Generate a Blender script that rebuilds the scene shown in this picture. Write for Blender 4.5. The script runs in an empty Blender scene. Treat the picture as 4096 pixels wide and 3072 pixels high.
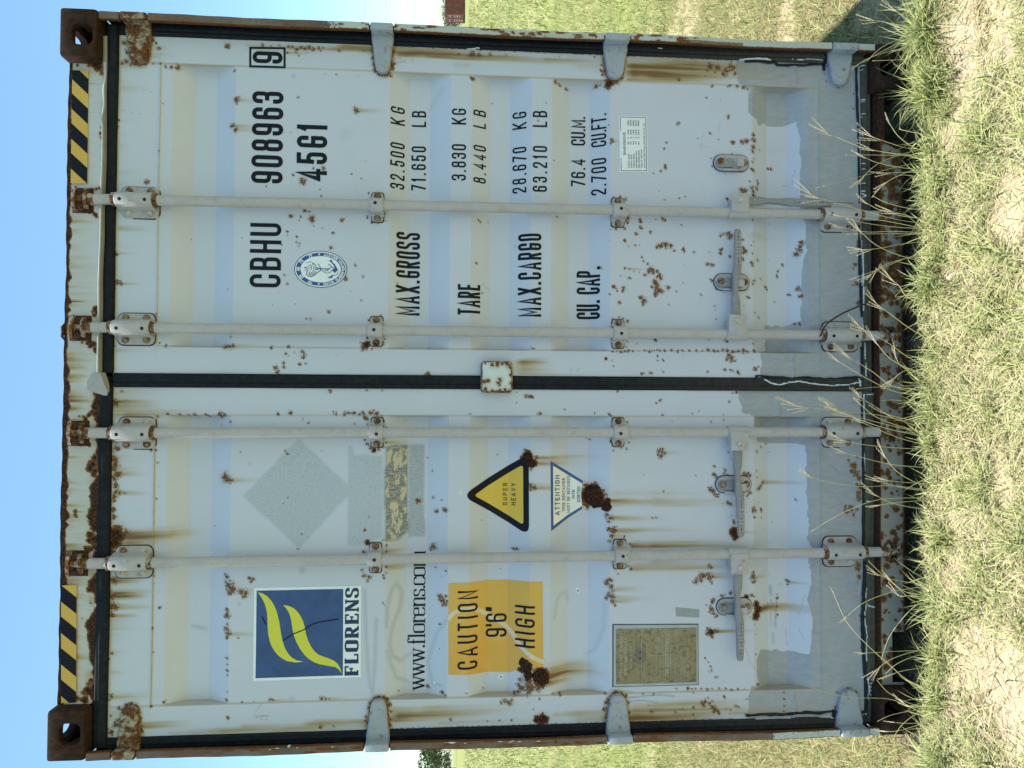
import bpy, bmesh, math, random
import numpy as np
from mathutils import Vector, Matrix

SC = bpy.context.scene
COL = SC.collection
random.seed(7)
RNG = np.random.default_rng(11)

# ------------------------------------------------------------------ camera
# the phone was held turned a quarter: the frame's right edge is the world's down
cam_data = bpy.data.cameras.new('camera')
cam_data.sensor_width = 36.0
cam_data.lens = 2950.0 / 4096.0 * 36.0
cam_data.clip_start = 0.05
cam_data.clip_end = 9000.0
cam = bpy.data.objects.new('camera', cam_data)
COL.objects.link(cam)
c_right = Vector((0.00467222, -0.07717055, -0.99700696))
c_up = Vector((0.99974379, -0.0217214, 0.00636633))
c_fwd = Vector((0.02214768, 0.99678126, -0.07704929))
cam.matrix_world = Matrix(((c_right.x, c_up.x, -c_fwd.x, -0.0575),
                           (c_right.y, c_up.y, -c_fwd.y, -2.4819),
                           (c_right.z, c_up.z, -c_fwd.z, 1.6025),
                           (0, 0, 0, 1)))
SC.camera = cam

# ------------------------------------------------------------------ sky, sun, exposure
SUN = Vector((-0.112, 0.034, 1.0)).normalized()        # towards the sun: nearly overhead, a little left and behind
world = bpy.data.worlds.new('World')
SC.world = world
world.use_nodes = True
wn = world.node_tree.nodes
wl = world.node_tree.links
sky = wn.new('ShaderNodeTexSky')
sky.sky_type = 'NISHITA'
sky.sun_disc = False
sky.sun_elevation = math.asin(SUN.z)
sky.sun_rotation = math.atan2(SUN.x, SUN.y)
sky.air_density = 1.0
sky.dust_density = 0.6
sky.ozone_density = 1.8
tint = wn.new('ShaderNodeMix'); tint.data_type = 'RGBA'; tint.blend_type = 'MULTIPLY'; tint.inputs[0].default_value = 1.0
tint.inputs[7].default_value = (0.85, 1.03, 0.97, 1)            # the phone's slightly cyan rendering of a clear sky
wl.new(sky.outputs[0], tint.inputs[6]); wl.new(tint.outputs[2], wn['Background'].inputs[0])
wn['Background'].inputs[1].default_value = 0.125
sun_data = bpy.data.lights.new('sun', 'SUN')
sun_data.energy = 5.0
sun_data.angle = math.radians(0.53)
sun_data.color = (1.0, 0.955, 0.88)
sun = bpy.data.objects.new('sun', sun_data)
COL.objects.link(sun)
sun.rotation_euler = SUN.to_track_quat('Z', 'Y').to_euler()
sun.location = (0, 0, 12)
SC.view_settings.view_transform = 'Standard'
SC.view_settings.look = 'None'
SC.view_settings.gamma = 1.0
SC.view_settings.use_curve_mapping = False
SC.view_settings.exposure = 1.03
SC.cycles.max_bounces = 8
SC.cycles.diffuse_bounces = 4

# ------------------------------------------------------------------ helpers
def tag(o, label=None, cat=None, group=None, kind=None):
    if label: o['label'] = label
    if cat: o['category'] = cat
    if group: o['group'] = group
    if kind: o['kind'] = kind
    return o

def empty(name, loc=(0, 0, 0), parent=None):
    o = bpy.data.objects.new(name, None)
    o.empty_display_size = 0.1
    COL.objects.link(o)
    o.location = loc
    if parent: o.parent = parent
    return o

def link(name, me, mat=None, parent=None, loc=(0, 0, 0)):
    o = bpy.data.objects.new(name, me)
    COL.objects.link(o)
    if mat and not me.materials: me.materials.append(mat)
    o.parent = parent
    o.location = loc
    return o

def smooth(me, angle=35):
    me.polygons.foreach_set('use_smooth', [True] * len(me.polygons))
    try: me.set_sharp_from_angle(angle=math.radians(angle))
    except Exception: pass
    return me

def vnoise(x, y, seed):
    r = np.random.default_rng(seed).random((64, 64))
    xi = np.floor(x).astype(int); yi = np.floor(y).astype(int); fx = x-xi; fy = y-yi
    fx = fx*fx*(3-2*fx); fy = fy*fy*(3-2*fy)
    g = lambda a, b: r[a % 64, b % 64]
    return (g(xi,yi)*(1-fx)+g(xi+1,yi)*fx)*(1-fy)+(g(xi,yi+1)*(1-fx)+g(xi+1,yi+1)*fx)*fy

class MB:
    """collects shapes for one mesh"""
    def __init__(s): s.v = []; s.f = []
    def add(s, vs, fs):
        b = len(s.v); s.v += [tuple(p) for p in vs]; s.f += [tuple(i + b for i in f) for f in fs]; return s
    def box(s, x0, x1, y0, y1, z0, z1, b=0.0):
        if b <= 0:
            return s.add([(x0,y0,z0),(x1,y0,z0),(x1,y1,z0),(x0,y1,z0),(x0,y0,z1),(x1,y0,z1),(x1,y1,z1),(x0,y1,z1)],
                         [(0,3,2,1),(4,5,6,7),(0,1,5,4),(1,2,6,5),(2,3,7,6),(3,0,4,7)])
        bm = bmesh.new()
        bmesh.ops.create_cube(bm, size=1)
        for v in bm.verts:
            v.co = ((x0+x1)/2 + v.co.x*(x1-x0), (y0+y1)/2 + v.co.y*(y1-y0), (z0+z1)/2 + v.co.z*(z1-z0))
        bmesh.ops.bevel(bm, geom=bm.edges[:], offset=b, segments=2, affect='EDGES', profile=0.5)
        bm.verts.index_update()
        s.add([v.co[:] for v in bm.verts], [[v.index for v in f.verts] for f in bm.faces]); bm.free(); return s
    def plate(s, out, yb, yf, b=0.003):
        """outline in x,z (counter-clockwise seen from the front) thick from yb (back) to yf (front), eased front edge"""
        n = len(out)
        a = sum(out[i][0]*out[(i+1)%n][1]-out[(i+1)%n][0]*out[i][1] for i in range(n))
        if a < 0: out = out[::-1]
        cx = sum(p[0] for p in out)/n; cz = sum(p[1] for p in out)/n
        ins = inset(out, b)
        vs = [(x,yb,z) for x,z in out] + [(x,yf+b,z) for x,z in out] + [(x,yf,z) for x,z in ins]
        fs = []
        for k in (0,1):
            for i in range(n):
                j=(i+1)%n; fs.append((k*n+i,k*n+j,(k+1)*n+j,(k+1)*n+i))
        fs.append(tuple(2*n+i for i in range(n)))
        fs.append(tuple(reversed(range(n))))
        return s.add(vs, fs)
    def tube(s, pts, r, seg=12, caps=True):
        rings = []
        pts = [Vector(p) for p in pts]; n = len(pts)
        rs = r if isinstance(r,(list,tuple)) else [r]*n
        t0 = (pts[1]-pts[0]).normalized()
        ref = Vector((0,0,1)) if abs(t0.z) < .9 else Vector((1,0,0))
        u = t0.cross(ref).normalized()
        vs = []
        for i,p in enumerate(pts):
            t = ((pts[min(i+1,n-1)]-p).normalized() + (p-pts[max(i-1,0)]).normalized())
            t = t.normalized() if t.length > 1e-6 else t0
            u = (u - t*u.dot(t)).normalized(); w = t.cross(u)
            for k in range(seg):
                a = 2*math.pi*k/seg
                vs.append(p + (u*math.cos(a)+w*math.sin(a))*rs[i])
        fs = []
        for i in range(n-1):
            for k in range(seg):
                j=(k+1)%seg; fs.append((i*seg+k,i*seg+j,(i+1)*seg+j,(i+1)*seg+k))
        if caps:
            fs.append(tuple(reversed(range(seg)))); fs.append(tuple((n-1)*seg+k for k in range(seg)))
        return s.add(vs, fs)
    def loft(s, secs):
        """rings of equal length joined one after another, capped"""
        m = len(secs[0]); vs = [p for c in secs for p in c]; fs = []
        for i in range(len(secs)-1):
            for k in range(m):
                j=(k+1)%m; fs.append((i*m+k,i*m+j,(i+1)*m+j,(i+1)*m+k))
        fs.append(tuple(reversed(range(m)))); fs.append(tuple((len(secs)-1)*m+k for k in range(m)))
        return s.add(vs, fs)
    def mesh(s, name):
        me = bpy.data.meshes.new(name); me.from_pydata(s.v, [], s.f)
        bm = bmesh.new(); bm.from_mesh(me); bmesh.ops.recalc_face_normals(bm, faces=bm.faces[:]); bm.to_mesh(me); bm.free()
        return me
    def build(s, name, mat, parent=None, loc=(0,0,0), sm=35):
        me = s.mesh(name)
        if sm: smooth(me, sm)
        return link(name, me, mat, parent, loc)

def inset(out, b):
    n = len(out); res = []
    for i in range(n):
        p0, p1, p2 = (Vector(out[(i-1)%n]), Vector(out[i]), Vector(out[(i+1)%n]))
        a = (p1-p0).normalized(); c = (p2-p1).normalized()
        na = Vector((-a.y,a.x)); nc = Vector((-c.y,c.x))
        m = na+nc
        m = m/max(m.dot(na),.4) if m.length > 1e-6 else na
        q = p1 + m*b; res.append((q.x,q.y))
    return res

def rrect(x0, x1, z0, z1, r, seg=4):
    o = []
    for cx,cz,a0 in ((x1-r,z0+r,-90),(x1-r,z1-r,0),(x0+r,z1-r,90),(x0+r,z0+r,180)):
        for k in range(seg+1):
            a = math.radians(a0+90*k/seg); o.append((cx+r*math.cos(a), cz+r*math.sin(a)))
    return o

def copy_part(o, parent, loc, name=None, rot=None, mat=None):
    c = o.copy()
    COL.objects.link(c); c.parent = parent; c.location = loc
    if rot: c.rotation_euler = rot
    return c

# ------------------------------------------------------------------ node materials
class NT:
    def __init__(s, name):
        s.m = bpy.data.materials.new(name); s.m.use_nodes = True
        s.t = s.m.node_tree; s.t.nodes.clear()
        s.out = s.t.nodes.new('ShaderNodeOutputMaterial')
        s.tc = s.t.nodes.new('ShaderNodeTexCoord').outputs['Object']
    def n(s, typ): return s.t.nodes.new(typ)
    def put(s, sock, v):
        if v is None: return
        if hasattr(v, 'is_output'): s.t.links.new(v, sock)
        elif isinstance(v, (tuple, list)) and len(v) == 3 and sock.type == 'RGBA': sock.default_value = (*v, 1)
        else: sock.default_value = v
    def math(s, op, a, b=None, clamp=False):
        n = s.n('ShaderNodeMath'); n.operation = op; n.use_clamp = clamp
        s.put(n.inputs[0], a)
        if b is not None: s.put(n.inputs[1], b)
        return n.outputs[0]
    def add(s,a,b,clamp=False): return s.math('ADD',a,b,clamp)
    def sub(s,a,b): return s.math('SUBTRACT',a,b)
    def mul(s,a,b,clamp=False): return s.math('MULTIPLY',a,b,clamp)
    def step(s, v, a, b, c=0.0, d=1.0):
        n = s.n('ShaderNodeMapRange'); n.interpolation_type = 'SMOOTHSTEP'
        s.put(n.inputs[0], v)
        for i,q in zip((1,2,3,4),(a,b,c,d)): s.put(n.inputs[i], q)
        return n.outputs[0]
    def noise(s, scale, detail=2, rough=.5, vec=None, dist=0.0):
        n = s.n('ShaderNodeTexNoise'); n.inputs['Scale'].default_value = scale
        n.inputs['Detail'].default_value = detail; n.inputs['Roughness'].default_value = rough
        n.inputs['Distortion'].default_value = dist
        s.t.links.new(vec or s.tc, n.inputs['Vector']); return n.outputs[0]
    def map(s, scale=(1,1,1), loc=(0,0,0), vec=None):
        n = s.n('ShaderNodeMapping'); s.t.links.new(vec or s.tc, n.inputs['Vector'])
        n.inputs['Scale'].default_value = scale; n.inputs['Location'].default_value = loc
        return n.outputs[0]
    def rnd(s):
        """object coordinates shifted per object, so copies differ"""
        n = s.n('ShaderNodeObjectInfo'); k = s.n('ShaderNodeVectorMath'); k.operation = 'ADD'
        m = s.mul(n.outputs['Random'], 37.0)
        s.t.links.new(s.tc, k.inputs[0]); s.t.links.new(m, k.inputs[1]); s.tc = k.outputs[0]
        return n.outputs['Random']
    def attr(s, name):
        n = s.n('ShaderNodeAttribute'); n.attribute_name = name; return n.outputs['Fac']
    def mix(s, f, a, b, typ='MIX'):
        n = s.n('ShaderNodeMix'); n.data_type = 'RGBA'; n.blend_type = typ; n.clamp_factor = True
        s.put(n.inputs[0], f); s.put(n.inputs[6], a); s.put(n.inputs[7], b); return n.outputs[2]
    def fin(s, col, rough=.5, bump=None, bstr=.3, bdist=.002, spec=.4, metal=0.0):
        p = s.n('ShaderNodeBsdfPrincipled')
        s.put(p.inputs['Base Color'], col); s.put(p.inputs['Roughness'], rough); s.put(p.inputs['Metallic'], metal)
        p.inputs['Specular IOR Level'].default_value = spec
        if bump is not None:
            b = s.n('ShaderNodeBump'); b.inputs['Strength'].default_value = bstr; b.inputs['Distance'].default_value = bdist
            s.t.links.new(bump, b.inputs['Height']); s.t.links.new(b.outputs[0], p.inputs['Normal'])
        s.t.links.new(p.outputs[0], s.out.inputs[0]); return s.m

RUST_DEEP = (0.022, 0.009, 0.005)
RUST_MID = (0.095, 0.035, 0.012)
RUST_ORANGE = (0.245, 0.092, 0.020)
STAIN = (0.40, 0.29, 0.12)
STAIN_DEEP = (0.17, 0.075, 0.02)

def weathered(name, paint, patch, rough=.42, base_rust=0.0):
    """painted steel with rust, run-off stains and a second coat brushed on; the marks come from the mesh's own fields"""
    t = NT(name)
    n1 = t.noise(430, 3, .65); n2 = t.noise(150, 4, .65); n3 = t.noise(9, 4, .6); n4 = t.noise(2.2, 2)
    sv = t.noise(1.0, 4, .6, t.map((120, 30, 2.6)))
    sv2 = t.noise(1.0, 3, .6, t.map((45, 30, 2.0)))
    rust = t.add(t.attr('rust'), base_rust)
    stain = t.attr('stain')
    live = t.math('MULTIPLY', rust, 4.0, True)
    nz = t.add(t.mul(t.sub(n1, .5), 1.5), t.mul(t.sub(n2, .5), 2.1))
    rv = t.add(rust, t.mul(nz, live))
    rm = t.step(rv, .47, .58)
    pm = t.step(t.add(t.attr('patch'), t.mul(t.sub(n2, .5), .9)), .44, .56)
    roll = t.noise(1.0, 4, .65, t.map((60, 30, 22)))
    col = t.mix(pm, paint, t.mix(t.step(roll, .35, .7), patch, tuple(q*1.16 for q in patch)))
    col = t.mix(t.step(n3, .35, .75, 0, .16), col, (0.50, 0.52, 0.46))
    col = t.mix(t.step(n4, .3, .8, 0, .10), col, (0.52, 0.50, 0.40))
    # faded vinyl: ghost of an old sticker, scraped residue, marker smears, chips
    gh = t.mul(t.attr('ghost'), t.step(t.add(t.mul(n2,.6), t.mul(n1,.4)), .38, .62, .45, 1.0))
    col = t.mix(gh, col, (0.40, 0.435, 0.475))
    col = t.mix(t.mul(t.attr('ghost'), t.step(n2, .66, .70)), col, (0.16, 0.17, 0.18))
    sc = t.attr('scrape'); flake = t.noise(1.0, 4, .65, t.map((28, 30, 60)))
    col = t.mix(t.mul(sc, t.step(t.noise(1.0, 3, .7, t.map((260, 30, 60))), .3, .6, .45, 1)), col, (0.17, 0.18, 0.165))
    col = t.mix(t.mul(t.step(sc, .6, .9), t.step(flake, .53, .56)), col, (0.56, 0.50, 0.38))
    col = t.mix(t.mul(t.attr('smudge'), t.step(n2, .25, .7, .55, 1.0)), col, (0.23, 0.25, 0.27))
    # run-off
    st = t.mul(stain, t.add(t.step(sv, .2, .8, .8, 1.1), t.mul(t.sub(sv2, .5), .4)))
    col = t.mix(t.mul(t.step(st, .03, .75), .85), col, STAIN)
    col = t.mix(t.mul(t.step(st, .55, 1.25), .9), col, STAIN_DEEP)
    halo = t.step(rv, .12, .5)
    col = t.mix(t.mul(halo, .38), col, STAIN_DEEP)
    rc = t.mix(t.step(t.add(t.mul(n1,.5),t.mul(n2,.5)), .42, .62), RUST_MID, RUST_ORANGE)
    rc = t.mix(t.step(rust, 1.05, 1.5), rc, t.mix(t.step(t.noise(150, 3, .7), .45, .6), RUST_DEEP, RUST_MID))
    col = t.mix(rm, col, rc)
    chip = t.step(t.add(t.attr('chip'), t.mul(t.sub(n2,.5),.9)), .5, .6)
    col = t.mix(chip, col, (0.72, 0.73, 0.72))
    col = t.mix(t.step(t.attr('speck'), .4, .7), col, (0.03, 0.03, 0.035))
    r = t.step(rm, 0, 1, rough, .92)
    bump = t.add(t.mul(rm, t.add(n1, .6)), t.mul(t.add(n3, t.mul(n2,.25)), .5))
    bump = t.add(bump, t.mul(t.mul(t.step(rust,1.05,1.5), t.noise(150,3,.7)), 3.0))
    return t.fin(col, r, bump, .5, .0022, .35)

def coated(name, col, rust=.5, speck=None, rough=.5, n_scale=1.0, dirt=(0.30,0.22,0.12)):
    """small steel parts: paint or zinc with rust at random"""
    t = NT(name); t.rnd()
    n1 = t.noise(260*n_scale, 3, .65); n2 = t.noise(45*n_scale, 4, .65); n3 = t.noise(14*n_scale, 3)
    c = t.mix(t.step(n3,.3,.75,0,.35), col, tuple(q*.78 for q in col))
    c = t.mix(t.step(n1,.52,.72,0,.4), c, speck or tuple(min(1,q*1.35) for q in col))
    c = t.mix(t.step(n2,.45,.8,0,.5), c, dirt)
    v = t.add(t.mul(n2,.75), t.mul(n1,.25))
    e = .75 - .5*rust
    rm = t.step(v, e, e+.05)
    rc = t.mix(t.step(n1,.4,.62), RUST_DEEP, RUST_ORANGE if rust < .6 else RUST_MID)
    c = t.mix(t.step(v, e-.07, e+.02, 0, .6), c, STAIN_DEEP)
    c = t.mix(rm, c, rc)
    return t.fin(c, t.step(rm,0,1,rough,.9), t.add(t.mul(n1,.5), t.mul(rm,.5)), .45, .0015, .4)

def plain(name, col, rough=.5, var=.12, scale=60, spec=.4, alt=None):
    t = NT(name)
    n1 = t.noise(scale, 4, .6)
    return t.fin(t.mix(t.step(n1,.3,.75), col, alt or tuple(q*(1-var) for q in col)), rough, n1, .08, .001, spec)

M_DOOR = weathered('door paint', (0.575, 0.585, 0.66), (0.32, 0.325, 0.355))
M_POST = weathered('post paint', (0.50, 0.53, 0.52), (0.115, 0.068, 0.052), .6)
M_HEADER = weathered('header paint', (0.54, 0.53, 0.54), (0.335, 0.36, 0.375))
M_SILL = weathered('sill paint', (0.19, 0.215, 0.235), (0.2, 0.21, 0.22), .7)  # pale paint darkened to stand in for shade at the foot
M_CAST = plain('casting rust', (0.030,0.017,0.013), .9, .3, 55, .1, (0.058,0.030,0.019))
M_HINGE = coated('hinge grey paint', (0.36, 0.385, 0.43), .24)
M_HINGE_RUST = coated('hinge rusted paint', (0.40, 0.36, 0.26), .56)
M_ROD = coated('rod zinc', (0.47, 0.42, 0.405), .06, (0.66,0.64,0.61), .5, .8, (0.36,0.28,0.20))
M_BRKT = coated('bracket zinc', (0.46, 0.42, 0.415), .16, (0.62,0.60,0.57), .5)
M_CAM = coated('cam rusted zinc', (0.42, 0.37, 0.32), .58, (0.60,0.56,0.5), .6)
M_KEEP = coated('keeper rust', (0.12, 0.06, 0.03), .9, None, .85)
M_BOLT = coated('bolt rust', (0.30, 0.22, 0.16), .5, None, .7)
M_BOLT_ZINC = coated('bolt zinc', (0.52, 0.48, 0.42), .25, None, .6)
M_HANDLE = coated('handle zinc', (0.25, 0.25, 0.255), .12, (0.62,0.60,0.57), .45)
M_HOLE = plain('plug black', (0.012,0.012,0.014), .7)
M_INK = plain('black lettering', (0.011,0.012,0.017), .5, .3, 20, .15)
M_SEAL = plain('sealant black', (0.010,0.013,0.020), .4, .4, 80, .3)
M_EDGE = plain('packing joint', (0.055,0.045,0.038), .8, .4, 40)
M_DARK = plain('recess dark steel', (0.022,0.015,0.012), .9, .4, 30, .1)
M_WALL = plain('wall grey paint', (0.42,0.45,0.46), .5, .3, 8)

def gasket_mat():
    t = NT('gasket rubber')
    sv = t.noise(1.0, 4, .6, t.map((60, 30, 60)))
    n2 = t.noise(120, 4, .6)
    c = t.mix(t.step(sv,.35,.8), (0.009,0.011,0.016), (0.020,0.022,0.025))
    c = t.mix(t.mul(t.attr('dust'), t.step(sv,.2,.8,.6,1)), c, (0.105,0.092,0.07))
    c = t.mix(t.step(t.add(t.attr('chip'), t.mul(t.sub(n2,.5),.9)), .5, .58), c, (0.62,0.64,0.65))
    return t.fin(c, .6, sv, .25, .002, .14)
M_GASKET = gasket_mat()
def lip_mat():
    t = NT('gasket lip')
    n = t.noise(30, 4)
    return t.fin(t.mix(n, (0.26,0.255,0.245), (0.40,0.39,0.37)), .45, n, .1, .001, .5)  # rubber paled, sunlight put into its colour
M_LIP = lip_mat()

# ------------------------------------------------------------------ fields of wear on a fine grid
class Fields:
    def __init__(s, xs, zs):
        s.xs = xs; s.zs = zs
        s.X, s.Z = np.meshgrid(xs, zs)
        s.d = {}
        s.v = .5*vnoise(s.X*170+3, s.Z*4+8, 53)+.5*vnoise(s.X*55+1, s.Z*2.2+5, 54)
        s.w = .55*vnoise(s.X*75+3, s.Z*75+8, 51)+.45*vnoise(s.X*190+1, s.Z*190+5, 52)
    def f(s, n):
        if n not in s.d: s.d[n] = np.zeros_like(s.X)
        return s.d[n]
    def win(s, x0, x1, z0, z1):
        i0, i1 = np.searchsorted(s.xs, [x0, x1]); j0, j1 = np.searchsorted(s.zs, [z0, z1])
        return slice(j0, j1), slice(i0, i1)
    def blob(s, n, x, z, r, amp=1.0, soft=1.25, sx=1.0, sz=1.0):
        w = s.win(x-r*1.9*sx, x+r*1.9*sx, z-r*1.9*sz, z+r*1.9*sz)
        d = np.hypot((s.X[w]-x)/sx, (s.Z[w]-z)/sz)/r/(.45+1.1*s.w[w])
        a = s.f(n); a[w] = np.maximum(a[w], amp*np.clip(soft-d, 0, 1))
    def halo(s, n, x, z, r, amp):
        w = s.win(x-2.5*r, x+2.5*r, z-2.5*r, z+2.5*r)
        a = s.f(n); a[w] = np.maximum(a[w], amp*np.exp(-(((s.X[w]-x)**2+(s.Z[w]-z)**2)/(r*r))))
    def streak(s, x, z, hw, ln, amp, n='stain'):
        w = s.win(x-3*hw, x+3*hw, z-ln, z+hw)
        t = np.clip((z-s.Z[w])/ln, 0, 1); top = np.clip((z+hw-s.Z[w])/(2*hw+1e-6), 0, 1)
        wob = x + hw*.10*np.sin(s.Z[w]*23+x*50)
        g = amp*np.exp(-((s.X[w]-wob)/(hw*(.75+.35*t)))**2)*(1-t)**.8*top*(.35+1.3*s.v[w])
        a = s.f(n); a[w] = np.maximum(a[w], g) + .35*np.minimum(a[w], g)
    def line(s, n, pts, w, amp=1.0, soft=1.25):
        for (x0,z0),(x1,z1) in zip(pts[:-1], pts[1:]):
            b = 1.4*w
            k = s.win(min(x0,x1)-b, max(x0,x1)+b, min(z0,z1)-b, max(z0,z1)+b)
            dx, dz = x1-x0, z1-z0; L = dx*dx+dz*dz+1e-12
            t = np.clip(((s.X[k]-x0)*dx+(s.Z[k]-z0)*dz)/L, 0, 1)
            d = np.hypot(s.X[k]-x0-t*dx, s.Z[k]-z0-t*dz)/w
            a = s.f(n); a[k] = np.maximum(a[k], amp*np.clip(soft-d, 0, 1))
    def poly(s, n, pts, amp=1.0):
        px = [p[0] for p in pts]; pz = [p[1] for p in pts]
        k = s.win(min(px), max(px), min(pz), max(pz))
        X, Z = s.X[k], s.Z[k]; ins = np.zeros(X.shape, bool)
        for i in range(len(pts)):
            x0,z0 = pts[i-1]; x1,z1 = pts[i]
            if z0 == z1: continue
            c = ((z0 > Z) != (z1 > Z)) & (X < (x1-x0)*(Z-z0)/(z1-z0)+x0)
            ins ^= c
        a = s.f(n); a[k] = np.maximum(a[k], amp*ins)
    def blur(s, n, it=1):
        a = s.f(n)
        for _ in range(it):
            p = np.pad(a, 1, mode='edge')
            a = (p[1:-1,1:-1]*4 + (p[:-2,1:-1]+p[2:,1:-1]+p[1:-1,:-2]+p[1:-1,2:])*2 + p[:-2,:-2]+p[2:,:-2]+p[:-2,2:]+p[2:,2:])/16
        s.d[n] = a

def grid_mesh(name, F, Y, back=None):
    nz, nx = F.X.shape
    co = np.stack([F.X, Y, F.Z], -1).reshape(-1, 3)
    idx = np.arange(nz*nx).reshape(nz, nx)
    q = np.stack([idx[:-1,:-1], idx[:-1,1:], idx[1:,1:], idx[1:,:-1]], -1).reshape(-1, 4)
    if back is not None:                                   # side faces going back
        ring = np.concatenate([idx[0,:], idx[1:,-1], idx[-1,-2::-1], idx[-2:0:-1,0]])
        rb = co[ring].copy(); rb[:,1] = back
        b0 = len(co); co = np.concatenate([co, rb]); m = len(ring); bi = b0+np.arange(m)
        q = np.concatenate([q, np.stack([ring, bi, np.roll(bi,-1), np.roll(ring,-1)], -1)])
    me = bpy.data.meshes.new(name)
    me.vertices.add(len(co)); me.vertices.foreach_set('co', co.astype(np.float32).ravel())
    me.loops.add(q.size); me.loops.foreach_set('vertex_index', q.astype(np.int32).ravel())
    me.polygons.add(len(q)); me.polygons.foreach_set('loop_start', np.arange(0, q.size, 4, dtype=np.int32))
    me.polygons.foreach_set('loop_total', np.full(len(q), 4, dtype=np.int32))
    me.update(calc_edges=True)
    for n, a in F.d.items():
        v = np.zeros(len(co), np.float32); v[:nz*nx] = a.ravel()
        if back is not None: v[nz*nx:] = v[ring]
        at = me.attributes.new(n, 'FLOAT', 'POINT'); at.data.foreach_set('value', v)
    return me

def axis(a, b, step, extra=()):
    v = list(np.linspace(a, b, max(2, int(round((b-a)/step))+1)))
    for e in extra:
        v = [q for q in v if abs(q-e) > step*.3 or q in (a, b)] + [e]
    return np.array(sorted(set(v)))

# ------------------------------------------------------------------ the container
box = empty('shipping_container')
tag(box, 'big pale grey shipping container with closed rust-stained double doors', 'container')
DY = 0.065                                                  # door face behind the corner castings' face
TROUGHS = [(2.559,2.496,2.424,2.352), (1.834,1.766,1.695,1.623), (1.551,1.484,1.414,1.340),
           (1.270,1.203,1.131,1.061), (0.545,0.477,0.406,0.336)]
TDEP = 0.036
PANELS = {'right': (0.119, 1.074), 'left': (-1.073, -0.111)}
PZ0, PZ1 = 0.302, 2.598
BREAKS = sorted(z for t in TROUGHS for z in t)

def trough(z):
    z = np.asarray(z, float); d = np.zeros_like(z)
    for a,b,c,e in TROUGHS:
        d = np.maximum(d, TDEP*np.clip(np.minimum((a-z)/(a-b), (z-e)/(c-e)), 0, 1))
    return d

def surf(x, z, panel=True):
    """depth of the leaf's face, with the dents and waves of an old door"""
    y = DY + .0016*np.sin(x*7.1+z*1.3)*np.sin(z*3.7+1.0) + .0008*np.sin(x*17+z*9)*np.sin(z*13)
    return y + trough(z) + .0022 if panel else y

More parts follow.
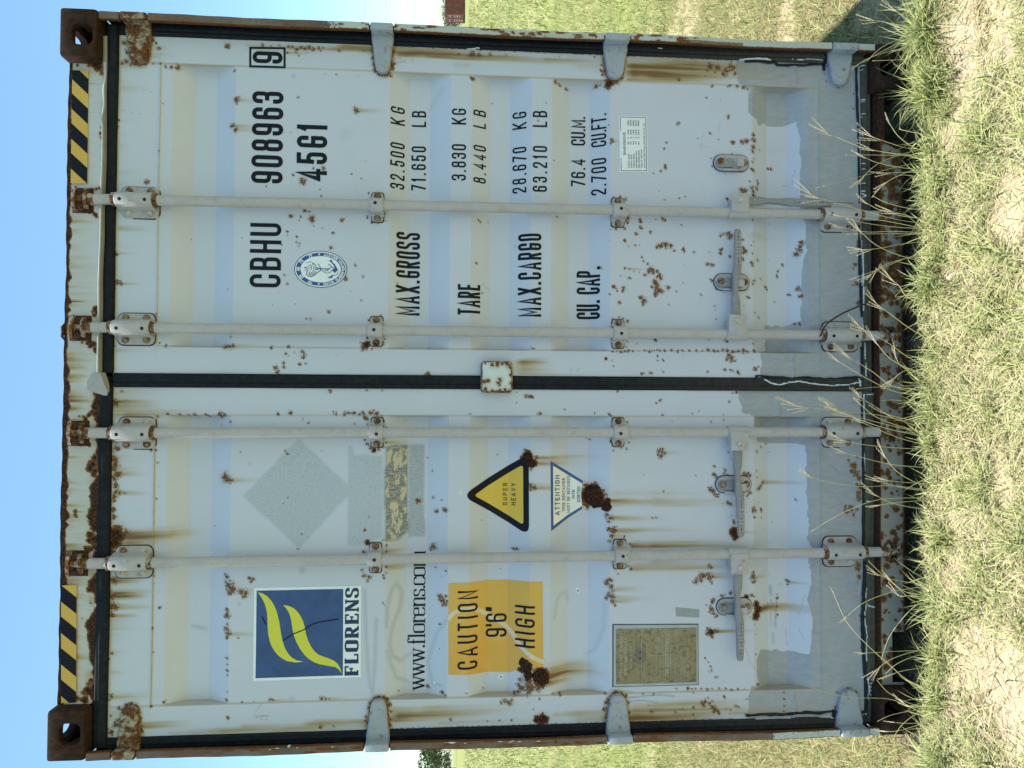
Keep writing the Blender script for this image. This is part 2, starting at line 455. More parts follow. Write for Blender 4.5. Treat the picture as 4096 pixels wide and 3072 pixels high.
SPOTS = [(1.142, 2.381, 10.4, ''),(0.959, 2.353, 10.4, ''),(0.87, 2.363, 9.2, 's'),(0.856, 2.353, 8.3, ''),(0.938, 2.592, 3.3, ''),(0.773, 2.599, 3.3, ''),(0.67, 2.638, 9.2, ''),(1.063, 2.548, 10.4, ''),
(1.062, 2.564, 7.5, ''),(1.064, 2.584, 5.8, ''),(1.124, 2.606, 6.3, ''),(1.108, 2.71, 9.2, ''),(1.136, 2.718, 9.2, ''),(1.077, 2.711, 10.0, ''),(1.065, 2.694, 7.5, ''),(1.07, 2.725, 6.7, ''),
(1.144, 2.616, 5.8, ''),(1.074, 2.623, 5.0, ''),(1.071, 2.6, 4.2, ''),(0.874, 2.732, 5.8, ''),(0.854, 2.734, 4.2, ''),(0.772, 2.736, 3.3, ''),(0.463, 2.739, 7.5, ''),(0.425, 2.732, 9.2, 's'),
(0.33, 2.731, 12.5, ''),(0.326, 2.717, 6.7, 's'),(0.31, 2.736, 5.8, ''),(0.227, 2.601, 4.2, ''),(0.215, 2.599, 3.3, ''),(0.119, 2.57, 6.7, ''),(0.117, 2.733, 5.0, ''),(0.128, 2.59, 4.2, ''),
(0.044, 2.74, 7.5, ''),(0.028, 2.739, 4.2, ''),(0.486, 2.503, 2.5, ''),(0.314, 2.373, 3.8, ''),(0.581, 2.74, 5.8, ''),(0.038, 2.738, 6.7, ''),(-0.032, 2.708, 5.8, ''),(-0.07, 2.73, 14.6, 's'),
(-0.078, 2.722, 8.3, ''),(-0.194, 2.728, 10.8, ''),(-0.226, 2.72, 12.5, ''),(-0.258, 2.727, 14.2, ''),(-0.278, 2.723, 12.5, ''),(-0.29, 2.73, 12.5, ''),(-0.31, 2.715, 14.2, 's'),(-0.322, 2.726, 10.8, ''),
(-0.346, 2.722, 10.0, ''),(-0.37, 2.718, 12.5, 's'),(-0.382, 2.725, 10.8, ''),(-0.37, 2.693, 5.0, ''),(-0.394, 2.729, 8.3, ''),(-0.426, 2.728, 10.0, ''),(-0.45, 2.724, 10.8, ''),(-0.489, 2.725, 14.2, ''),
(-0.509, 2.719, 29.2, 'ds'),(-0.537, 2.723, 19.2, 'd'),(-0.561, 2.73, 12.5, ''),(-0.23, 2.594, 4.2, ''),(-0.228, 2.611, 5.8, ''),(-0.27, 2.588, 4.2, ''),(-0.35, 2.584, 2.9, ''),(-0.391, 2.592, 5.0, ''),
(-0.11, 2.52, 5.8, ''),(-0.111, 2.473, 8.3, ''),(-0.113, 2.433, 7.5, ''),(-0.111, 2.39, 10.8, ''),(-0.109, 2.559, 5.8, ''),(-0.118, 2.59, 5.0, ''),(-0.126, 2.594, 4.2, ''),(-0.486, 2.409, 2.5, ''),
(-0.147, 2.388, 2.9, ''),(-0.135, 2.354, 3.3, ''),(-0.111, 2.374, 5.8, ''),(-0.112, 2.492, 5.0, ''),(-0.752, 2.575, 6.4, ''),(-0.818, 2.597, 4.5, ''),(-0.899, 2.726, 5.5, ''),(-0.898, 2.594, 2.7, ''),
(-0.658, 2.724, 13.6, 's'),(-0.71, 2.727, 15.4, 's'),(-0.745, 2.727, 18.2, 's'),(-0.775, 2.73, 10.9, 's'),(-0.697, 2.733, 9.1, ''),(-0.749, 2.714, 9.1, ''),(-0.634, 2.598, 5.5, ''),(-0.647, 2.596, 4.1, ''),
(-0.673, 2.593, 2.7, ''),(-1.037, 2.726, 8.2, 's'),(-1.05, 2.73, 6.4, ''),(-1.077, 2.7, 6.4, ''),(-1.074, 2.642, 6.4, ''),(-1.102, 2.725, 4.5, ''),(-1.132, 2.708, 11.8, ''),(-1.119, 2.702, 8.2, ''),
(-1.113, 2.633, 9.1, ''),(-1.139, 2.63, 10.9, 's'),(-1.164, 2.636, 8.2, ''),(-1.073, 2.596, 5.5, ''),(-1.063, 2.558, 7.3, ''),(-1.157, 2.724, 11.8, ''),(-0.917, 2.734, 3.6, ''),(-0.562, 2.796, 0.5, ''),
(0.959, 2.348, 13.1, 's'),(0.872, 2.363, 9.4, ''),(0.856, 2.353, 10.3, 's'),(0.974, 2.144, 5.6, ''),(0.938, 1.948, 12.7, 's'),(1.003, 2.272, 1.9, 'b'),(0.847, 2.082, 2.3, ''),(0.853, 2.166, 1.9, ''),
(0.838, 2.153, 2.3, ''),(0.733, 2.058, 9.4, ''),(0.755, 2.09, 3.8, ''),(0.733, 2.091, 4.2, ''),(0.708, 2.158, 5.6, ''),(0.686, 2.126, 15.0, ''),(0.709, 2.088, 2.8, ''),(0.677, 2.085, 2.3, ''),
(0.718, 1.96, 4.2, ''),(0.702, 1.927, 3.8, ''),(0.763, 1.913, 2.8, ''),(0.659, 2.067, 3.3, ''),(0.637, 2.062, 3.8, ''),(0.659, 1.95, 2.8, ''),(0.906, 2.108, 1.9, ''),(1.147, 2.263, 7.5, ''),
(1.147, 2.236, 4.7, ''),(1.149, 2.208, 5.6, ''),(1.145, 2.176, 8.4, ''),(1.148, 2.163, 7.5, ''),(1.141, 2.149, 9.4, ''),(1.147, 2.135, 7.5, ''),(1.141, 2.122, 8.4, ''),(1.148, 2.108, 7.5, ''),
(1.141, 2.094, 8.4, ''),(1.147, 2.076, 7.5, ''),(1.149, 2.062, 5.6, ''),(1.126, 2.181, 6.6, 's'),(1.129, 2.154, 4.7, ''),(1.131, 2.113, 3.8, ''),(1.118, 2.142, 3.8, ''),(1.14, 2.007, 4.7, ''),
(1.141, 1.922, 3.3, ''),(1.058, 2.016, 3.8, ''),(1.06, 2.054, 2.8, ''),(1.059, 1.945, 2.3, ''),(1.06, 2.358, 5.6, ''),(0.666, 2.247, 3.3, ''),(1.139, 2.38, 10.3, ''),(0.587, 2.116, 8.4, ''),
(0.582, 2.102, 4.7, ''),(0.567, 2.163, 8.4, ''),(0.565, 2.131, 4.7, ''),(0.558, 2.093, 15.0, ''),(0.556, 1.992, 8.4, ''),(1.138, 2.069, 4.7, ''),(1.119, 1.894, 6.6, ''),(1.095, 1.89, 6.6, ''),
(1.077, 1.883, 7.5, ''),(1.066, 1.864, 10.3, ''),(1.064, 1.845, 11.3, ''),(1.062, 1.831, 9.4, ''),(1.084, 1.822, 6.6, ''),(1.103, 1.818, 5.6, ''),(0.653, 1.902, 4.7, ''),(0.569, 1.906, 5.6, ''),
(0.57, 1.85, 5.6, ''),(0.551, 1.869, 4.7, ''),(0.58, 1.846, 4.2, ''),(0.558, 1.843, 3.8, ''),(0.55, 1.892, 4.2, ''),(0.652, 1.856, 3.8, ''),(0.551, 2.136, 2.8, ''),(0.533, 2.086, 2.8, ''),
(0.527, 2.058, 3.3, ''),(0.512, 2.022, 5.6, ''),(0.513, 2.174, 6.1, ''),(0.5, 2.175, 3.3, ''),(0.496, 2.142, 4.7, ''),(0.477, 2.144, 3.8, ''),(0.473, 2.134, 3.8, ''),(0.463, 2.137, 4.7, ''),
(0.467, 2.192, 4.2, ''),(0.46, 2.028, 8.4, ''),(0.474, 2.009, 2.3, ''),(0.401, 1.945, 5.6, ''),(0.365, 1.919, 5.6, ''),(0.356, 1.977, 8.4, ''),(0.364, 2.183, 4.7, ''),(0.335, 2.172, 5.2, ''),
(0.305, 2.201, 2.3, ''),(0.276, 2.201, 2.3, ''),(0.282, 1.923, 4.7, ''),(0.243, 2.034, 6.6, ''),(0.216, 2.107, 4.7, ''),(0.216, 2.095, 5.6, ''),(0.346, 1.803, 2.8, ''),(0.314, 2.373, 3.8, ''),
(0.152, 2.36, 3.8, ''),(0.119, 2.375, 11.3, ''),(0.119, 2.362, 12.2, 's'),(0.122, 2.349, 9.4, 's'),(0.116, 2.223, 7.5, ''),(0.12, 2.165, 6.6, ''),(0.12, 1.915, 11.7, ''),(0.097, 2.175, 6.6, ''),
(0.09, 2.165, 3.8, ''),(0.102, 2.146, 3.8, ''),(0.103, 2.119, 9.4, ''),(0.087, 2.116, 10.3, ''),(0.066, 2.18, 6.6, ''),(0.052, 2.181, 6.6, ''),(0.047, 2.208, 9.4, ''),(0.034, 2.202, 8.4, ''),
(0.063, 2.127, 6.6, ''),(0.064, 2.107, 5.6, ''),(0.095, 2.007, 2.8, ''),(0.03, 1.696, 10.3, ''),(-0.028, 2.026, 8.4, ''),(-0.025, 1.903, 5.6, ''),(-0.025, 1.852, 4.7, ''),(-0.025, 1.928, 2.3, ''),
(0.131, 1.904, 11.3, 'd'),(0.154, 1.902, 6.6, ''),(0.214, 1.898, 4.7, ''),(0.229, 1.857, 5.6, ''),(0.136, 1.847, 5.6, ''),(0.15, 1.842, 3.8, ''),(0.115, 1.886, 4.7, ''),(0.517, 2.16, 1.9, 'b'),
(0.488, 2.325, 1.4, 'b'),(0.289, 1.974, 1.4, 'b'),(0.313, 1.961, 1.4, 'b'),(0.261, 2.221, 1.4, 'b'),(0.267, 2.144, 1.4, 'b'),(0.138, 1.925, 3.8, ''),(0.119, 1.787, 2.8, ''),(0.119, 1.694, 4.2, ''),
(-0.135, 2.354, 5.6, ''),(-0.105, 2.156, 8.4, ''),(-0.107, 2.198, 6.6, ''),(-0.123, 2.116, 3.8, ''),(-0.138, 2.098, 4.7, ''),(-0.14, 1.943, 4.7, ''),(-0.106, 2.004, 6.6, ''),(-0.107, 1.977, 9.4, ''),
(-0.104, 1.964, 7.5, ''),(-0.103, 1.945, 8.4, ''),(-0.107, 1.927, 7.5, ''),(-0.104, 1.913, 8.4, ''),(-0.102, 1.891, 9.4, ''),(-0.106, 1.868, 10.3, ''),(-0.12, 1.904, 10.3, ''),(-0.093, 1.879, 3.8, ''),
(-0.076, 1.905, 2.3, ''),(-0.235, 2.321, 4.2, ''),(-0.233, 2.172, 5.6, ''),(-0.242, 2.165, 4.7, ''),(-0.324, 2.37, 21.1, ''),(-0.331, 2.356, 13.1, 's'),(-0.389, 2.164, 3.3, ''),(-0.408, 2.177, 2.8, ''),
(-0.457, 1.892, 4.2, ''),(-0.5, 1.905, 5.6, ''),(-0.513, 2.116, 4.7, ''),(-0.563, 2.127, 3.8, ''),(-0.258, 1.696, 2.8, ''),(-0.303, 1.678, 4.7, ''),(-0.395, 1.675, 6.6, ''),(-0.401, 1.646, 3.8, ''),
(-0.407, 1.729, 10.3, ''),(-0.443, 1.663, 8.4, ''),(-0.436, 1.635, 9.4, ''),(-0.566, 1.672, 15.0, ''),(-0.544, 1.896, 9.4, 'd'),(-0.634, 1.665, 4.7, ''),(-0.644, 1.629, 4.7, ''),(-0.658, 2.286, 7.5, ''),
(-0.662, 2.275, 8.4, ''),(-0.671, 2.281, 6.6, ''),(-0.679, 2.356, 16.9, ''),(-0.194, 1.908, 5.6, ''),(-0.208, 1.899, 6.6, ''),(-0.222, 1.889, 7.5, ''),(-0.229, 1.876, 8.4, 'd'),(-0.227, 1.862, 6.6, ''),
(-0.217, 1.846, 6.6, ''),(-0.203, 1.837, 4.7, 's'),(-0.153, 1.835, 3.8, ''),(-0.116, 1.913, 5.6, ''),(-0.141, 1.899, 4.7, ''),(-0.13, 1.845, 4.7, ''),(-0.574, 1.909, 7.5, ''),(-0.535, 1.841, 5.6, 's'),
(-0.554, 1.832, 5.6, ''),(-0.574, 1.832, 6.6, 's'),(-0.655, 1.84, 5.6, ''),(-0.635, 1.913, 6.6, ''),(-0.654, 1.904, 10.3, ''),(-0.663, 1.89, 10.3, ''),(-0.672, 1.895, 7.5, ''),(-0.625, 1.833, 6.6, 's'),
(-0.646, 1.831, 5.6, ''),(-0.664, 1.84, 4.7, ''),(-0.652, 2.363, 9.4, ''),(-0.091, 2.163, 2.3, ''),(-0.102, 2.014, 4.7, ''),(-0.113, 1.849, 4.7, ''),(-0.693, 2.345, 19.7, ''),(-0.707, 2.351, 10.3, ''),
(-0.703, 2.312, 10.3, ''),(-0.708, 2.298, 11.3, ''),(-0.719, 2.303, 9.4, ''),(-0.763, 2.36, 8.4, ''),(-0.783, 2.357, 10.3, ''),(-0.81, 2.357, 5.6, ''),(-0.828, 2.361, 10.3, ''),(-0.842, 2.356, 11.3, 's'),
(-0.855, 2.358, 8.4, ''),(-0.857, 2.32, 3.8, ''),(-0.923, 2.357, 6.6, ''),(-0.945, 2.356, 3.8, ''),(-0.965, 2.355, 5.6, ''),(-0.979, 2.355, 4.7, ''),(-1.036, 2.354, 3.8, ''),(-1.062, 2.356, 6.6, ''),
(-1.07, 2.305, 3.8, ''),(-1.069, 2.267, 3.8, ''),(-1.065, 2.214, 6.6, ''),(-1.067, 2.205, 5.6, 's'),(-1.065, 2.044, 8.4, ''),(-1.066, 2.031, 7.5, 's'),(-1.068, 2.02, 4.7, 's'),(-1.119, 2.35, 6.6, ''),
(-0.747, 1.842, 4.2, ''),(-0.754, 1.837, 3.8, ''),(-0.731, 1.649, 10.3, ''),(-0.745, 1.642, 13.1, ''),(-0.755, 1.631, 11.3, ''),(-0.729, 1.628, 6.6, ''),(-0.826, 1.648, 4.7, ''),(-1.044, 1.691, 7.5, ''),
(-1.058, 1.64, 7.5, ''),(-1.067, 1.628, 5.6, ''),(-1.06, 1.832, 3.3, ''),(-1.055, 1.789, 2.8, ''),(-1.158, 2.048, 5.6, ''),(-1.158, 2.003, 4.7, ''),(-1.157, 2.039, 3.8, ''),(-1.101, 1.886, 6.6, ''),
(-1.128, 1.895, 6.6, ''),(-1.151, 1.89, 7.5, ''),(-1.083, 1.882, 5.6, ''),(-1.073, 1.859, 6.6, ''),(-1.076, 1.832, 10.3, ''),(-1.09, 1.816, 7.5, ''),(-1.113, 1.813, 6.6, 's'),(-1.14, 1.815, 6.6, 's'),
(-1.142, 1.897, 4.7, ''),(-0.8, 1.688, 1.9, 'b'),(-0.912, 1.65, 1.9, 'b'),(-1.238, 1.878, 0.5, ''),(-1.102, 2.114, 1.4, 'b'),(-1.03, 2.197, 1.4, 'b'),(-0.981, 1.631, 1.9, 'b'),(0.991, 1.476, 3.3, ''),
(0.986, 1.29, 2.8, ''),(0.785, 1.26, 2.8, ''),(0.863, 1.058, 7.5, ''),(0.853, 1.06, 6.6, ''),(0.858, 1.053, 6.6, 's'),(0.86, 0.86, 4.7, ''),(0.839, 0.867, 4.7, ''),(0.777, 0.865, 7.5, ''),
(0.768, 0.863, 6.6, ''),(0.758, 0.88, 5.6, ''),(0.749, 0.905, 3.3, ''),(0.687, 0.886, 3.3, ''),(0.656, 0.865, 3.8, ''),(0.571, 1.525, 4.7, ''),(0.566, 1.518, 4.7, ''),(0.567, 1.49, 2.8, ''),
(0.589, 1.248, 4.2, ''),(0.584, 0.955, 6.6, ''),(0.575, 0.953, 5.6, ''),(0.585, 0.867, 7.5, ''),(0.916, 1.067, 2.8, ''),(0.922, 1.318, 5.6, ''),(1.065, 1.551, 8.4, ''),(1.062, 1.544, 6.6, ''),
(1.065, 1.258, 9.4, ''),(1.059, 1.239, 7.5, ''),(1.05, 1.215, 8.4, ''),(1.06, 1.109, 8.4, ''),(1.065, 1.094, 5.6, ''),(1.072, 1.08, 7.5, ''),(1.066, 1.065, 16.9, 'd'),(1.071, 1.046, 13.1, ''),
(1.082, 1.026, 8.4, ''),(1.108, 1.094, 7.5, ''),(1.094, 1.09, 6.6, ''),(1.127, 1.095, 4.7, ''),(1.155, 1.119, 4.7, ''),(0.656, 1.045, 4.7, ''),(0.662, 1.026, 4.7, ''),(0.653, 1.006, 4.7, ''),
(0.642, 1.055, 4.7, ''),(0.59, 0.997, 7.5, ''),(0.576, 1.006, 6.6, ''),(0.57, 1.05, 6.6, ''),(1.153, 1.244, 2.8, ''),(1.147, 1.549, 10.3, ''),(1.146, 1.526, 7.5, ''),(1.149, 1.488, 6.6, ''),
(1.145, 1.596, 4.7, ''),(1.15, 1.431, 3.8, ''),(0.571, 1.524, 4.7, ''),(0.564, 1.517, 4.2, ''),(0.567, 1.491, 2.8, ''),(0.419, 1.531, 5.2, ''),(0.318, 1.51, 4.2, ''),(0.485, 1.395, 3.8, ''),
(0.481, 1.326, 4.7, ''),(0.589, 1.249, 4.2, ''),(0.416, 1.095, 4.2, ''),(0.409, 1.087, 3.8, ''),(0.507, 1.062, 2.3, ''),(0.507, 1.008, 6.6, ''),(0.532, 0.969, 8.4, ''),(0.582, 0.957, 5.6, ''),
(0.575, 0.95, 5.6, ''),(0.558, 0.954, 6.6, ''),(0.551, 0.949, 6.1, ''),(0.541, 0.914, 5.6, ''),(0.489, 0.996, 2.8, ''),(0.491, 0.971, 4.7, ''),(0.493, 0.958, 2.3, ''),(0.484, 0.893, 8.4, ''),
(0.492, 0.881, 9.4, ''),(0.451, 0.947, 5.6, ''),(0.435, 0.94, 5.6, ''),(0.426, 0.927, 6.6, ''),(0.41, 1.008, 6.1, ''),(0.408, 0.995, 6.6, 's'),(0.388, 0.937, 7.5, ''),(0.4, 0.923, 9.4, ''),
(0.405, 0.908, 7.5, ''),(0.409, 0.915, 5.6, ''),(0.4, 0.893, 8.4, ''),(0.383, 1.024, 3.3, ''),(0.385, 1.01, 2.8, ''),(0.376, 0.992, 7.0, ''),(0.4, 0.976, 3.8, ''),(0.397, 0.957, 2.8, ''),
(0.384, 0.884, 10.3, ''),(0.343, 1.049, 7.5, ''),(0.338, 1.04, 5.6, ''),(0.338, 1.014, 9.4, ''),(0.329, 1.017, 5.6, ''),(0.328, 1.036, 3.8, ''),(0.317, 1.062, 4.2, ''),(0.288, 1.028, 8.4, ''),
(0.306, 0.952, 8.4, ''),(0.294, 0.94, 11.3, ''),(0.284, 0.944, 7.5, ''),(0.362, 0.903, 8.4, ''),(0.35, 0.893, 10.3, ''),(0.333, 0.886, 13.1, ''),(0.345, 0.913, 7.5, ''),(0.316, 0.901, 8.4, ''),
(0.328, 0.896, 9.4, ''),(0.157, 0.901, 8.4, ''),(0.143, 0.966, 4.7, ''),(0.223, 0.998, 6.6, ''),(0.687, 0.886, 2.8, ''),(0.124, 1.337, 4.2, ''),(0.122, 1.33, 4.2, ''),(0.089, 1.077, 5.6, 'd'),
(0.083, 1.055, 3.8, ''),(0.064, 1.05, 4.2, ''),(0.038, 0.949, 4.7, ''),(0.039, 0.941, 4.2, ''),(0.041, 0.922, 7.0, ''),(-0.023, 1.036, 5.6, ''),(-0.043, 1.358, 6.6, ''),(-0.043, 1.344, 7.5, ''),
(-0.047, 1.334, 5.6, ''),(-0.029, 1.39, 3.3, ''),(0.116, 1.053, 4.7, ''),(0.116, 1.038, 4.7, ''),(0.115, 1.024, 6.6, ''),(0.116, 1.01, 5.6, ''),(0.117, 0.995, 6.6, ''),(0.118, 0.981, 5.6, ''),
(0.117, 0.961, 3.8, ''),(0.119, 0.937, 4.7, ''),(0.117, 0.922, 5.6, ''),(0.119, 0.903, 4.7, ''),(0.12, 0.883, 5.6, ''),(0.661, 1.049, 5.6, ''),(0.662, 1.025, 4.7, ''),(0.66, 1.005, 4.2, ''),
(0.56, 1.054, 5.6, ''),(0.548, 1.039, 5.6, ''),(0.549, 1.01, 5.6, ''),(0.571, 0.998, 5.6, ''),(0.583, 0.996, 4.2, ''),(0.546, 1.059, 4.2, ''),(0.23, 1.053, 4.7, ''),(0.238, 1.029, 5.6, ''),
(0.233, 1.015, 4.2, ''),(0.164, 1.058, 4.7, ''),(0.144, 1.053, 4.7, ''),(0.15, 1.0, 4.7, ''),(0.133, 1.005, 3.8, ''),(0.712, 0.908, 1.9, 'b'),(0.464, 1.572, 1.4, 'b'),(0.423, 1.279, 1.4, 'b'),
(0.281, 1.265, 1.4, 'b'),(-0.25, 1.352, 16.9, 'd'),(-0.269, 1.343, 21.6, 'd'),(-0.274, 1.329, 12.2, 'ds'),(-0.295, 1.338, 7.5, ''),(-0.26, 1.362, 11.3, 'd'),(-0.353, 1.338, 13.1, 's'),
(-0.36, 1.328, 11.3, 's'),(-0.367, 1.338, 6.6, ''),(-0.19, 1.139, 4.2, ''),(-0.194, 1.127, 4.7, ''),(-0.435, 1.632, 6.6, ''),(-0.44, 1.637, 5.6, ''),(-0.443, 1.657, 3.8, ''),(-0.401, 1.645, 3.8, ''),
(-0.575, 1.393, 7.5, ''),(-0.575, 1.383, 6.6, ''),(-0.644, 1.629, 4.2, ''),(-0.378, 1.119, 32.8, 'd'),(-0.397, 1.129, 32.8, 'd'),(-0.402, 1.1, 23.4, 'd'),(-0.364, 1.119, 18.8, 'd'),(-0.418, 1.079, 15.9, 'd'),
(-0.43, 1.071, 12.2, 'd'),(-0.406, 1.067, 9.4, 'ds'),(-0.458, 1.071, 9.4, ''),(-0.468, 1.057, 13.1, 's'),(-0.479, 1.064, 8.4, ''),(-0.505, 1.064, 10.3, ''),(-0.51, 1.047, 13.1, 's'),(-0.527, 1.054, 9.4, 's'),
(-0.498, 1.038, 5.6, ''),(-0.548, 1.062, 7.5, ''),(-0.532, 1.009, 4.7, ''),(-0.236, 0.883, 10.3, ''),(-0.251, 0.879, 9.4, ''),(-0.468, 0.91, 3.3, ''),(-0.466, 0.894, 3.8, ''),(-0.103, 1.065, 5.6, ''),
(-0.109, 1.057, 4.7, ''),(-0.104, 1.315, 5.6, ''),(-0.102, 1.306, 5.6, ''),(-0.044, 1.358, 6.6, ''),(-0.044, 1.339, 7.5, ''),(-0.039, 1.349, 5.6, ''),(-0.066, 1.389, 3.8, ''),(-0.102, 1.117, 4.7, ''),
(-0.089, 1.222, 3.8, ''),(-0.221, 1.241, 2.8, ''),(-0.689, 1.071, 9.4, ''),(-0.679, 1.059, 7.5, ''),(-0.698, 1.054, 6.6, ''),(-0.307, 0.953, 1.9, ''),(-0.316, 0.94, 2.3, ''),(-0.063, 0.896, 3.3, ''),
(-0.056, 0.883, 4.7, ''),(-0.249, 1.453, 3.8, ''),(-0.196, 1.052, 7.5, 'd'),(-0.132, 1.0, 4.2, ''),(-0.203, 0.995, 4.7, ''),(-0.222, 1.019, 4.2, ''),(-0.225, 1.002, 4.2, ''),(-0.232, 1.048, 3.3, ''),
(-0.189, 0.985, 3.3, ''),(-0.558, 0.99, 5.6, 's'),(-0.567, 0.98, 6.6, 's'),(-0.618, 1.047, 6.6, ''),(-0.642, 1.042, 5.6, ''),(-0.661, 1.032, 4.2, ''),(-0.645, 0.985, 7.5, 's'),(-0.635, 0.994, 5.6, 's'),
(-0.104, 1.55, 3.3, ''),(-0.664, 1.644, 1.9, 'b'),(-0.119, 1.438, 1.9, 'b'),(-0.531, 1.309, 1.9, 'b'),(-0.474, 1.508, 1.9, 'b'),(-0.255, 1.319, 8.4, 's'),(-0.563, 1.673, 7.5, ''),(-0.57, 1.667, 7.5, ''),
(-0.633, 1.664, 4.2, ''),(-0.643, 1.629, 3.8, ''),(-0.575, 1.399, 5.6, ''),(-0.573, 1.387, 6.6, ''),(-0.732, 1.645, 7.5, ''),(-0.745, 1.649, 9.4, ''),(-0.75, 1.633, 10.3, ''),(-0.761, 1.64, 6.6, ''),
(-0.746, 1.624, 5.6, ''),(-0.827, 1.649, 4.2, ''),(-0.959, 1.364, 19.7, 'd'),(-0.977, 1.355, 23.4, 'd'),(-0.982, 1.369, 14.1, 'd'),(-0.997, 1.308, 23.4, 'd'),(-1.006, 1.294, 21.6, 'ds'),
(-1.025, 1.298, 21.6, 'd'),(-1.024, 1.345, 23.4, ''),(-1.047, 1.336, 20.6, ''),(-1.051, 1.364, 13.1, ''),(-1.042, 1.378, 7.5, ''),(-1.048, 1.312, 15.0, ''),(-1.065, 1.378, 7.5, ''),(-1.069, 1.392, 6.6, ''),
(-1.065, 1.345, 9.4, ''),(-1.023, 1.373, 7.5, ''),(-1.034, 1.294, 14.1, 's'),(-0.998, 1.28, 11.3, 's'),(-1.089, 1.425, 11.3, ''),(-1.096, 1.41, 11.3, ''),(-1.087, 1.401, 6.6, ''),(-1.093, 1.438, 6.6, ''),
(-1.085, 1.305, 4.2, ''),(-1.074, 1.234, 4.7, ''),(-1.155, 1.298, 18.8, 'd'),(-1.154, 1.312, 12.2, 'd'),(-1.155, 1.284, 11.3, 'd'),(-0.689, 1.067, 8.4, ''),(-0.684, 1.055, 9.4, ''),(-0.698, 1.072, 5.6, ''),
(-0.703, 1.057, 10.3, ''),(-0.717, 1.05, 8.4, 's'),(-0.734, 1.062, 10.3, ''),(-0.739, 1.05, 10.3, 's'),(-0.745, 1.072, 6.6, ''),(-0.755, 1.05, 9.4, 's'),(-0.769, 1.043, 5.6, ''),(-1.146, 1.61, 6.6, ''),
(-1.153, 1.443, 4.7, ''),(-1.154, 1.401, 4.7, ''),(-1.155, 1.485, 3.8, ''),(-1.06, 1.559, 3.8, ''),(-1.062, 1.555, 3.3, ''),(-1.055, 1.499, 3.3, ''),(-1.078, 0.942, 4.2, ''),(-1.079, 0.906, 3.3, ''),
(-1.08, 0.884, 2.8, ''),(-1.116, 0.925, 3.3, ''),(-1.14, 0.915, 4.7, ''),(-1.069, 1.258, 3.8, ''),(-1.072, 1.076, 4.2, ''),(-1.068, 1.062, 3.8, ''),(-1.105, 1.076, 7.5, ''),(-1.128, 1.08, 8.4, ''),
(-1.091, 1.069, 6.6, ''),(-1.078, 1.052, 5.6, ''),(-1.079, 1.004, 5.6, ''),(-1.107, 0.995, 4.7, 's'),(-1.14, 0.992, 5.6, 's'),(-1.095, 1.345, 2.3, ''),(-1.119, 1.326, 3.3, ''),(-0.977, 1.183, 1.9, 'b'),
(-0.811, 1.421, 1.4, 'b'),(-0.647, 1.441, 1.9, 'b'),(-0.74, 0.833, 1.9, 'b'),(-1.045, 1.688, 7.5, ''),(-1.058, 1.638, 5.6, ''),(1.025, 0.715, 4.7, ''),(0.962, 0.635, 6.6, ''),(0.955, 0.633, 5.6, ''),
(0.93, 0.818, 7.0, ''),(0.898, 0.701, 5.6, ''),(0.879, 0.745, 3.3, ''),(0.877, 0.67, 3.8, ''),(0.861, 0.859, 4.2, ''),(0.839, 0.868, 4.7, ''),(0.869, 0.617, 8.4, ''),(0.872, 0.584, 9.4, ''),
(0.875, 0.566, 10.3, ''),(0.899, 0.54, 9.4, ''),(0.88, 0.539, 11.3, ''),(0.855, 0.54, 13.1, ''),(0.838, 0.544, 9.4, ''),(0.85, 0.511, 3.3, ''),(0.777, 0.866, 6.1, ''),(0.769, 0.862, 5.6, ''),
(0.759, 0.879, 4.7, ''),(0.749, 0.906, 3.3, ''),(0.788, 0.472, 6.6, ''),(0.788, 0.46, 6.6, ''),(0.814, 0.537, 5.6, ''),(0.799, 0.544, 5.6, ''),(0.77, 0.542, 8.4, ''),(0.777, 0.549, 4.7, ''),
(0.736, 0.523, 5.6, ''),(0.727, 0.519, 5.6, ''),(0.729, 0.556, 5.2, ''),(0.714, 0.524, 5.6, ''),(0.704, 0.525, 5.6, ''),(0.709, 0.549, 7.5, ''),(0.694, 0.542, 9.4, ''),(0.679, 0.542, 10.3, ''),
(0.711, 0.534, 4.7, ''),(0.7, 0.589, 9.4, ''),(0.696, 0.574, 10.3, ''),(0.688, 0.579, 8.4, ''),(0.664, 0.639, 6.6, ''),(0.67, 0.791, 3.8, ''),(0.663, 0.811, 3.8, ''),(0.656, 0.866, 3.8, ''),
(0.687, 0.886, 2.8, ''),(0.589, 0.871, 6.6, ''),(0.585, 0.863, 5.6, ''),(0.585, 0.897, 2.8, ''),(0.591, 0.546, 3.8, ''),(0.568, 0.804, 3.8, ''),(0.588, 0.469, 3.3, ''),(1.138, 0.698, 12.2, ''),
(1.135, 0.673, 11.3, ''),(1.123, 0.713, 6.6, ''),(1.126, 0.643, 14.1, ''),(1.141, 0.628, 12.2, ''),(1.111, 0.653, 8.4, ''),(1.137, 0.616, 12.2, ''),(1.117, 0.611, 7.5, ''),(1.119, 0.683, 5.6, ''),
(1.087, 0.817, 8.4, ''),(1.07, 0.693, 6.6, ''),(1.02, 0.663, 2.8, ''),(0.809, 0.698, 3.8, ''),(0.78, 0.693, 4.2, ''),(0.777, 0.554, 3.8, ''),(1.072, 0.628, 4.7, ''),(1.071, 0.603, 7.5, ''),
(1.067, 0.578, 7.5, ''),(1.063, 0.563, 5.6, ''),(1.07, 0.636, 4.7, ''),(0.757, 0.644, 2.8, ''),(0.829, 0.621, 2.8, ''),(1.06, 0.167, 4.7, ''),(1.006, 0.169, 5.6, ''),(0.867, 0.164, 3.8, ''),
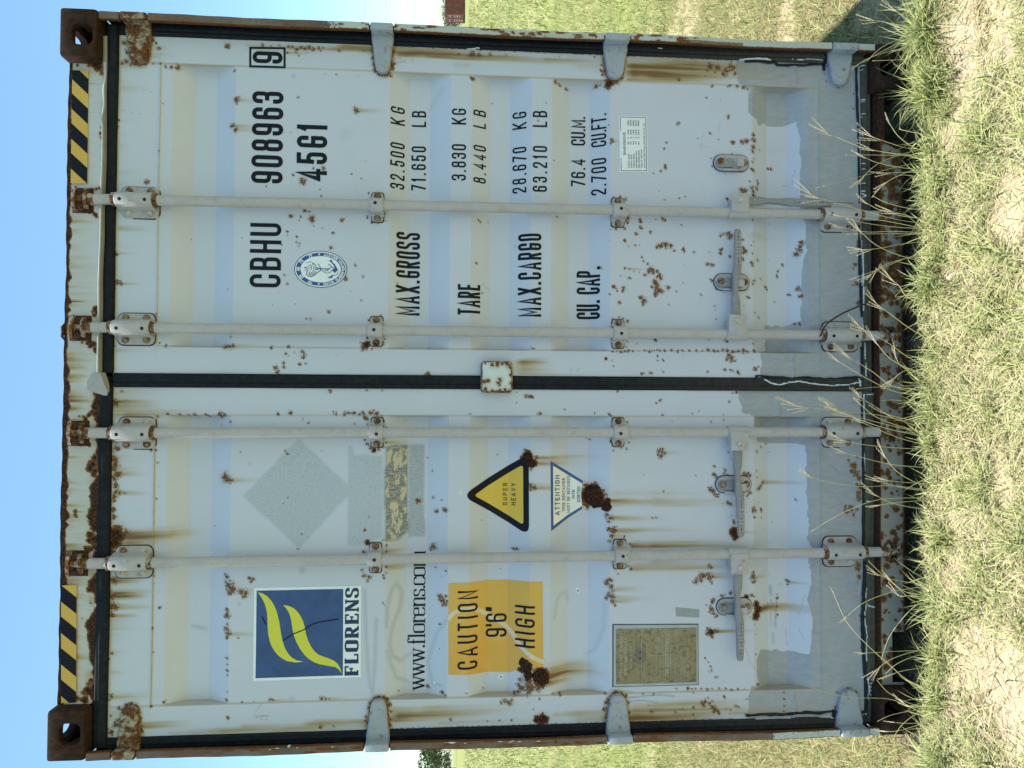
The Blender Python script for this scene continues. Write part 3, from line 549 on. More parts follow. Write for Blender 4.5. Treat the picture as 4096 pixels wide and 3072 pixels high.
(1.109, 0.2, 6.6, ''),(1.101, 0.271, 4.7, ''),(1.103, 0.718, 3.3, ''),(1.128, 0.278, 3.3, ''),(0.567, 0.804, 3.3, ''),(0.539, 0.914, 6.6, ''),(0.489, 0.89, 9.4, ''),(0.497, 0.875, 11.3, ''),
(0.496, 0.861, 12.2, ''),(0.493, 0.846, 9.4, ''),(0.482, 0.797, 7.5, ''),(0.474, 0.795, 5.6, ''),(0.471, 0.76, 6.6, ''),(0.476, 0.831, 5.6, ''),(0.494, 0.729, 2.8, ''),(0.473, 0.704, 2.8, ''),
(0.533, 0.664, 7.5, ''),(0.538, 0.652, 7.5, ''),(0.543, 0.634, 9.4, ''),(0.531, 0.629, 12.2, ''),(0.536, 0.639, 6.6, ''),(0.482, 0.662, 7.5, ''),(0.47, 0.664, 6.6, ''),(0.487, 0.657, 4.7, ''),
(0.518, 0.581, 6.6, ''),(0.514, 0.54, 4.7, ''),(0.489, 0.58, 9.4, ''),(0.479, 0.572, 10.3, ''),(0.474, 0.58, 7.5, ''),(0.499, 0.552, 3.8, ''),(0.455, 0.585, 6.6, ''),(0.447, 0.58, 5.6, ''),
(0.458, 0.629, 5.6, ''),(0.452, 0.525, 6.6, ''),(0.447, 0.519, 4.7, ''),(0.438, 0.55, 8.4, ''),(0.428, 0.545, 6.6, ''),(0.472, 0.546, 3.8, ''),(0.54, 0.515, 4.2, ''),(0.429, 0.709, 7.5, ''),
(0.426, 0.694, 7.5, ''),(0.43, 0.718, 3.8, ''),(0.405, 0.914, 11.3, ''),(0.398, 0.907, 8.4, ''),(0.386, 0.885, 9.4, ''),(0.377, 0.88, 9.4, ''),(0.379, 0.892, 6.6, ''),(0.362, 0.9, 13.1, ''),
(0.345, 0.895, 11.3, ''),(0.333, 0.888, 11.3, ''),(0.319, 0.9, 9.4, ''),(0.329, 0.875, 9.4, ''),(0.331, 0.871, 6.6, ''),(0.343, 0.853, 10.3, ''),(0.331, 0.824, 4.2, ''),(0.424, 0.793, 2.3, ''),
(0.361, 0.798, 3.3, ''),(0.321, 0.736, 5.6, ''),(0.282, 0.851, 4.7, ''),(0.28, 0.686, 4.7, ''),(0.267, 0.682, 2.8, ''),(0.233, 0.679, 4.2, ''),(0.354, 0.485, 6.6, ''),(0.349, 0.48, 5.6, ''),
(0.457, 0.469, 2.8, ''),(0.438, 0.419, 6.6, ''),(0.415, 0.437, 6.1, ''),(0.394, 0.44, 4.2, ''),(0.401, 0.44, 3.3, ''),(0.383, 0.509, 4.2, ''),(0.315, 0.565, 5.6, ''),(0.312, 0.558, 3.8, ''),
(0.26, 0.536, 4.2, ''),(0.247, 0.521, 4.2, ''),(0.24, 0.517, 4.2, ''),(0.283, 0.578, 3.8, ''),(0.303, 0.45, 4.7, ''),(0.517, 0.36, 8.4, ''),(0.503, 0.362, 9.4, ''),(0.488, 0.365, 11.3, ''),
(0.476, 0.375, 11.3, ''),(0.508, 0.357, 6.6, ''),(0.349, 0.37, 10.3, ''),(0.342, 0.363, 6.6, ''),(0.323, 0.362, 8.4, ''),(0.33, 0.399, 6.6, ''),(0.222, 0.381, 5.6, ''),(0.221, 0.366, 6.6, ''),
(0.16, 0.902, 5.6, ''),(0.155, 0.897, 4.7, ''),(0.161, 0.643, 6.6, ''),(0.155, 0.641, 5.6, ''),(0.148, 0.544, 4.2, ''),(0.163, 0.707, 4.7, ''),(0.119, 0.909, 5.6, ''),(0.122, 0.89, 5.6, ''),
(0.12, 0.866, 5.6, ''),(0.122, 0.841, 6.6, ''),(0.119, 0.822, 6.6, ''),(0.121, 0.802, 5.6, ''),(0.122, 0.778, 5.6, ''),(0.121, 0.753, 5.6, ''),(0.121, 0.729, 4.7, ''),(0.124, 0.709, 7.5, ''),
(0.121, 0.689, 6.6, ''),(0.12, 0.674, 6.6, ''),(0.125, 0.655, 8.4, ''),(0.122, 0.64, 8.4, ''),(0.12, 0.62, 6.6, ''),(0.121, 0.6, 8.4, ''),(0.121, 0.581, 9.4, ''),(0.12, 0.566, 6.6, ''),(0.122, 0.541, 7.5, ''),
(0.106, 0.635, 9.4, ''),(0.096, 0.625, 11.3, ''),(0.094, 0.64, 8.4, ''),(0.087, 0.615, 6.6, ''),(0.084, 0.625, 5.6, ''),(0.089, 0.606, 3.8, ''),(0.088, 0.875, 4.2, ''),(0.084, 0.87, 4.2, ''),
(0.086, 0.892, 3.8, ''),(0.101, 0.892, 4.7, ''),(0.105, 0.802, 2.8, ''),(0.093, 0.548, 2.8, ''),(0.054, 0.648, 6.6, ''),(0.053, 0.628, 5.6, ''),(0.05, 0.618, 5.6, ''),(0.046, 0.601, 7.5, ''),
(0.041, 0.596, 5.6, ''),(0.058, 0.539, 9.4, ''),(0.053, 0.534, 4.7, ''),(0.066, 0.526, 3.8, ''),(0.046, 0.873, 5.6, ''),(0.047, 0.712, 4.7, ''),(0.041, 0.914, 6.6, ''),(-0.029, 0.621, 3.8, ''),
(-0.026, 0.606, 6.6, ''),(-0.027, 0.598, 4.7, ''),(0.37, 0.694, 6.6, ''),(0.375, 0.699, 4.7, ''),(0.341, 0.679, 4.7, ''),(0.373, 0.54, 6.6, ''),(0.363, 0.545, 5.6, ''),(0.338, 0.575, 4.7, ''),
(0.341, 0.565, 3.8, ''),(0.336, 0.585, 3.3, ''),(0.376, 0.62, 2.8, ''),(0.517, 0.152, 9.4, ''),(0.438, 0.168, 8.4, ''),(0.369, 0.163, 10.3, ''),(0.301, 0.153, 11.7, ''),(0.507, 0.157, 6.6, ''),
(0.423, 0.173, 4.2, ''),(0.364, 0.176, 4.7, ''),(0.21, 0.571, 3.3, ''),(-0.374, 0.87, 3.8, ''),(-0.468, 0.909, 3.8, ''),(-0.466, 0.895, 4.2, ''),(-0.234, 0.885, 9.4, ''),(-0.227, 0.875, 9.4, ''),
(-0.241, 0.87, 10.3, 's'),(-0.251, 0.88, 8.4, ''),(-0.244, 0.89, 5.6, ''),(-0.285, 0.69, 4.2, ''),(-0.289, 0.684, 4.2, ''),(-0.319, 0.754, 3.8, ''),(-0.128, 0.841, 2.8, ''),(-0.131, 0.698, 5.6, ''),
(-0.123, 0.653, 4.2, ''),(-0.105, 0.655, 2.8, ''),(-0.1, 0.767, 3.3, ''),(-0.093, 0.744, 2.8, ''),(-0.106, 0.875, 4.7, ''),(-0.056, 0.885, 4.7, ''),(-0.053, 0.88, 3.8, ''),(-0.063, 0.897, 3.8, ''),
(-0.058, 0.633, 5.6, ''),(-0.221, 0.51, 4.2, ''),(-0.234, 0.528, 4.7, ''),(-0.239, 0.526, 3.8, ''),(-0.302, 0.53, 3.8, ''),(-0.304, 0.529, 3.8, ''),(-0.328, 0.527, 4.7, ''),(-0.366, 0.52, 10.3, ''),
(-0.359, 0.512, 8.4, ''),(-0.347, 0.503, 8.4, 's'),(-0.343, 0.498, 5.6, ''),(-0.318, 0.685, 8.4, ''),(-0.313, 0.69, 5.6, ''),(-0.325, 0.68, 6.6, ''),(-0.301, 0.646, 8.4, ''),(-0.313, 0.651, 6.6, ''),
(-0.318, 0.638, 5.6, ''),(-0.316, 0.577, 9.4, ''),(-0.314, 0.564, 8.4, ''),(-0.321, 0.557, 6.6, ''),(-0.325, 0.569, 6.6, ''),(-0.381, 0.557, 7.5, ''),(-0.388, 0.565, 6.6, ''),(-0.39, 0.582, 4.2, ''),
(-0.375, 0.69, 10.3, ''),(-0.365, 0.7, 8.4, ''),(-0.373, 0.705, 6.6, ''),(-0.387, 0.685, 8.4, ''),(-0.392, 0.675, 6.6, ''),(-0.385, 0.67, 5.6, ''),(-0.361, 0.71, 4.2, ''),(-0.393, 0.57, 4.7, ''),
(-0.397, 0.566, 3.8, ''),(-0.418, 0.636, 9.4, ''),(-0.421, 0.626, 7.5, ''),(-0.414, 0.641, 5.6, ''),(-0.418, 0.656, 3.3, ''),(-0.438, 0.545, 9.4, ''),(-0.445, 0.537, 8.4, ''),(-0.448, 0.547, 6.6, ''),
(-0.443, 0.51, 6.6, ''),(-0.45, 0.508, 4.7, ''),(-0.467, 0.541, 5.6, ''),(-0.472, 0.508, 4.7, ''),(-0.45, 0.567, 2.3, ''),(-0.49, 0.461, 2.3, ''),(-0.48, 0.617, 6.6, ''),(-0.49, 0.614, 6.6, ''),
(-0.519, 0.617, 15.0, 'd'),(-0.533, 0.609, 13.1, 'd'),(-0.514, 0.626, 7.5, ''),(-0.54, 0.602, 6.6, ''),(-0.517, 0.494, 3.3, ''),(-0.411, 0.379, 4.7, ''),(-0.405, 0.542, 2.8, ''),(-0.464, 0.607, 3.8, ''),
(-0.461, 0.626, 3.3, ''),(-0.189, 0.581, 3.8, ''),(-0.237, 0.636, 3.8, ''),(-0.261, 0.624, 3.3, ''),(-0.417, 0.52, 2.8, ''),(-0.285, 0.177, 14.1, ''),(-0.315, 0.167, 15.9, ''),(-0.305, 0.182, 11.3, ''),
(-0.329, 0.157, 11.3, ''),(-0.383, 0.157, 14.1, ''),(-0.402, 0.157, 14.1, ''),(-0.44, 0.188, 14.1, ''),(-0.45, 0.203, 12.2, ''),(-0.441, 0.163, 9.4, ''),(-0.431, 0.208, 7.5, ''),(-0.465, 0.178, 7.5, ''),
(-0.266, 0.197, 6.6, ''),(-0.256, 0.162, 6.6, ''),(-0.353, 0.167, 8.4, ''),(-0.363, 0.152, 9.4, ''),(-0.3, 0.243, 3.8, ''),(-0.635, 0.705, 7.5, ''),(-0.642, 0.7, 7.5, ''),(-0.644, 0.708, 5.6, ''),
(-0.672, 0.734, 14.1, ''),(-0.67, 0.725, 13.1, ''),(-0.668, 0.71, 11.3, 's'),(-0.684, 0.749, 11.3, ''),(-0.689, 0.734, 9.4, ''),(-0.694, 0.751, 7.5, ''),(-0.68, 0.705, 10.3, 's'),(-0.675, 0.695, 7.5, 's'),
(-0.692, 0.7, 5.6, ''),(-0.693, 0.764, 5.6, ''),(-0.701, 0.695, 3.3, ''),(-0.661, 0.545, 6.6, ''),(-0.673, 0.548, 9.4, ''),(-0.682, 0.543, 10.3, 's'),(-0.684, 0.555, 6.6, ''),(-0.694, 0.541, 7.5, ''),
(-0.696, 0.548, 5.6, ''),(-0.703, 0.407, 6.6, ''),(-0.706, 0.4, 6.6, 's'),(-0.698, 0.412, 4.7, ''),(-0.713, 0.405, 5.6, ''),(-0.742, 0.659, 7.5, ''),(-0.756, 0.691, 9.4, ''),(-0.765, 0.695, 7.5, ''),
(-0.789, 0.698, 9.4, ''),(-0.803, 0.691, 9.4, ''),(-0.811, 0.681, 8.4, ''),(-0.777, 0.703, 5.6, ''),(-0.798, 0.705, 5.6, ''),(-0.742, 0.666, 4.7, ''),(-0.738, 0.651, 4.2, ''),(-0.818, 0.686, 4.2, ''),
(-0.778, 0.531, 12.2, 'd'),(-0.797, 0.526, 15.0, 'ds'),(-0.816, 0.534, 14.1, 'd'),(-0.83, 0.529, 8.4, ''),(-0.792, 0.514, 7.5, 's'),(-0.825, 0.543, 5.6, ''),(-0.742, 0.553, 6.6, ''),(-0.747, 0.543, 4.7, ''),
(-0.748, 0.573, 7.5, 'd'),(-0.733, 0.629, 7.5, ''),(-0.724, 0.627, 3.8, ''),(-0.75, 0.443, 4.7, ''),(-0.765, 0.444, 5.6, ''),(-0.779, 0.445, 4.2, ''),(-0.793, 0.444, 5.6, ''),(-0.808, 0.446, 4.2, ''),
(-0.822, 0.444, 5.6, ''),(-0.832, 0.447, 3.8, ''),(-0.774, 0.717, 3.3, ''),(-0.86, 0.71, 9.4, ''),(-0.869, 0.7, 12.2, 'd'),(-0.865, 0.686, 10.3, 's'),(-0.874, 0.715, 7.5, ''),(-0.884, 0.696, 8.4, ''),
(-0.868, 0.676, 7.5, 's'),(-0.879, 0.705, 6.6, ''),(-0.856, 0.678, 4.7, ''),(-0.864, 0.625, 2.8, ''),(-0.988, 0.701, 5.6, ''),(-1.002, 0.698, 6.6, ''),(-1.006, 0.706, 4.2, ''),(-1.027, 0.684, 5.6, ''),
(-1.026, 0.676, 4.2, ''),(-0.881, 0.536, 3.3, ''),(-0.953, 0.535, 4.2, ''),(-0.959, 0.72, 3.8, ''),(-0.973, 0.71, 3.3, ''),(-0.964, 0.718, 2.8, ''),(-1.058, 0.529, 5.6, ''),(-1.06, 0.524, 4.7, ''),
(-1.04, 0.654, 2.8, ''),(-1.063, 0.783, 7.5, ''),(-1.066, 0.769, 4.7, ''),(-1.065, 0.754, 4.7, ''),(-1.065, 0.735, 4.2, ''),(-1.067, 0.715, 6.6, ''),(-1.066, 0.696, 4.7, ''),(-1.068, 0.671, 6.6, ''),
(-1.067, 0.647, 5.6, ''),(-1.071, 0.627, 4.7, ''),(-1.069, 0.603, 4.2, ''),(-1.07, 0.579, 3.3, ''),(-1.078, 0.764, 3.8, ''),(-1.114, 0.73, 10.3, ''),(-1.11, 0.72, 7.5, ''),(-1.124, 0.725, 7.5, ''),
(-1.119, 0.706, 6.6, ''),(-1.129, 0.696, 9.4, ''),(-1.139, 0.686, 9.4, ''),(-1.144, 0.676, 7.5, ''),(-1.146, 0.691, 6.6, ''),(-1.096, 0.711, 3.8, ''),(-1.108, 0.696, 4.7, ''),(-1.093, 0.654, 5.6, ''),
(-1.097, 0.652, 3.8, ''),(-1.13, 0.764, 5.6, ''),(-1.125, 0.759, 3.8, ''),(-1.137, 0.645, 4.7, ''),(-1.14, 0.632, 4.7, ''),(-1.127, 0.613, 6.6, ''),(-1.132, 0.603, 4.7, ''),(-1.154, 0.633, 4.2, ''),
(-1.153, 0.672, 5.6, ''),(-1.154, 0.764, 5.6, ''),(-1.133, 0.803, 4.7, ''),(-1.144, 0.827, 4.7, ''),(-1.079, 0.905, 3.8, ''),(-1.062, 0.824, 3.8, ''),(-1.098, 0.723, 2.8, ''),(-1.156, 0.579, 3.3, ''),
(-1.087, 0.676, 2.8, ''),(-1.139, 0.914, 6.6, ''),(-1.104, 0.574, 2.8, ''),(-0.639, 0.159, 12.2, ''),(-0.654, 0.161, 12.2, ''),(-0.683, 0.157, 11.3, ''),(-0.702, 0.164, 6.6, ''),(-0.823, 0.15, 7.0, ''),
(-0.933, 0.153, 5.6, ''),(-0.731, 0.169, 4.2, ''),(-1.076, 0.192, 5.6, ''),(-1.091, 0.172, 6.6, ''),(-1.124, 0.167, 5.6, ''),(-1.089, 0.242, 4.7, ''),(-1.141, 0.247, 7.5, ''),(-1.084, 0.438, 4.7, ''),
(-1.108, 0.436, 4.2, ''),(-1.131, 0.436, 4.2, ''),(-1.15, 0.438, 3.8, ''),(-0.815, 0.598, 3.8, ''),(-0.818, 0.558, 3.3, ''),(-0.844, 0.543, 3.3, ''),(-0.8, 0.612, 3.3, '')]

STREAKS = [(-0.5213, 2.7036, 0.02, 0.175, 1.6),(-0.5292, 2.7074, 0.0083, 0.2501, 0.7),(-0.0742, 2.73, 0.0208, 0.175, 0.8),(-0.0381, 2.7306, 0.025, 0.2084, 0.5),(-0.308, 2.7186, 0.0058, 0.05, 0.9),
(0.4471, 2.7345, 0.0083, 0.1084, 0.4),(0.3239, 2.7325, 0.0083, 0.0834, 0.3),(-0.6626, 2.732, 0.0114, 0.1181, 1.2),(-0.7102, 2.727, 0.0127, 0.1181, 1.4),(-0.6973, 2.7272, 0.0082, 0.2181, 0.7),
(-0.749, 2.7306, 0.0045, 0.2181, 0.6),(-1.0393, 2.7322, 0.0109, 0.2362, 0.9),(-1.1364, 2.6367, 0.0109, 0.1908, 1.0),(-0.6497, 2.7322, 0.0182, 0.0909, 0.6),(1.07, 2.7288, 0.0058, 0.175, 0.7),
(1.0979, 2.6471, 0.0125, 0.125, 0.6),(1.1234, 2.6279, 0.0083, 0.0667, 0.7),(1.0864, 2.7291, 0.0125, 0.05, 0.5),(-1.1263, 1.8088, 0.0159, 0.422, 1.25),(-1.1399, 1.811, 0.0094, 0.1969, 0.9),
(-1.1158, 1.6971, 0.0131, 0.4221, 0.7),(-1.1079, 1.8158, 0.0094, 0.0938, 0.7),(-0.9905, 1.2843, 0.0159, 0.197, 1.4),(-1.0114, 1.2843, 0.0141, 0.2908, 0.8),(-0.9694, 1.2938, 0.0094, 0.2345, 0.5),
(-1.0301, 1.2771, 0.0094, 0.1407, 0.6),(-1.1236, 0.9897, 0.0113, 0.4221, 0.9),(-1.1399, 0.9921, 0.0141, 0.5159, 0.8),(-1.13, 0.9184, 0.0103, 0.3, 1.0),(1.1387, 1.8158, 0.0094, 0.2813, 0.95),
(1.1174, 1.8156, 0.0141, 0.1407, 0.5),(1.132, 1.7134, 0.0066, 0.6097, 0.8),(1.1415, 1.5727, 0.0075, 0.4221, 0.5),(1.1309, 1.0045, 0.0169, 0.4221, 1.5),(1.0994, 1.0045, 0.0159, 0.4221, 1.3),
(1.0775, 1.0069, 0.0066, 0.3283, 0.9),(1.1455, 1.0045, 0.0094, 0.2814, 1.0),(1.0955, 0.9196, 0.0113, 0.3, 0.8),(1.1247, 0.9196, 0.0188, 0.3, 0.7),(-0.255, 1.3145, 0.0103, 0.3282, 0.6),
(-0.2738, 1.3144, 0.0122, 0.2344, 0.55),(-0.3558, 1.3212, 0.0075, 0.1969, 0.6),(-0.4159, 1.0593, 0.0103, 0.7033, 0.85),(-0.3781, 1.0714, 0.0234, 0.5627, 0.35),(-0.4678, 1.0424, 0.0075, 0.2344, 0.6),
(-0.5104, 1.028, 0.0075, 0.3282, 0.7),(-0.5674, 0.9847, 0.0056, 0.5158, 1.1),(-0.5603, 0.9871, 0.0122, 0.422, 0.6),(-0.638, 0.9846, 0.0122, 0.5627, 0.8),(-0.6474, 0.987, 0.0056, 0.3282, 0.7),
(-0.5656, 0.9187, 0.0047, 0.3282, 0.9),(-0.5585, 0.9187, 0.0113, 0.4219, 0.5),(-0.6251, 0.9187, 0.0122, 0.4219, 0.5),(-0.4072, 0.9188, 0.0141, 0.1969, 0.45),(-0.3977, 0.9188, 0.0281, 0.2438, 0.3),
(-0.2035, 1.8347, 0.0066, 0.1219, 0.5),(-0.6272, 1.8358, 0.0113, 0.2344, 0.6),(-0.5744, 1.8339, 0.0075, 0.075, 0.6),(-0.7129, 1.043, 0.0075, 0.1501, 0.8),(-0.7457, 1.0429, 0.0075, 0.197, 0.7),
(0.0749, 1.3868, 0.0113, 0.1219, 1.2),(0.0514, 1.3867, 0.0141, 0.15, 0.9),(0.0349, 1.3866, 0.0047, 0.3564, 0.6),(0.5375, 0.5647, 0.0103, 0.15, 0.6),(0.3717, 0.6049, 0.0281, 0.2344, 0.25),
(-0.3473, 0.4976, 0.0056, 0.2063, 0.9),(-0.519, 0.5821, 0.0047, 0.0844, 0.8),(-0.3518, 0.5521, 0.0281, 0.2344, 0.3),(-0.7969, 0.5138, 0.0122, 0.2625, 0.9),(-0.8675, 0.676, 0.0066, 0.1969, 0.8),
(-0.6729, 0.6953, 0.0094, 0.0938, 0.7),(-0.6775, 0.5332, 0.0094, 0.0563, 0.7),(-0.7868, 0.5483, 0.0328, 0.2344, 0.3),(-0.6957, 2.3383, 0.0113, 0.0938, 0.6),(-0.8442, 2.3453, 0.0066, 0.1313, 0.6),
(-0.5725, 1.3791, 0.0047, 0.0375, 0.4),(-0.1101, 2.7063, 0.0125, 0.2917, 0.7),(-0.0982, 2.7296, 0.0058, 0.3334, 0.6),(-0.3325, 0.5866, 0.0375, 0.3282, 0.25),(0.8761, 0.5039, 0.0281, 0.1969, 0.35)]

HINGES = [(1, 2.7115, 2.6229, 1.0662, 'rust'),(1, 1.8975, 1.817, 1.0643, 'grey'),(1, 1.0937, 1.002, 1.0749, 'grey'),(1, 0.276, 0.1797, 1.082, 'pale'),(-1, 2.7007, 2.6225, -1.0668, 'rust'),
(-1, 1.895, 1.8112, -1.067, 'grey'),(-1, 1.0794, 0.9895, -1.0724, 'grey'),(-1, 0.2581, 0.1536, -1.0764, 'pale')]
def hinge_outline(s, zt, zb, xt):
    zc = (zt+zb)/2; h = (zt-zb)/2; x0 = 1.203 if s > 0 else -1.209
    L = abs(x0)-abs(xt)
    def X(u): return x0 - s*u
    out = [(X(0),zc-h*.94),(X(.030),zc-h*.92),(X(.055),zc-h*.80),(X(L-.030),zc-h*.66),(X(L-.012),zc-h*.55),(X(L-.003),zc-h*.34),(X(L),zc)]
    return out + [(a, 2*zc-b) for a, b in out[-2::-1]], X, L, zc, h
DOORS = {'right': (0.002, 1.185), 'left': (-1.188, -0.004)}
door = {}
for side, (dx0, dx1) in DOORS.items():
    px0, px1 = PANELS[side]
    xs = axis(dx0, dx1, .0042, (px0, px0+.0012, px1-.0012, px1))
    zs = axis(.143, 2.737, .0042, tuple(BREAKS)+(PZ0, PZ1, PZ0+.002, PZ1-.002))
    F = Fields(xs, zs)
    for x, z, r, fl in SPOTS:
        if not dx0-.02 < x < dx1+.02: continue
        r = r/1000
        if 'b' in fl: F.blob('speck', x, z, max(r, .003), 1.0); continue
        deep = 'd' in fl
        F.blob('rust', x, z, r*(1.08 if deep else 1.16), 2.0 if deep else .74, 1.25)
        F.halo('stain', x, z, r*1.5, .55 if deep else .34)
        if 's' in fl: F.streak(x, z, r*.9, r*(9 if deep else 7)+.03, .9 if deep else .65)
        elif r > .008: F.streak(x, z, r*.6, r*3.0, .28)
    for x, z, hw, ln, a in STREAKS:
        if dx0-.05 < x < dx1+.05: F.streak(x, z, hw*1.55, ln, a*.74)
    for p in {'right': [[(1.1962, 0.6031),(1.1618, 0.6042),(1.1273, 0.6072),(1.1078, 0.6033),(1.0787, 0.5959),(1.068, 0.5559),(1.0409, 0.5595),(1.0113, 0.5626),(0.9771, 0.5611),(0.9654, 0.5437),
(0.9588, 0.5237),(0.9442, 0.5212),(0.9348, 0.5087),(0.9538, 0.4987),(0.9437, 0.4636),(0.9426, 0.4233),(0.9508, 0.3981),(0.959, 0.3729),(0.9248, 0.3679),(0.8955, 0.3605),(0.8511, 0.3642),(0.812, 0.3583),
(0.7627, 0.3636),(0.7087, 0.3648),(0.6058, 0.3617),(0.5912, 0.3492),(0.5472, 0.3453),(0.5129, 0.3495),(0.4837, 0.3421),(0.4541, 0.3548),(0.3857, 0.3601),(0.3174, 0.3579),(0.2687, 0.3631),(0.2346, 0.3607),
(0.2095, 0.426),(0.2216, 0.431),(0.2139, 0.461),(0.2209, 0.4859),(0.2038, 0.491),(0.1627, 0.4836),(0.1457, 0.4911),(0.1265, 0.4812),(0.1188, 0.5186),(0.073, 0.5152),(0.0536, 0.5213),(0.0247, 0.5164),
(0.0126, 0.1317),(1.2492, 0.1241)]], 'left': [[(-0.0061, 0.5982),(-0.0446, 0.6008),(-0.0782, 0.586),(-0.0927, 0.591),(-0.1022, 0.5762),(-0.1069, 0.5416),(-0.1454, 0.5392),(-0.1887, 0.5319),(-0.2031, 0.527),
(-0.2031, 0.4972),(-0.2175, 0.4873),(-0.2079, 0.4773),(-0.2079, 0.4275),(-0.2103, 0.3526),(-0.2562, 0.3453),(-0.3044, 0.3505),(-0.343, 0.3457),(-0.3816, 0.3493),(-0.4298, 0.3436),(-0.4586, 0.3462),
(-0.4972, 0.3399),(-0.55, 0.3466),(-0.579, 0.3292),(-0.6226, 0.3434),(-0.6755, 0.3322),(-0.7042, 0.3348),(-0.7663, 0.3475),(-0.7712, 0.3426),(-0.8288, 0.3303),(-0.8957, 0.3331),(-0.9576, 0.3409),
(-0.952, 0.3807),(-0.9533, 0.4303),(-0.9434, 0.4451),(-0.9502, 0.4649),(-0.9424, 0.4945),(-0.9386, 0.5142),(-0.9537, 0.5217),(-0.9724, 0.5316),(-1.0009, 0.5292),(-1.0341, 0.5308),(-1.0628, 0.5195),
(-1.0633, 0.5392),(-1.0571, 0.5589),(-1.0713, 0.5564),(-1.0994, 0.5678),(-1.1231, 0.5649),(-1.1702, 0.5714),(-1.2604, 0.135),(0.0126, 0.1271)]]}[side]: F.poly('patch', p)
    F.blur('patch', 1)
    for p in {'right': [], 'left': [[(-0.3833, 2.3112),(-0.1898, 2.1301),(-0.3645, 1.9451),(-0.5621, 2.1238)], [(-0.215, 1.9647),(-0.215, 1.9488),(-0.245, 1.9463),(-0.2497, 1.8458),(-0.3927, 1.8446),
(-0.5261, 1.8457),(-0.5304, 1.8731),(-0.551, 1.882),(-0.5501, 1.9616)]]}[side]: F.poly('ghost', p)
    F.blur('ghost', 1)
    for p, a in {'right': [], 'left': [([(-0.2143, 1.8369),(-0.2119, 1.7651),(-0.5129, 1.7627),(-0.5382, 1.7926),(-0.5377, 1.8365),(-0.3494, 1.8404)], 1.0),([(-0.2102, 1.7624),(-0.2102, 1.7063),
(-0.5292, 1.704),(-0.5334, 1.7599)], 0.55)]}[side]: F.poly('scrape', p, a)
    F.blur('scrape', 1)
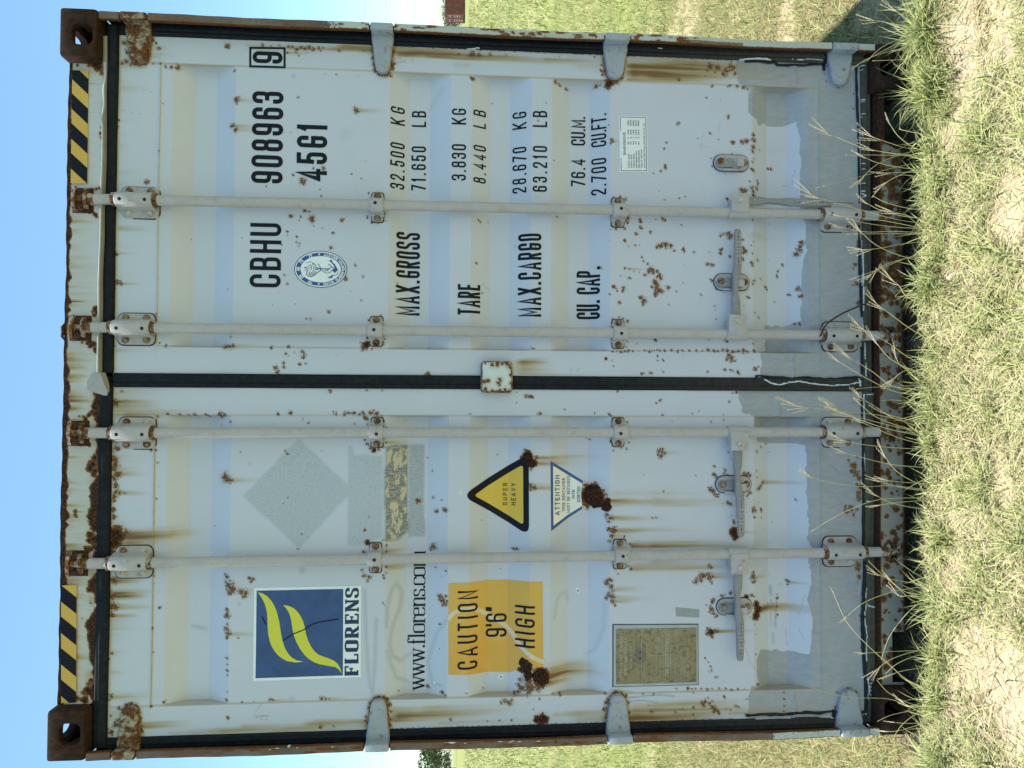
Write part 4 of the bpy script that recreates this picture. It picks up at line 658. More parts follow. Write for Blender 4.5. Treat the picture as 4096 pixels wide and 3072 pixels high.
    for pts, w, a in {'left': [([(-0.7045, 1.9034),(-0.8645, 1.8974),(-1.0013, 1.8871),(-1.0517, 1.8753),(-0.9563, 1.8671),(-0.8012, 1.8639)], 0.0103, 0.45),([(-0.8292, 1.8295),(-0.7652, 1.8278),
(-0.7013, 1.8123),(-0.6878, 1.7987),(-0.7156, 1.7802),(-0.7659, 1.7843),(-0.8205, 1.8068),(-0.8843, 1.8199),(-0.9302, 1.8104),(-0.9536, 1.7829),(-0.9271, 1.7419)], 0.0113, 0.45),([(-0.9116, 1.8265),
(-0.9575, 1.8148),(-1.0081, 1.7961),(-1.032, 1.7548)], 0.0103, 0.4),([(-0.8055, 1.6232),(-0.86, 1.6597),(-0.9603, 1.6912),(-1.034, 1.6723),(-1.0348, 1.6401)], 0.0103, 0.35),([(-0.8123, 1.252),
(-0.7565, 1.2451),(-0.7311, 1.2286),(-0.729, 1.2096),(-0.7572, 1.2025)], 0.0103, 0.35),([(-0.9497, 1.1379),(-0.927, 1.1094),(-0.8575, 1.0809),(-0.7546, 1.0764)], 0.0122, 0.3),([(-0.6328, 2.1123),
(-0.6337, 2.1114)], 0.0169, 0.55),([(-0.2742, 2.2903),(-0.2756, 2.2899)], 0.0103, 0.5),([(-0.8249, 2.4811),(-0.8344, 2.4385)], 0.0109, 0.45),([(-1.0651, 2.1429),(-1.0674, 2.142)], 0.0169, 0.4),
([(-0.7424, 2.32),(-0.7429, 2.3196)], 0.0075, 0.7),([(-0.2311, 2.0516),(-0.2315, 2.0512)], 0.0066, 0.4),([(-0.7171, 0.4393),(-0.7125, 0.4244)], 0.0075, 0.35),([(-0.7214, 0.4691),
(-0.7501, 0.4667)], 0.0094, 0.8),([(-0.7691, 0.4668),(-0.8076, 0.4496),(-0.8648, 0.4498)], 0.0075, 0.6),([(-0.7882, 0.4668),(-0.8597, 0.4671)], 0.0066, 0.5),([(-0.8884, 0.4598),
(-0.9218, 0.4574)], 0.0075, 0.6),([(-0.2656, 0.5023),(-0.2416, 0.4874),(-0.2368, 0.46)], 0.0019, 0.7),([(-0.7987, 0.4148),(-0.8846, 0.4127),(-0.9324, 0.4064)], 0.0019, 0.7),([(-0.7423, 0.3499),(-0.7757, 0.36),
(-0.8281, 0.3727),(-0.8711, 0.3704),(-0.9048, 0.3556)], 0.0016, 0.7),([(-1.1157, 2.2667),(-1.0914, 2.2537),(-1.0739, 2.2362)], 0.0016, 0.9),([(-1.1179, 2.2689),(-1.1306, 2.2178)], 0.0016, 0.9),
([(-1.1159, 2.2601),(-1.1172, 2.2135)], 0.0014, 0.9),([(-0.8242, 0.5878),(-0.9193, 0.5782),(-0.9766, 0.5586),(-1.0127, 0.5317)], 0.0016, 0.9),([(-1.0613, 1.0543),(-1.0701, 0.9802)], 0.0042, 1.0),
([(-1.0881, 1.0089),(-1.0869, 0.9658),(-1.0833, 0.9226),(-1.0812, 0.8793),(-1.0881, 0.831)], 0.0038, 1.0),([(-1.099, 1.0041),(-1.0991, 0.9466),(-1.1085, 0.8913)], 0.0033, 1.0)], 'right': [([(1.0482, 2.1595),
(1.0463, 2.159)], 0.0094, 0.5),([(1.1067, 1.6101),(1.1076, 1.563)], 0.0122, 0.35),([(0.9704, 1.6936),(1.0289, 1.6518)], 0.0141, 0.22),([(1.1198, 1.7575),(1.1127, 1.7556)], 0.0084, 0.4),([(0.9798, 2.6845),
(0.9817, 2.6649),(0.9739, 2.6217)], 0.0013, 0.55),([(0.9088, 2.7263),(0.9057, 2.6989),(0.8972, 2.6519),(0.8992, 2.6167)], 0.0013, 0.6),([(0.8346, 0.7377),(0.8835, 0.7303),(0.8959, 0.7228)], 0.0033, 0.4),
([(0.8588, 0.7426),(0.8453, 0.7081)], 0.0033, 0.35),([(0.8952, 0.6708),(0.9441, 0.6658),(0.9397, 0.6534)], 0.0028, 0.3),([(0.8425, 1.9908),(0.857, 1.9772)], 0.0281, 0.18),([(0.7267, 0.4216),(0.7301, 0.3889),
(0.7869, 0.3761)], 0.0019, 0.6),([(1.1187, 1.8179),(1.123, 1.7948)], 0.0033, 0.9),([(1.1006, 1.8201),(1.1071, 1.8016),(1.115, 1.7807)], 0.0033, 0.9),([(0.0481, 1.2015),(0.0529, 1.1968)], 0.0066, 0.4),
([(0.046, 1.1776),(0.0531, 1.1729)], 0.0066, 0.4),([(0.3467, 1.5059),(0.3329, 1.487)], 0.0056, 0.35),([(0.4619, 0.6987),(0.4572, 0.6937)], 0.0047, 0.5)]}[side]: F.line('smudge', pts, w, a, 1.0)
    F.f('smudge'); F.f('speck')
    for x, z, r in {'left': [(-0.7274, 1.1669, 0.0141),(-1.0207, 1.4366, 0.0141),(-0.3779, 1.5802, 0.0103),
(-1.0296, 1.6679, 0.0056)], 'right': []}[side]: F.blob('chip', x, z, r, 1.0, 1.2); F.blob('speck', x, z, r*.38, .9)
    F.f('chip')
    rr = np.random.default_rng(8)
    for s_, zt, zb, xt, kind in HINGES:
        if (s_ > 0) != (side == 'right'): continue
        o_ = hinge_outline(s_, zt, zb, xt)[0]
        if kind != 'pale': F.line('rust', o_[2:-2], .0085, .62); F.line('stain', o_[1:-1], .016, .6)
        for a_, b_ in o_[2:-2]:
            if rr.random() < (.8 if kind != 'pale' else .25): F.blob('rust', a_+rr.uniform(-.004,.004), b_+rr.uniform(-.006,.004), rr.uniform(.005,.011), 1.0)
    # rust creeping out from under the top edge and along the seams
    rr = np.random.default_rng(3 if side == 'right' else 4)
    for _ in range(26 if side == 'right' else 60):
        x = rr.uniform(dx0, dx1); F.streak(x, 2.737, rr.uniform(.006,.02), rr.uniform(.03,.16), rr.uniform(.12,.5))
    for _ in range(14 if side == 'right' else 24):           # long faint water marks over the whole leaf
        F.streak(rr.uniform(dx0,dx1), rr.uniform(.8,2.6), rr.uniform(.01,.04), rr.uniform(.5,1.6), rr.uniform(.03,.10))
    outer, innr = (px1, px0) if side == 'right' else (px0, px1)
    F.line('stain', [(outer,PZ0),(outer,2.735)], .004, .55)
    F.line('stain', [(innr,PZ0),(innr,2.6)], .004, .45)
    F.line('stain', [(px0,2.598),(px1,2.598)], .0045, .42 if side == 'right' else .62)
    F.line('stain', [(px0,2.60),(px1,2.60)], .012, .16)
    F.line('stain', [(dx0,2.732),(dx1,2.732)], .006, .35)
    o_x, sg = (1.160, 1) if side == 'right' else (-1.168, -1)
    for _ in range(26):                                       # yellow-brown seep along the hinge-side gasket
        z_ = rr.uniform(.5, 2.6); F.streak(o_x-sg*rr.uniform(0,.03), z_, rr.uniform(.008,.02), rr.uniform(.2,.6), rr.uniform(.2,.55))
    for _ in range(10): F.streak(o_x-sg*rr.uniform(0,.07), rr.uniform(.7,1.25), rr.uniform(.012,.03), rr.uniform(.3,.6), rr.uniform(.2,.5))
    F.line('rust', [(o_x+sg*.004,.62),(o_x+sg*.004,1.9)], .0055, .42)
    for _ in range(240):                                      # pin-head specks of dirt
        F.blob('speck', rr.uniform(dx0,dx1), rr.uniform(.3,2.7), rr.uniform(.0015,.0032), rr.uniform(.35,.75))
    ink = (F.X > px0+.0006) & (F.X < px1-.0006) & (F.Z > PZ0+.001) & (F.Z < PZ1-.001)
    Y = np.where(ink, surf(F.X, F.Z), surf(F.X, F.Z, False))
    bul = np.exp(-((F.Z-PZ1)/.006)**2) + np.exp(-((F.Z-PZ0)/.006)**2)*.8
    Y = Y - .003*bul*((F.X > px0-.03) & (F.X < px1+.03))
    seam = {'right': (.387, 1.08, 1.16), 'left': (.40, -1.18, -1.08)}[side]
    for zc, xa, xb in (seam, (.40, .01, .12) if side == 'right' else (.455, -.11, -.02)):
        Y = Y - .004*np.exp(-((F.Z-zc-.004*np.sin(F.X*90))/.006)**2)*((F.X > xa) & (F.X < xb))
    door[side] = smooth_me = grid_mesh('door', F, Y, back=DY+.05)
    smooth(smooth_me, 24)
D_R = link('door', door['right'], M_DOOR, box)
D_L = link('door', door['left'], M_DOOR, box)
D_R['label'] = 'right door leaf with the black serial number and weights'
D_L['label'] = 'left door leaf with the blue logo and yellow caution sticker'

# backs of the leaves, so the doors have their real thickness
for dr, (a, b) in ((D_R, DOORS['right']), (D_L, DOORS['left'])):
    MB().box(a+.002, b-.002, DY+.0505, DY+.056, .15, 2.73).build('inner_skin', M_WALL, dr, sm=0)

# ------------------------------------------------------------------ gaskets
def gasket(name, parent, x0, x1, z0, z1, yf, lines=(), dust=0.0, wave=.0015, vertical=True, back=DY+.045):
    """a rubber profile: rounded across, wavy along"""
    nx = axis(x0, x1, .004); nz = axis(z0, z1, .004)
    F = Fields(nx, nz)
    F.f('chip'); F.f('dust')[:] = dust*np.clip((1.1-F.Z)/1.0, 0, 1) if vertical else dust
    for pts, w in lines: F.line('chip', pts, w, 1.0, 1.2)
    t = (F.X-x0)/(x1-x0) if vertical else (F.Z-z0)/(z1-z0)
    s = F.Z if vertical else F.X
    prof = .006*(np.abs(t-.5)*2)**4 + .0035*np.exp(-((t-.33)/.05)**2) + .0025*np.exp(-((t-.72)/.04)**2)
    Y = yf + prof + wave*np.sin(s*9+t*2) + wave*.6*np.sin(s*31)
    me = grid_mesh(name, F, Y, back=back); smooth(me, 60)
    return link(name, me, M_GASKET, parent)

WHITE = {'right': [([(1.1543, 1.7016),(1.1554, 1.6409)], 0.0032),([(1.1586, 1.587),(1.1622, 1.5682),(1.1678, 1.5258)], 0.0032),([(1.1617, 1.5588),(1.1644, 1.54)], 0.0032),([(1.1589, 1.488),
(1.1615, 1.4027)], 0.0032),([(1.1639, 0.5935),(1.1701, 0.5361),(1.1698, 0.496),(1.1675, 0.481)], 0.00392),([(1.1714, 0.3829),(1.1763, 0.3349),(1.1744, 0.2868)], 0.00329),([(1.1736, 0.4016),
(1.1727, 0.3995)], 0.0032),([(1.192, 0.8922),(1.1926, 0.8775)], 0.0032),([(1.1513, 1.9767),(1.1507, 1.956)], 0.0032)], 'centre': [([(0.0207, 0.507),(0.0078, 0.4847),(0.0017, 0.4549),
(0.0106, 0.42)], 0.0036399999999999996),([(0.0116, 0.42),(0.0148, 0.3801),(0.0064, 0.3301),(0.001, 0.2649),(0.0033, 0.2044),(0.0148, 0.1512)], 0.00329),([(0.0269, 0.1588),
(-0.0022, 0.1539)], 0.00392)], 'left': [([(-1.1654, 0.5547),(-1.172, 0.5375),(-1.1711, 0.4835),(-1.1717, 0.4146)], 0.0032),([(-1.1699, 0.3948),(-1.1682, 0.3354),(-1.1734, 0.2708),
(-1.1763, 0.2509)], 0.0032)], 'bottom_right': [([(1.187, 0.1457),(1.1224, 0.1497),(1.0036, 0.1488),(0.9246, 0.1452),(0.9052, 0.1357)], 0.0032),([(1.1745, 0.1478),(1.1754, 0.1263)], 0.0028),([(1.1621, 0.1479),
(1.163, 0.1264)], 0.0028),([(1.1473, 0.148),(1.1481, 0.1265)], 0.0028),([(1.0383, 0.1486),(1.039, 0.1272)], 0.0028),([(1.0308, 0.1487),(1.0316, 0.1272)], 0.0028),([(0.9838, 0.149),(0.9846, 0.1275)], 0.0028),
([(0.9749, 0.149),(0.9757, 0.1276)], 0.0028),([(0.8046, 0.15),(0.8052, 0.1286)], 0.0028),([(0.7839, 0.1502),(0.7845, 0.1287)], 0.0028),([(0.7321, 0.1505),(0.7327, 0.1291)], 0.0028),([(0.7051, 0.1506),
(0.7056, 0.1292)], 0.0028),([(0.6979, 0.142),(0.6885, 0.1242),(0.6806, 0.1447)], 0.0032),([(0.5256, 0.1405),(0.4176, 0.1463),(0.3395, 0.1366),(0.271, 0.138)], 0.0032),([(0.2514, 0.1422),(0.1246, 0.1328),
(0.0369, 0.1283)], 0.0032),([(0.4865, 0.1357),(0.3688, 0.1389)], 0.0032)], 'bottom_left': [([(-0.0312, 0.1389),(-0.0288, 0.0474)], 0.0032),([(-0.0375, 0.1364),(-0.125, 0.1354)], 0.0032),([(-0.2268, 0.1401),
(-0.3044, 0.1355)], 0.0032),([(-0.4132, 0.1311),(-0.4143, 0.1109)], 0.0032),([(-0.7223, 0.1305),(-0.7583, 0.1333)], 0.0032),([(-0.7775, 0.1309),(-0.8206, 0.1387)], 0.0032),([(-0.8302, 0.1387),
(-0.8927, 0.1311),(-0.9597, 0.1345),(-0.9789, 0.1326)], 0.0032),([(-1.0364, 0.1315),(-1.0795, 0.1252),(-1.1367, 0.1326),(-1.1794, 0.1409)], 0.0032),([(-0.7848, 0.1259),(-0.7926, 0.0957)], 0.0032),
([(-1.0581, 0.1226),(-1.0602, 0.0949)], 0.0032),([(-1.0701, 0.1226),(-1.0722, 0.095)], 0.0032),([(-1.0844, 0.1227),(-1.0865, 0.0951)], 0.0032),([(-1.0987, 0.1228),(-1.1009, 0.0952)], 0.0032)]}
gasket('gasket', D_R, 1.164, 1.2125, .135, 2.74, .056, WHITE['right'], 1.0)
gasket('gasket', D_L, -1.2145, -1.172, .135, 2.74, .056, WHITE['left'], .5)
gasket('gasket', D_R, -.020, .0275, .140, 2.733, .054, WHITE['centre'], .5)
gasket('gasket', D_R, .0285, 1.19, 2.7345, 2.768, .047, (), 0, vertical=False)
gasket('gasket', D_L, -1.20, -.0215, 2.7345, 2.776, .0465, (), 0, .001, vertical=False)
gasket('gasket', D_R, -.0195, 1.19, .104, .1415, .060, WHITE['bottom_right'], .9, vertical=False)
gasket('gasket', D_L, -1.195, -.021, .097, .1415, .061, WHITE['bottom_left'], 1.0, vertical=False)
# the upturned lip of the right door's top gasket, coloured pale to look sunlit, with a folded flap over the centre
m = MB()
segs = []
for x in np.linspace(.028, 1.150, 90):
    k = math.sin(x*6)*.0016 + math.sin(x*23)*.0008
    pr = .017 if x < .86 else .017*max(0.15, 1-(x-.86)/.18*.9 + .25*math.sin(x*60))
    segs.append([(x,.0505,2.764+k),(x,.0475-pr,2.7665+k),(x,.0475-pr*1.05,2.7705+k),(x,.0500,2.7815+k),(x,.056,2.7815+k)])
m.loft(segs).build('gasket_lip', M_LIP, D_R, sm=50)
m = MB()
m.loft([[(.028,.052,2.755),(.028,.034,2.764),(.028,.036,2.790),(.028,.052,2.786)],
        [(-.002,.052,2.745),(-.002,.030,2.752),(-.002,.033,2.805),(-.002,.050,2.805)],
        [(-.030,.052,2.738),(-.030,.036,2.742),(-.030,.038,2.806),(-.030,.050,2.806)],
        [(-.048,.053,2.745),(-.048,.046,2.746),(-.048,.046,2.756),(-.048,.052,2.756)]]).build('gasket_flap', M_LIP, D_R, sm=40)

# sealant squeezed along the lower edges
def bead(parent, pts, r, jit, seed):
    rr = random.Random(seed); out = []; rad = []
    for (x0,z0),(x1,z1) in zip(pts[:-1], pts[1:]):
        n = max(2, int(math.hypot(x1-x0,z1-z0)/.018))
        for k in range(n):
            t = k/n; out.append((x0+(x1-x0)*t+rr.uniform(-jit,jit), .0615+rr.uniform(-.001,.001), z0+(z1-z0)*t+rr.uniform(-jit,jit))); rad.append(r*rr.uniform(.7,1.3))
    out.append((pts[-1][0], .0615, pts[-1][1])); rad.append(r*.6)
    MB().tube(out, rad, 6).build('sealant_bead', M_SEAL, parent, sm=60)
for p, r, j in [([(1.1604, 0.5746),(1.1609, 0.5246),(1.1599, 0.4644),(1.1524, 0.4544),(1.1547, 0.3737),(1.1601, 0.2876)], 0.0038, 0.0012),([(1.1583, 0.1592),(1.0542, 0.1583),(0.9553, 0.1538),(0.8071, 0.1521),
(0.6593, 0.1504)], 0.0038, 0.0008),([(0.5802, 0.1524),(0.4672, 0.1516),(0.3447, 0.1488),(0.2468, 0.1453)], 0.0038, 0.0008),([(0.1393, 0.1449),(0.0418, 0.1455)], 0.0038, 0.001),([(0.0307, 0.5377),
(0.0331, 0.5278),(0.0306, 0.4781),(0.0253, 0.4033),(0.0306, 0.3433),(0.0237, 0.283),(0.0282, 0.2074),(0.031, 0.1491)], 0.0042, 0.0018),([(1.1957, 0.2773),(1.1387, 0.2801)], 0.0075, 0.003)]: bead(D_R, p, r, j, 5)
for p, r, j in [([(-0.0424, 0.1471),(-0.1105, 0.1449),(-0.2174, 0.1431),(-0.3047, 0.1426),(-0.4015, 0.1416),(-0.4982, 0.1438),(-0.5948, 0.1428)], 0.0042, 0.0012),([(-0.6291, 0.138),(-0.7062, 0.141),
(-0.7782, 0.1465),(-0.8503, 0.1494),(-0.9223, 0.1484),(-0.9943, 0.1428),(-1.0662, 0.1382),(-1.1285, 0.1335),(-1.1571, 0.1387),(-1.1637, 0.1564)], 0.0052, 0.0015),([(-1.1591, 0.5777),(-1.1583, 0.5066),
(-1.1594, 0.4326),(-1.1548, 0.3584),(-1.1571, 0.3087),(-1.1538, 0.2589)], 0.0047, 0.0018),([(-1.1491, 0.2564),(-1.1872, 0.2531)], 0.0075, 0.003)]: bead(D_L, p, r, j, 9)

# ------------------------------------------------------------------ frame: castings, posts, header, sill, walls
def casting_mesh():
    bm = bmesh.new()
    def cut_box(x0,x1,y0,y1,z0,z1,bev=0):
        b = MB().box(x0,x1,y0,y1,z0,z1,bev); me = bpy.data.meshes.new('tmp'); me.from_pydata(b.v,[],b.f)
        return me
    def cut_slot(pts, axis_, lo, hi):
        me = bpy.data.meshes.new('tmp'); n = len(pts)
        def P(a,b,t): return {'y':(a,t,b),'z':(a,b,t),'x':(t,a,b)}[axis_]
        v = [P(a,b,lo) for a,b in pts]+[P(a,b,hi) for a,b in pts]
        f = [tuple(range(n)), tuple(reversed(range(n,2*n)))]+[(i,(i+1)%n,n+(i+1)%n,n+i) for i in range(n)]
        me.from_pydata(v,[],f)
        b = bmesh.new(); b.from_mesh(me); bmesh.ops.recalc_face_normals(b, faces=b.faces[:]); b.to_mesh(me); b.free()
        return me
    # local frame: outer corner at the origin, body towards -x, +y, -z (a top right casting)
    body = cut_box(-.162,0,0,.178,-.118,0,.011)
    ob = bpy.data.objects.new('tmp', body); COL.objects.link(ob)
    W, H = .100, .063
    cuts = [cut_box(-.139,-.022,.026,.155,-.094,-.024), 
            cut_slot(rrect(-.122,-.053,-.106,-.040,.022,6),'y',-.02,.06),
            cut_slot([(a-.081,b+.089) for a,b in rrect(-.034,.034,-.062,.062,.030,6)],'z',-.05,.05),
            cut_slot([(a+.089,b-.059) for a,b in rrect(-.042,.042,-.027,.027,.025,6)],'x',-.05,.05)]
    obs = []
    for me in cuts:
        b = bmesh.new(); b.from_mesh(me); bmesh.ops.recalc_face_normals(b, faces=b.faces[:]); b.to_mesh(me); b.free()
        o = bpy.data.objects.new('tmp', me); COL.objects.link(o); obs.append(o)
        md = ob.modifiers.new('cut','BOOLEAN'); md.object = o; md.operation = 'DIFFERENCE'; md.solver = 'EXACT'
    dg = bpy.context.evaluated_depsgraph_get(); dg.update()
    res = bpy.data.meshes.new_from_object(ob.evaluated_get(dg))
    for o in obs+[ob]:
        bpy.data.objects.remove(o)
    res.name = 'corner_casting'
    smooth(res, 40)
    return res
cast = casting_mesh()
def mirrored(me, sx, sy, sz):
    c = me.copy(); c.transform(Matrix.Diagonal((sx,sy,sz,1)))
    if sx*sy*sz < 0: c.flip_normals()
    return c
LEN = 12.192
for sx in (1,-1):
    for sz in (1,-1):
        for sy in (1,-1):
            link('corner_casting', mirrored(cast, sx, sy, sz), M_CAST, box,
                 (sx*1.219, 0 if sy > 0 else LEN, 2.896 if sz > 0 else 0))

def post(side):
    """front flange of the corner post, a narrow strip with a lip behind"""
    a, b = (1.190, 1.216) if side == 'right' else (-1.222, -1.196)
    segs = {'right': [(0.119, 0.1777),(0.278, 1.0),(1.0957, 1.815),(1.8995, 2.6209),(2.7135, 2.7765)], 'left': [(0.119, 0.1516),(0.2601, 0.9875),(1.0814, 1.8092),(1.897, 2.6205),(2.7027, 2.7765)]}[side]
    rr = np.random.default_rng(21 if side == 'right' else 22)
    P = empty('corner_post', parent=box)
    for z0, z1 in segs:
        F = Fields(axis(a, b, .003), axis(z0, z1, .004))
        F.f('rust'); F.f('stain'); F.f('patch')
        if side == 'right':
            F.d['patch'] = np.clip((F.Z-2.02)/.25+.5, 0, 1)*1.0
            F.d['rust'] = .30*np.clip((F.Z-1.9)/.3, 0, 1)
            for _ in range(70): 
                z = rr.uniform(.65,2.2); F.blob('rust', rr.uniform(a,b), z, rr.uniform(.003,.010), 1.0, 1.25, .7, rr.uniform(1,3)); 
            F.poly('patch', [(a-.001,.60),(a+.012,.60),(a+.012,.84),(a-.001,.84)], .8)
            F.d['stain'] = (.15+.25*rr.random(F.X.shape))*np.clip((2.05-F.Z)/.2, 0, 1)
        else:
            F.d['patch'] = np.clip((F.Z-.50)/.02+.5, 0, 1)
            F.d['rust'] = .18+0*F.X
            for _ in range(40):
                F.blob('rust', rr.uniform(a,b), rr.uniform(.5,2.7), rr.uniform(.004,.014), 1.0, 1.25, .6, rr.uniform(1,4))
            for _ in range(30):
                F.blob('chip', b-rr.uniform(0,.007), rr.uniform(.9,2.2), rr.uniform(.002,.004), 1.0, 1.25, .6, rr.uniform(1,5))
        F.d['rust'] = np.maximum(F.d['rust'], 1.25*np.clip(1-np.minimum(F.X-a, b-F.X)/.004, 0, 1)*((F.X < 0) | (F.X < (a+b)/2)))
        wob = .0016*np.sin(F.Z*11+a)+.0010*np.sin(F.Z*47)
        e = (F.X-a)/(b-a)
        Y = .010 + wob + .010*np.clip(np.abs(e-.5)*2-.75, 0, 1)*4*.25 
        F.X = F.X + .0022*np.sin(F.Z*7.3+1.0)*np.clip((2.7-F.Z),0,1)
        me = grid_mesh('post_flange', F, Y, back=.026); smooth(me, 50)
        link('post_flange', me, M_POST, P)
    s = 1 if side == 'right' else -1
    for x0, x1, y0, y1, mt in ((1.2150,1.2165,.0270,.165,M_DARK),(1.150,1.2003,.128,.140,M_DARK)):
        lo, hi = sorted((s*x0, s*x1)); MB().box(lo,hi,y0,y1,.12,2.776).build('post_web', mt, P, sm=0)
post('right'); post('left')
for sx in (1,-1):
    lo, hi = sorted((sx*1.06, sx*1.216)); MB().box(lo,hi,LEN-.15,LEN-.004,.12,2.776).build('corner_post', M_WALL, box, sm=0)

# header
xs = axis(-1.0555, 1.0555, .0042); zs = axis(2.7685, 2.887, .0042)
F = Fields(xs, zs); rr = np.random.default_rng(31)
F.f('rust'); F.f('stain'); F.f('patch')
n1 = np.interp(xs, np.linspace(-1.06,1.06,160), rr.random(160)); n2 = np.interp(xs, np.linspace(-1.06,1.06,40), rr.random(40))
edge = .007+.008*n1*n2*2 + np.where(xs < 0, .007, .001)
F.d['rust'] = np.maximum(F.d['rust'], 1.7*np.clip((F.Z-(2.887-edge[None,:]))/.007+.5, 0, 1))
low = np.where(xs < -.02, .034*n2**1.5+.012*n1 - .012, .010*n1*n2-.004) 
F.d['rust'] = np.maximum(F.d['rust'], 1.5*np.clip(((2.776+low[None,:])-F.Z)/.008+.3, 0, 1)*(low[None,:] > 0))
for x, z, r, k in [(1.0246, 2.7796, 0.0092, 0),(1.0503, 2.7955, 0.0167, 1),(1.0513, 2.8225, 0.0075, 0),(0.887, 2.7755, 0.0058, 0),(0.8425, 2.7767, 0.0058, 0),(0.8221, 2.7821, 0.0067, 0),
(0.8101, 2.7781, 0.0067, 0),(0.7799, 2.7756, 0.0042, 0),(1.0519, 2.8071, 0.0125, 1),(1.0497, 2.861, 0.0058, 0),(0.6364, 2.7925, 0.0075, 0),(0.6407, 2.783, 0.0058, 0),(0.6384, 2.8079, 0.0042, 0),
(0.5511, 2.795, 0.0083, 1),(0.5432, 2.791, 0.005, 0),(0.5555, 2.8142, 0.0042, 0),(0.2386, 2.7898, 0.0092, 1),(0.2267, 2.7839, 0.0092, 1),(0.2305, 2.7973, 0.0058, 0),(0.2166, 2.7933, 0.0083, 1),
(0.1147, 2.8031, 0.0108, 1),(0.1029, 2.7876, 0.0125, 1),(0.1264, 2.83, 0.005, 0),(0.1226, 2.8147, 0.0067, 1),(0.091, 2.7835, 0.005, 0),(0.1228, 2.7955, 0.0125, 1),(0.1286, 2.8071, 0.0083, 1),
(-0.0426, 2.789, 0.0067, 0),(-0.0544, 2.7811, 0.0058, 0),(-0.0902, 2.7844, 0.0117, 1),(-0.1022, 2.7918, 0.0092, 1),(-0.1141, 2.8031, 0.0083, 1),(-0.1181, 2.8221, 0.0067, 0),(-0.1261, 2.8143, 0.0075, 1),
(-0.1101, 2.784, 0.0117, 1),(-0.1162, 2.8335, 0.0042, 0),(-0.2014, 2.8169, 0.0075, 1),(-0.2093, 2.8015, 0.0075, 1),(-0.2133, 2.8281, 0.0042, 0),(-0.2767, 2.7889, 0.0167, 1),(-0.2885, 2.7963, 0.0142, 1),
(-0.2529, 2.7817, 0.0125, 1),(-0.2965, 2.781, 0.015, 1),(-0.3083, 2.7846, 0.01, 1),(-0.3637, 2.7799, 0.0058, 0),(-0.4266, 2.8397, 0.0075, 0),(-0.4384, 2.8413, 0.0067, 0),(-0.4463, 2.8374, 0.005, 0),
(-0.4269, 2.7864, 0.015, 1),(-0.4506, 2.7898, 0.015, 1),(-0.4822, 2.7817, 0.015, 1),(-0.5058, 2.7927, 0.0142, 1),(-0.5217, 2.7811, 0.0167, 1),(-0.5254, 2.7962, 0.0108, 1),(-0.549, 2.8072, 0.0083, 1),
(-0.5531, 2.7919, 0.0108, 1),(-0.5454, 2.7769, 0.0117, 1),(-0.6582, 2.7876, 0.01, 1),(-0.6838, 2.7913, 0.01, 1),(-0.6711, 2.7853, 0.0109, 1),(-0.7797, 2.8145, 0.0036, 0),(-0.7267, 2.7885, 0.0045, 0),
(-0.8122, 2.7891, 0.0118, 1),(-0.8295, 2.7827, 0.0118, 1),(-0.7994, 2.7873, 0.0073, 1),(-0.8465, 2.7844, 0.0073, 1),(-0.9191, 2.7832, 0.0055, 0),(-0.9914, 2.7903, 0.0091, 0),(-1.0083, 2.7941, 0.0127, 1),
(-1.0208, 2.8063, 0.0109, 0),(-1.0171, 2.7857, 0.0154, 1),(-0.9788, 2.7843, 0.0091, 1),(-1.0164, 2.8125, 0.0055, 0),(-1.0373, 2.8266, 0.0091, 0),(-1.0422, 2.8018, 0.0136, 1)]:
    F.blob('rust', x, z, r, 1.7 if k else 1.05, 1.3); F.halo('stain', x, z, r*1.6, .6)
for _ in range(260):
    x = rr.uniform(-1.05,1.05); F.streak(x, 2.887, rr.uniform(.003,.016), rr.uniform(.03,.13), rr.uniform(.2,.9) if x < .1 else rr.uniform(.1,.6))
for _ in range(90):
    x = rr.uniform(-1.05,-.02); F.halo('stain', x, 2.775, rr.uniform(.012,.04), rr.uniform(.3,.8))
F.d['stain'] = np.maximum(F.d['stain'], np.where(F.X < .4, .26, .15)*(.5+F.v)+.9*np.clip((F.Z-2.868)/.02, 0, 1)*.5)
for x, z, hw, ln, a_ in [(0.2632, 2.8838, 0.0038, 0.075, 1.6),(0.2473, 2.8816, 0.0029, 0.05, 1.2),(0.2891, 2.8843, 0.0033, 0.0834, 0.7),(0.0005, 2.8869, 0.0167, 0.0625, 0.9),
(0.0204, 2.8872, 0.0042, 0.1084, 0.8),(-0.4305, 2.8434, 0.0058, 0.0542, 1.0),(0.0941, 2.879, 0.005, 0.0834, 0.7),(0.988, 2.8887, 0.0033, 0.125, 0.9),(0.8912, 2.887, 0.0025, 0.125, 0.6),
(0.7061, 2.8838, 0.0033, 0.1042, 0.8),(-0.9085, 2.8782, 0.0032, 0.1181, 1.0),(-0.6568, 2.8825, 0.0073, 0.0909, 0.7)]: F.streak(x, z, hw, ln, a_)
Y = .050 + .0016*np.sin(F.X*5)+.0012*np.sin(F.X*19+F.Z*20)
F.Z = F.Z + np.where(F.Z > 2.875, .0008*np.sin(F.X*11)+.0006*np.sin(F.X*29)+.0008*np.sin(F.X*83), 0)
me = grid_mesh('header', F, Y, back=.14); smooth(me, 50)
header = link('header', me, M_HEADER, box)
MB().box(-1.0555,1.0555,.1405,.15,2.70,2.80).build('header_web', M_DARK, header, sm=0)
# bent-over scrap of the top edge
m = MB().tube([(.190,.050,2.886),(.176,.047,2.892),(.160,.046,2.889),(.146,.047,2.892),(.132,.050,2.885)], [.002,.005,.006,.005,.002], 8)
m.build('bent_edge', M_KEEP, header)

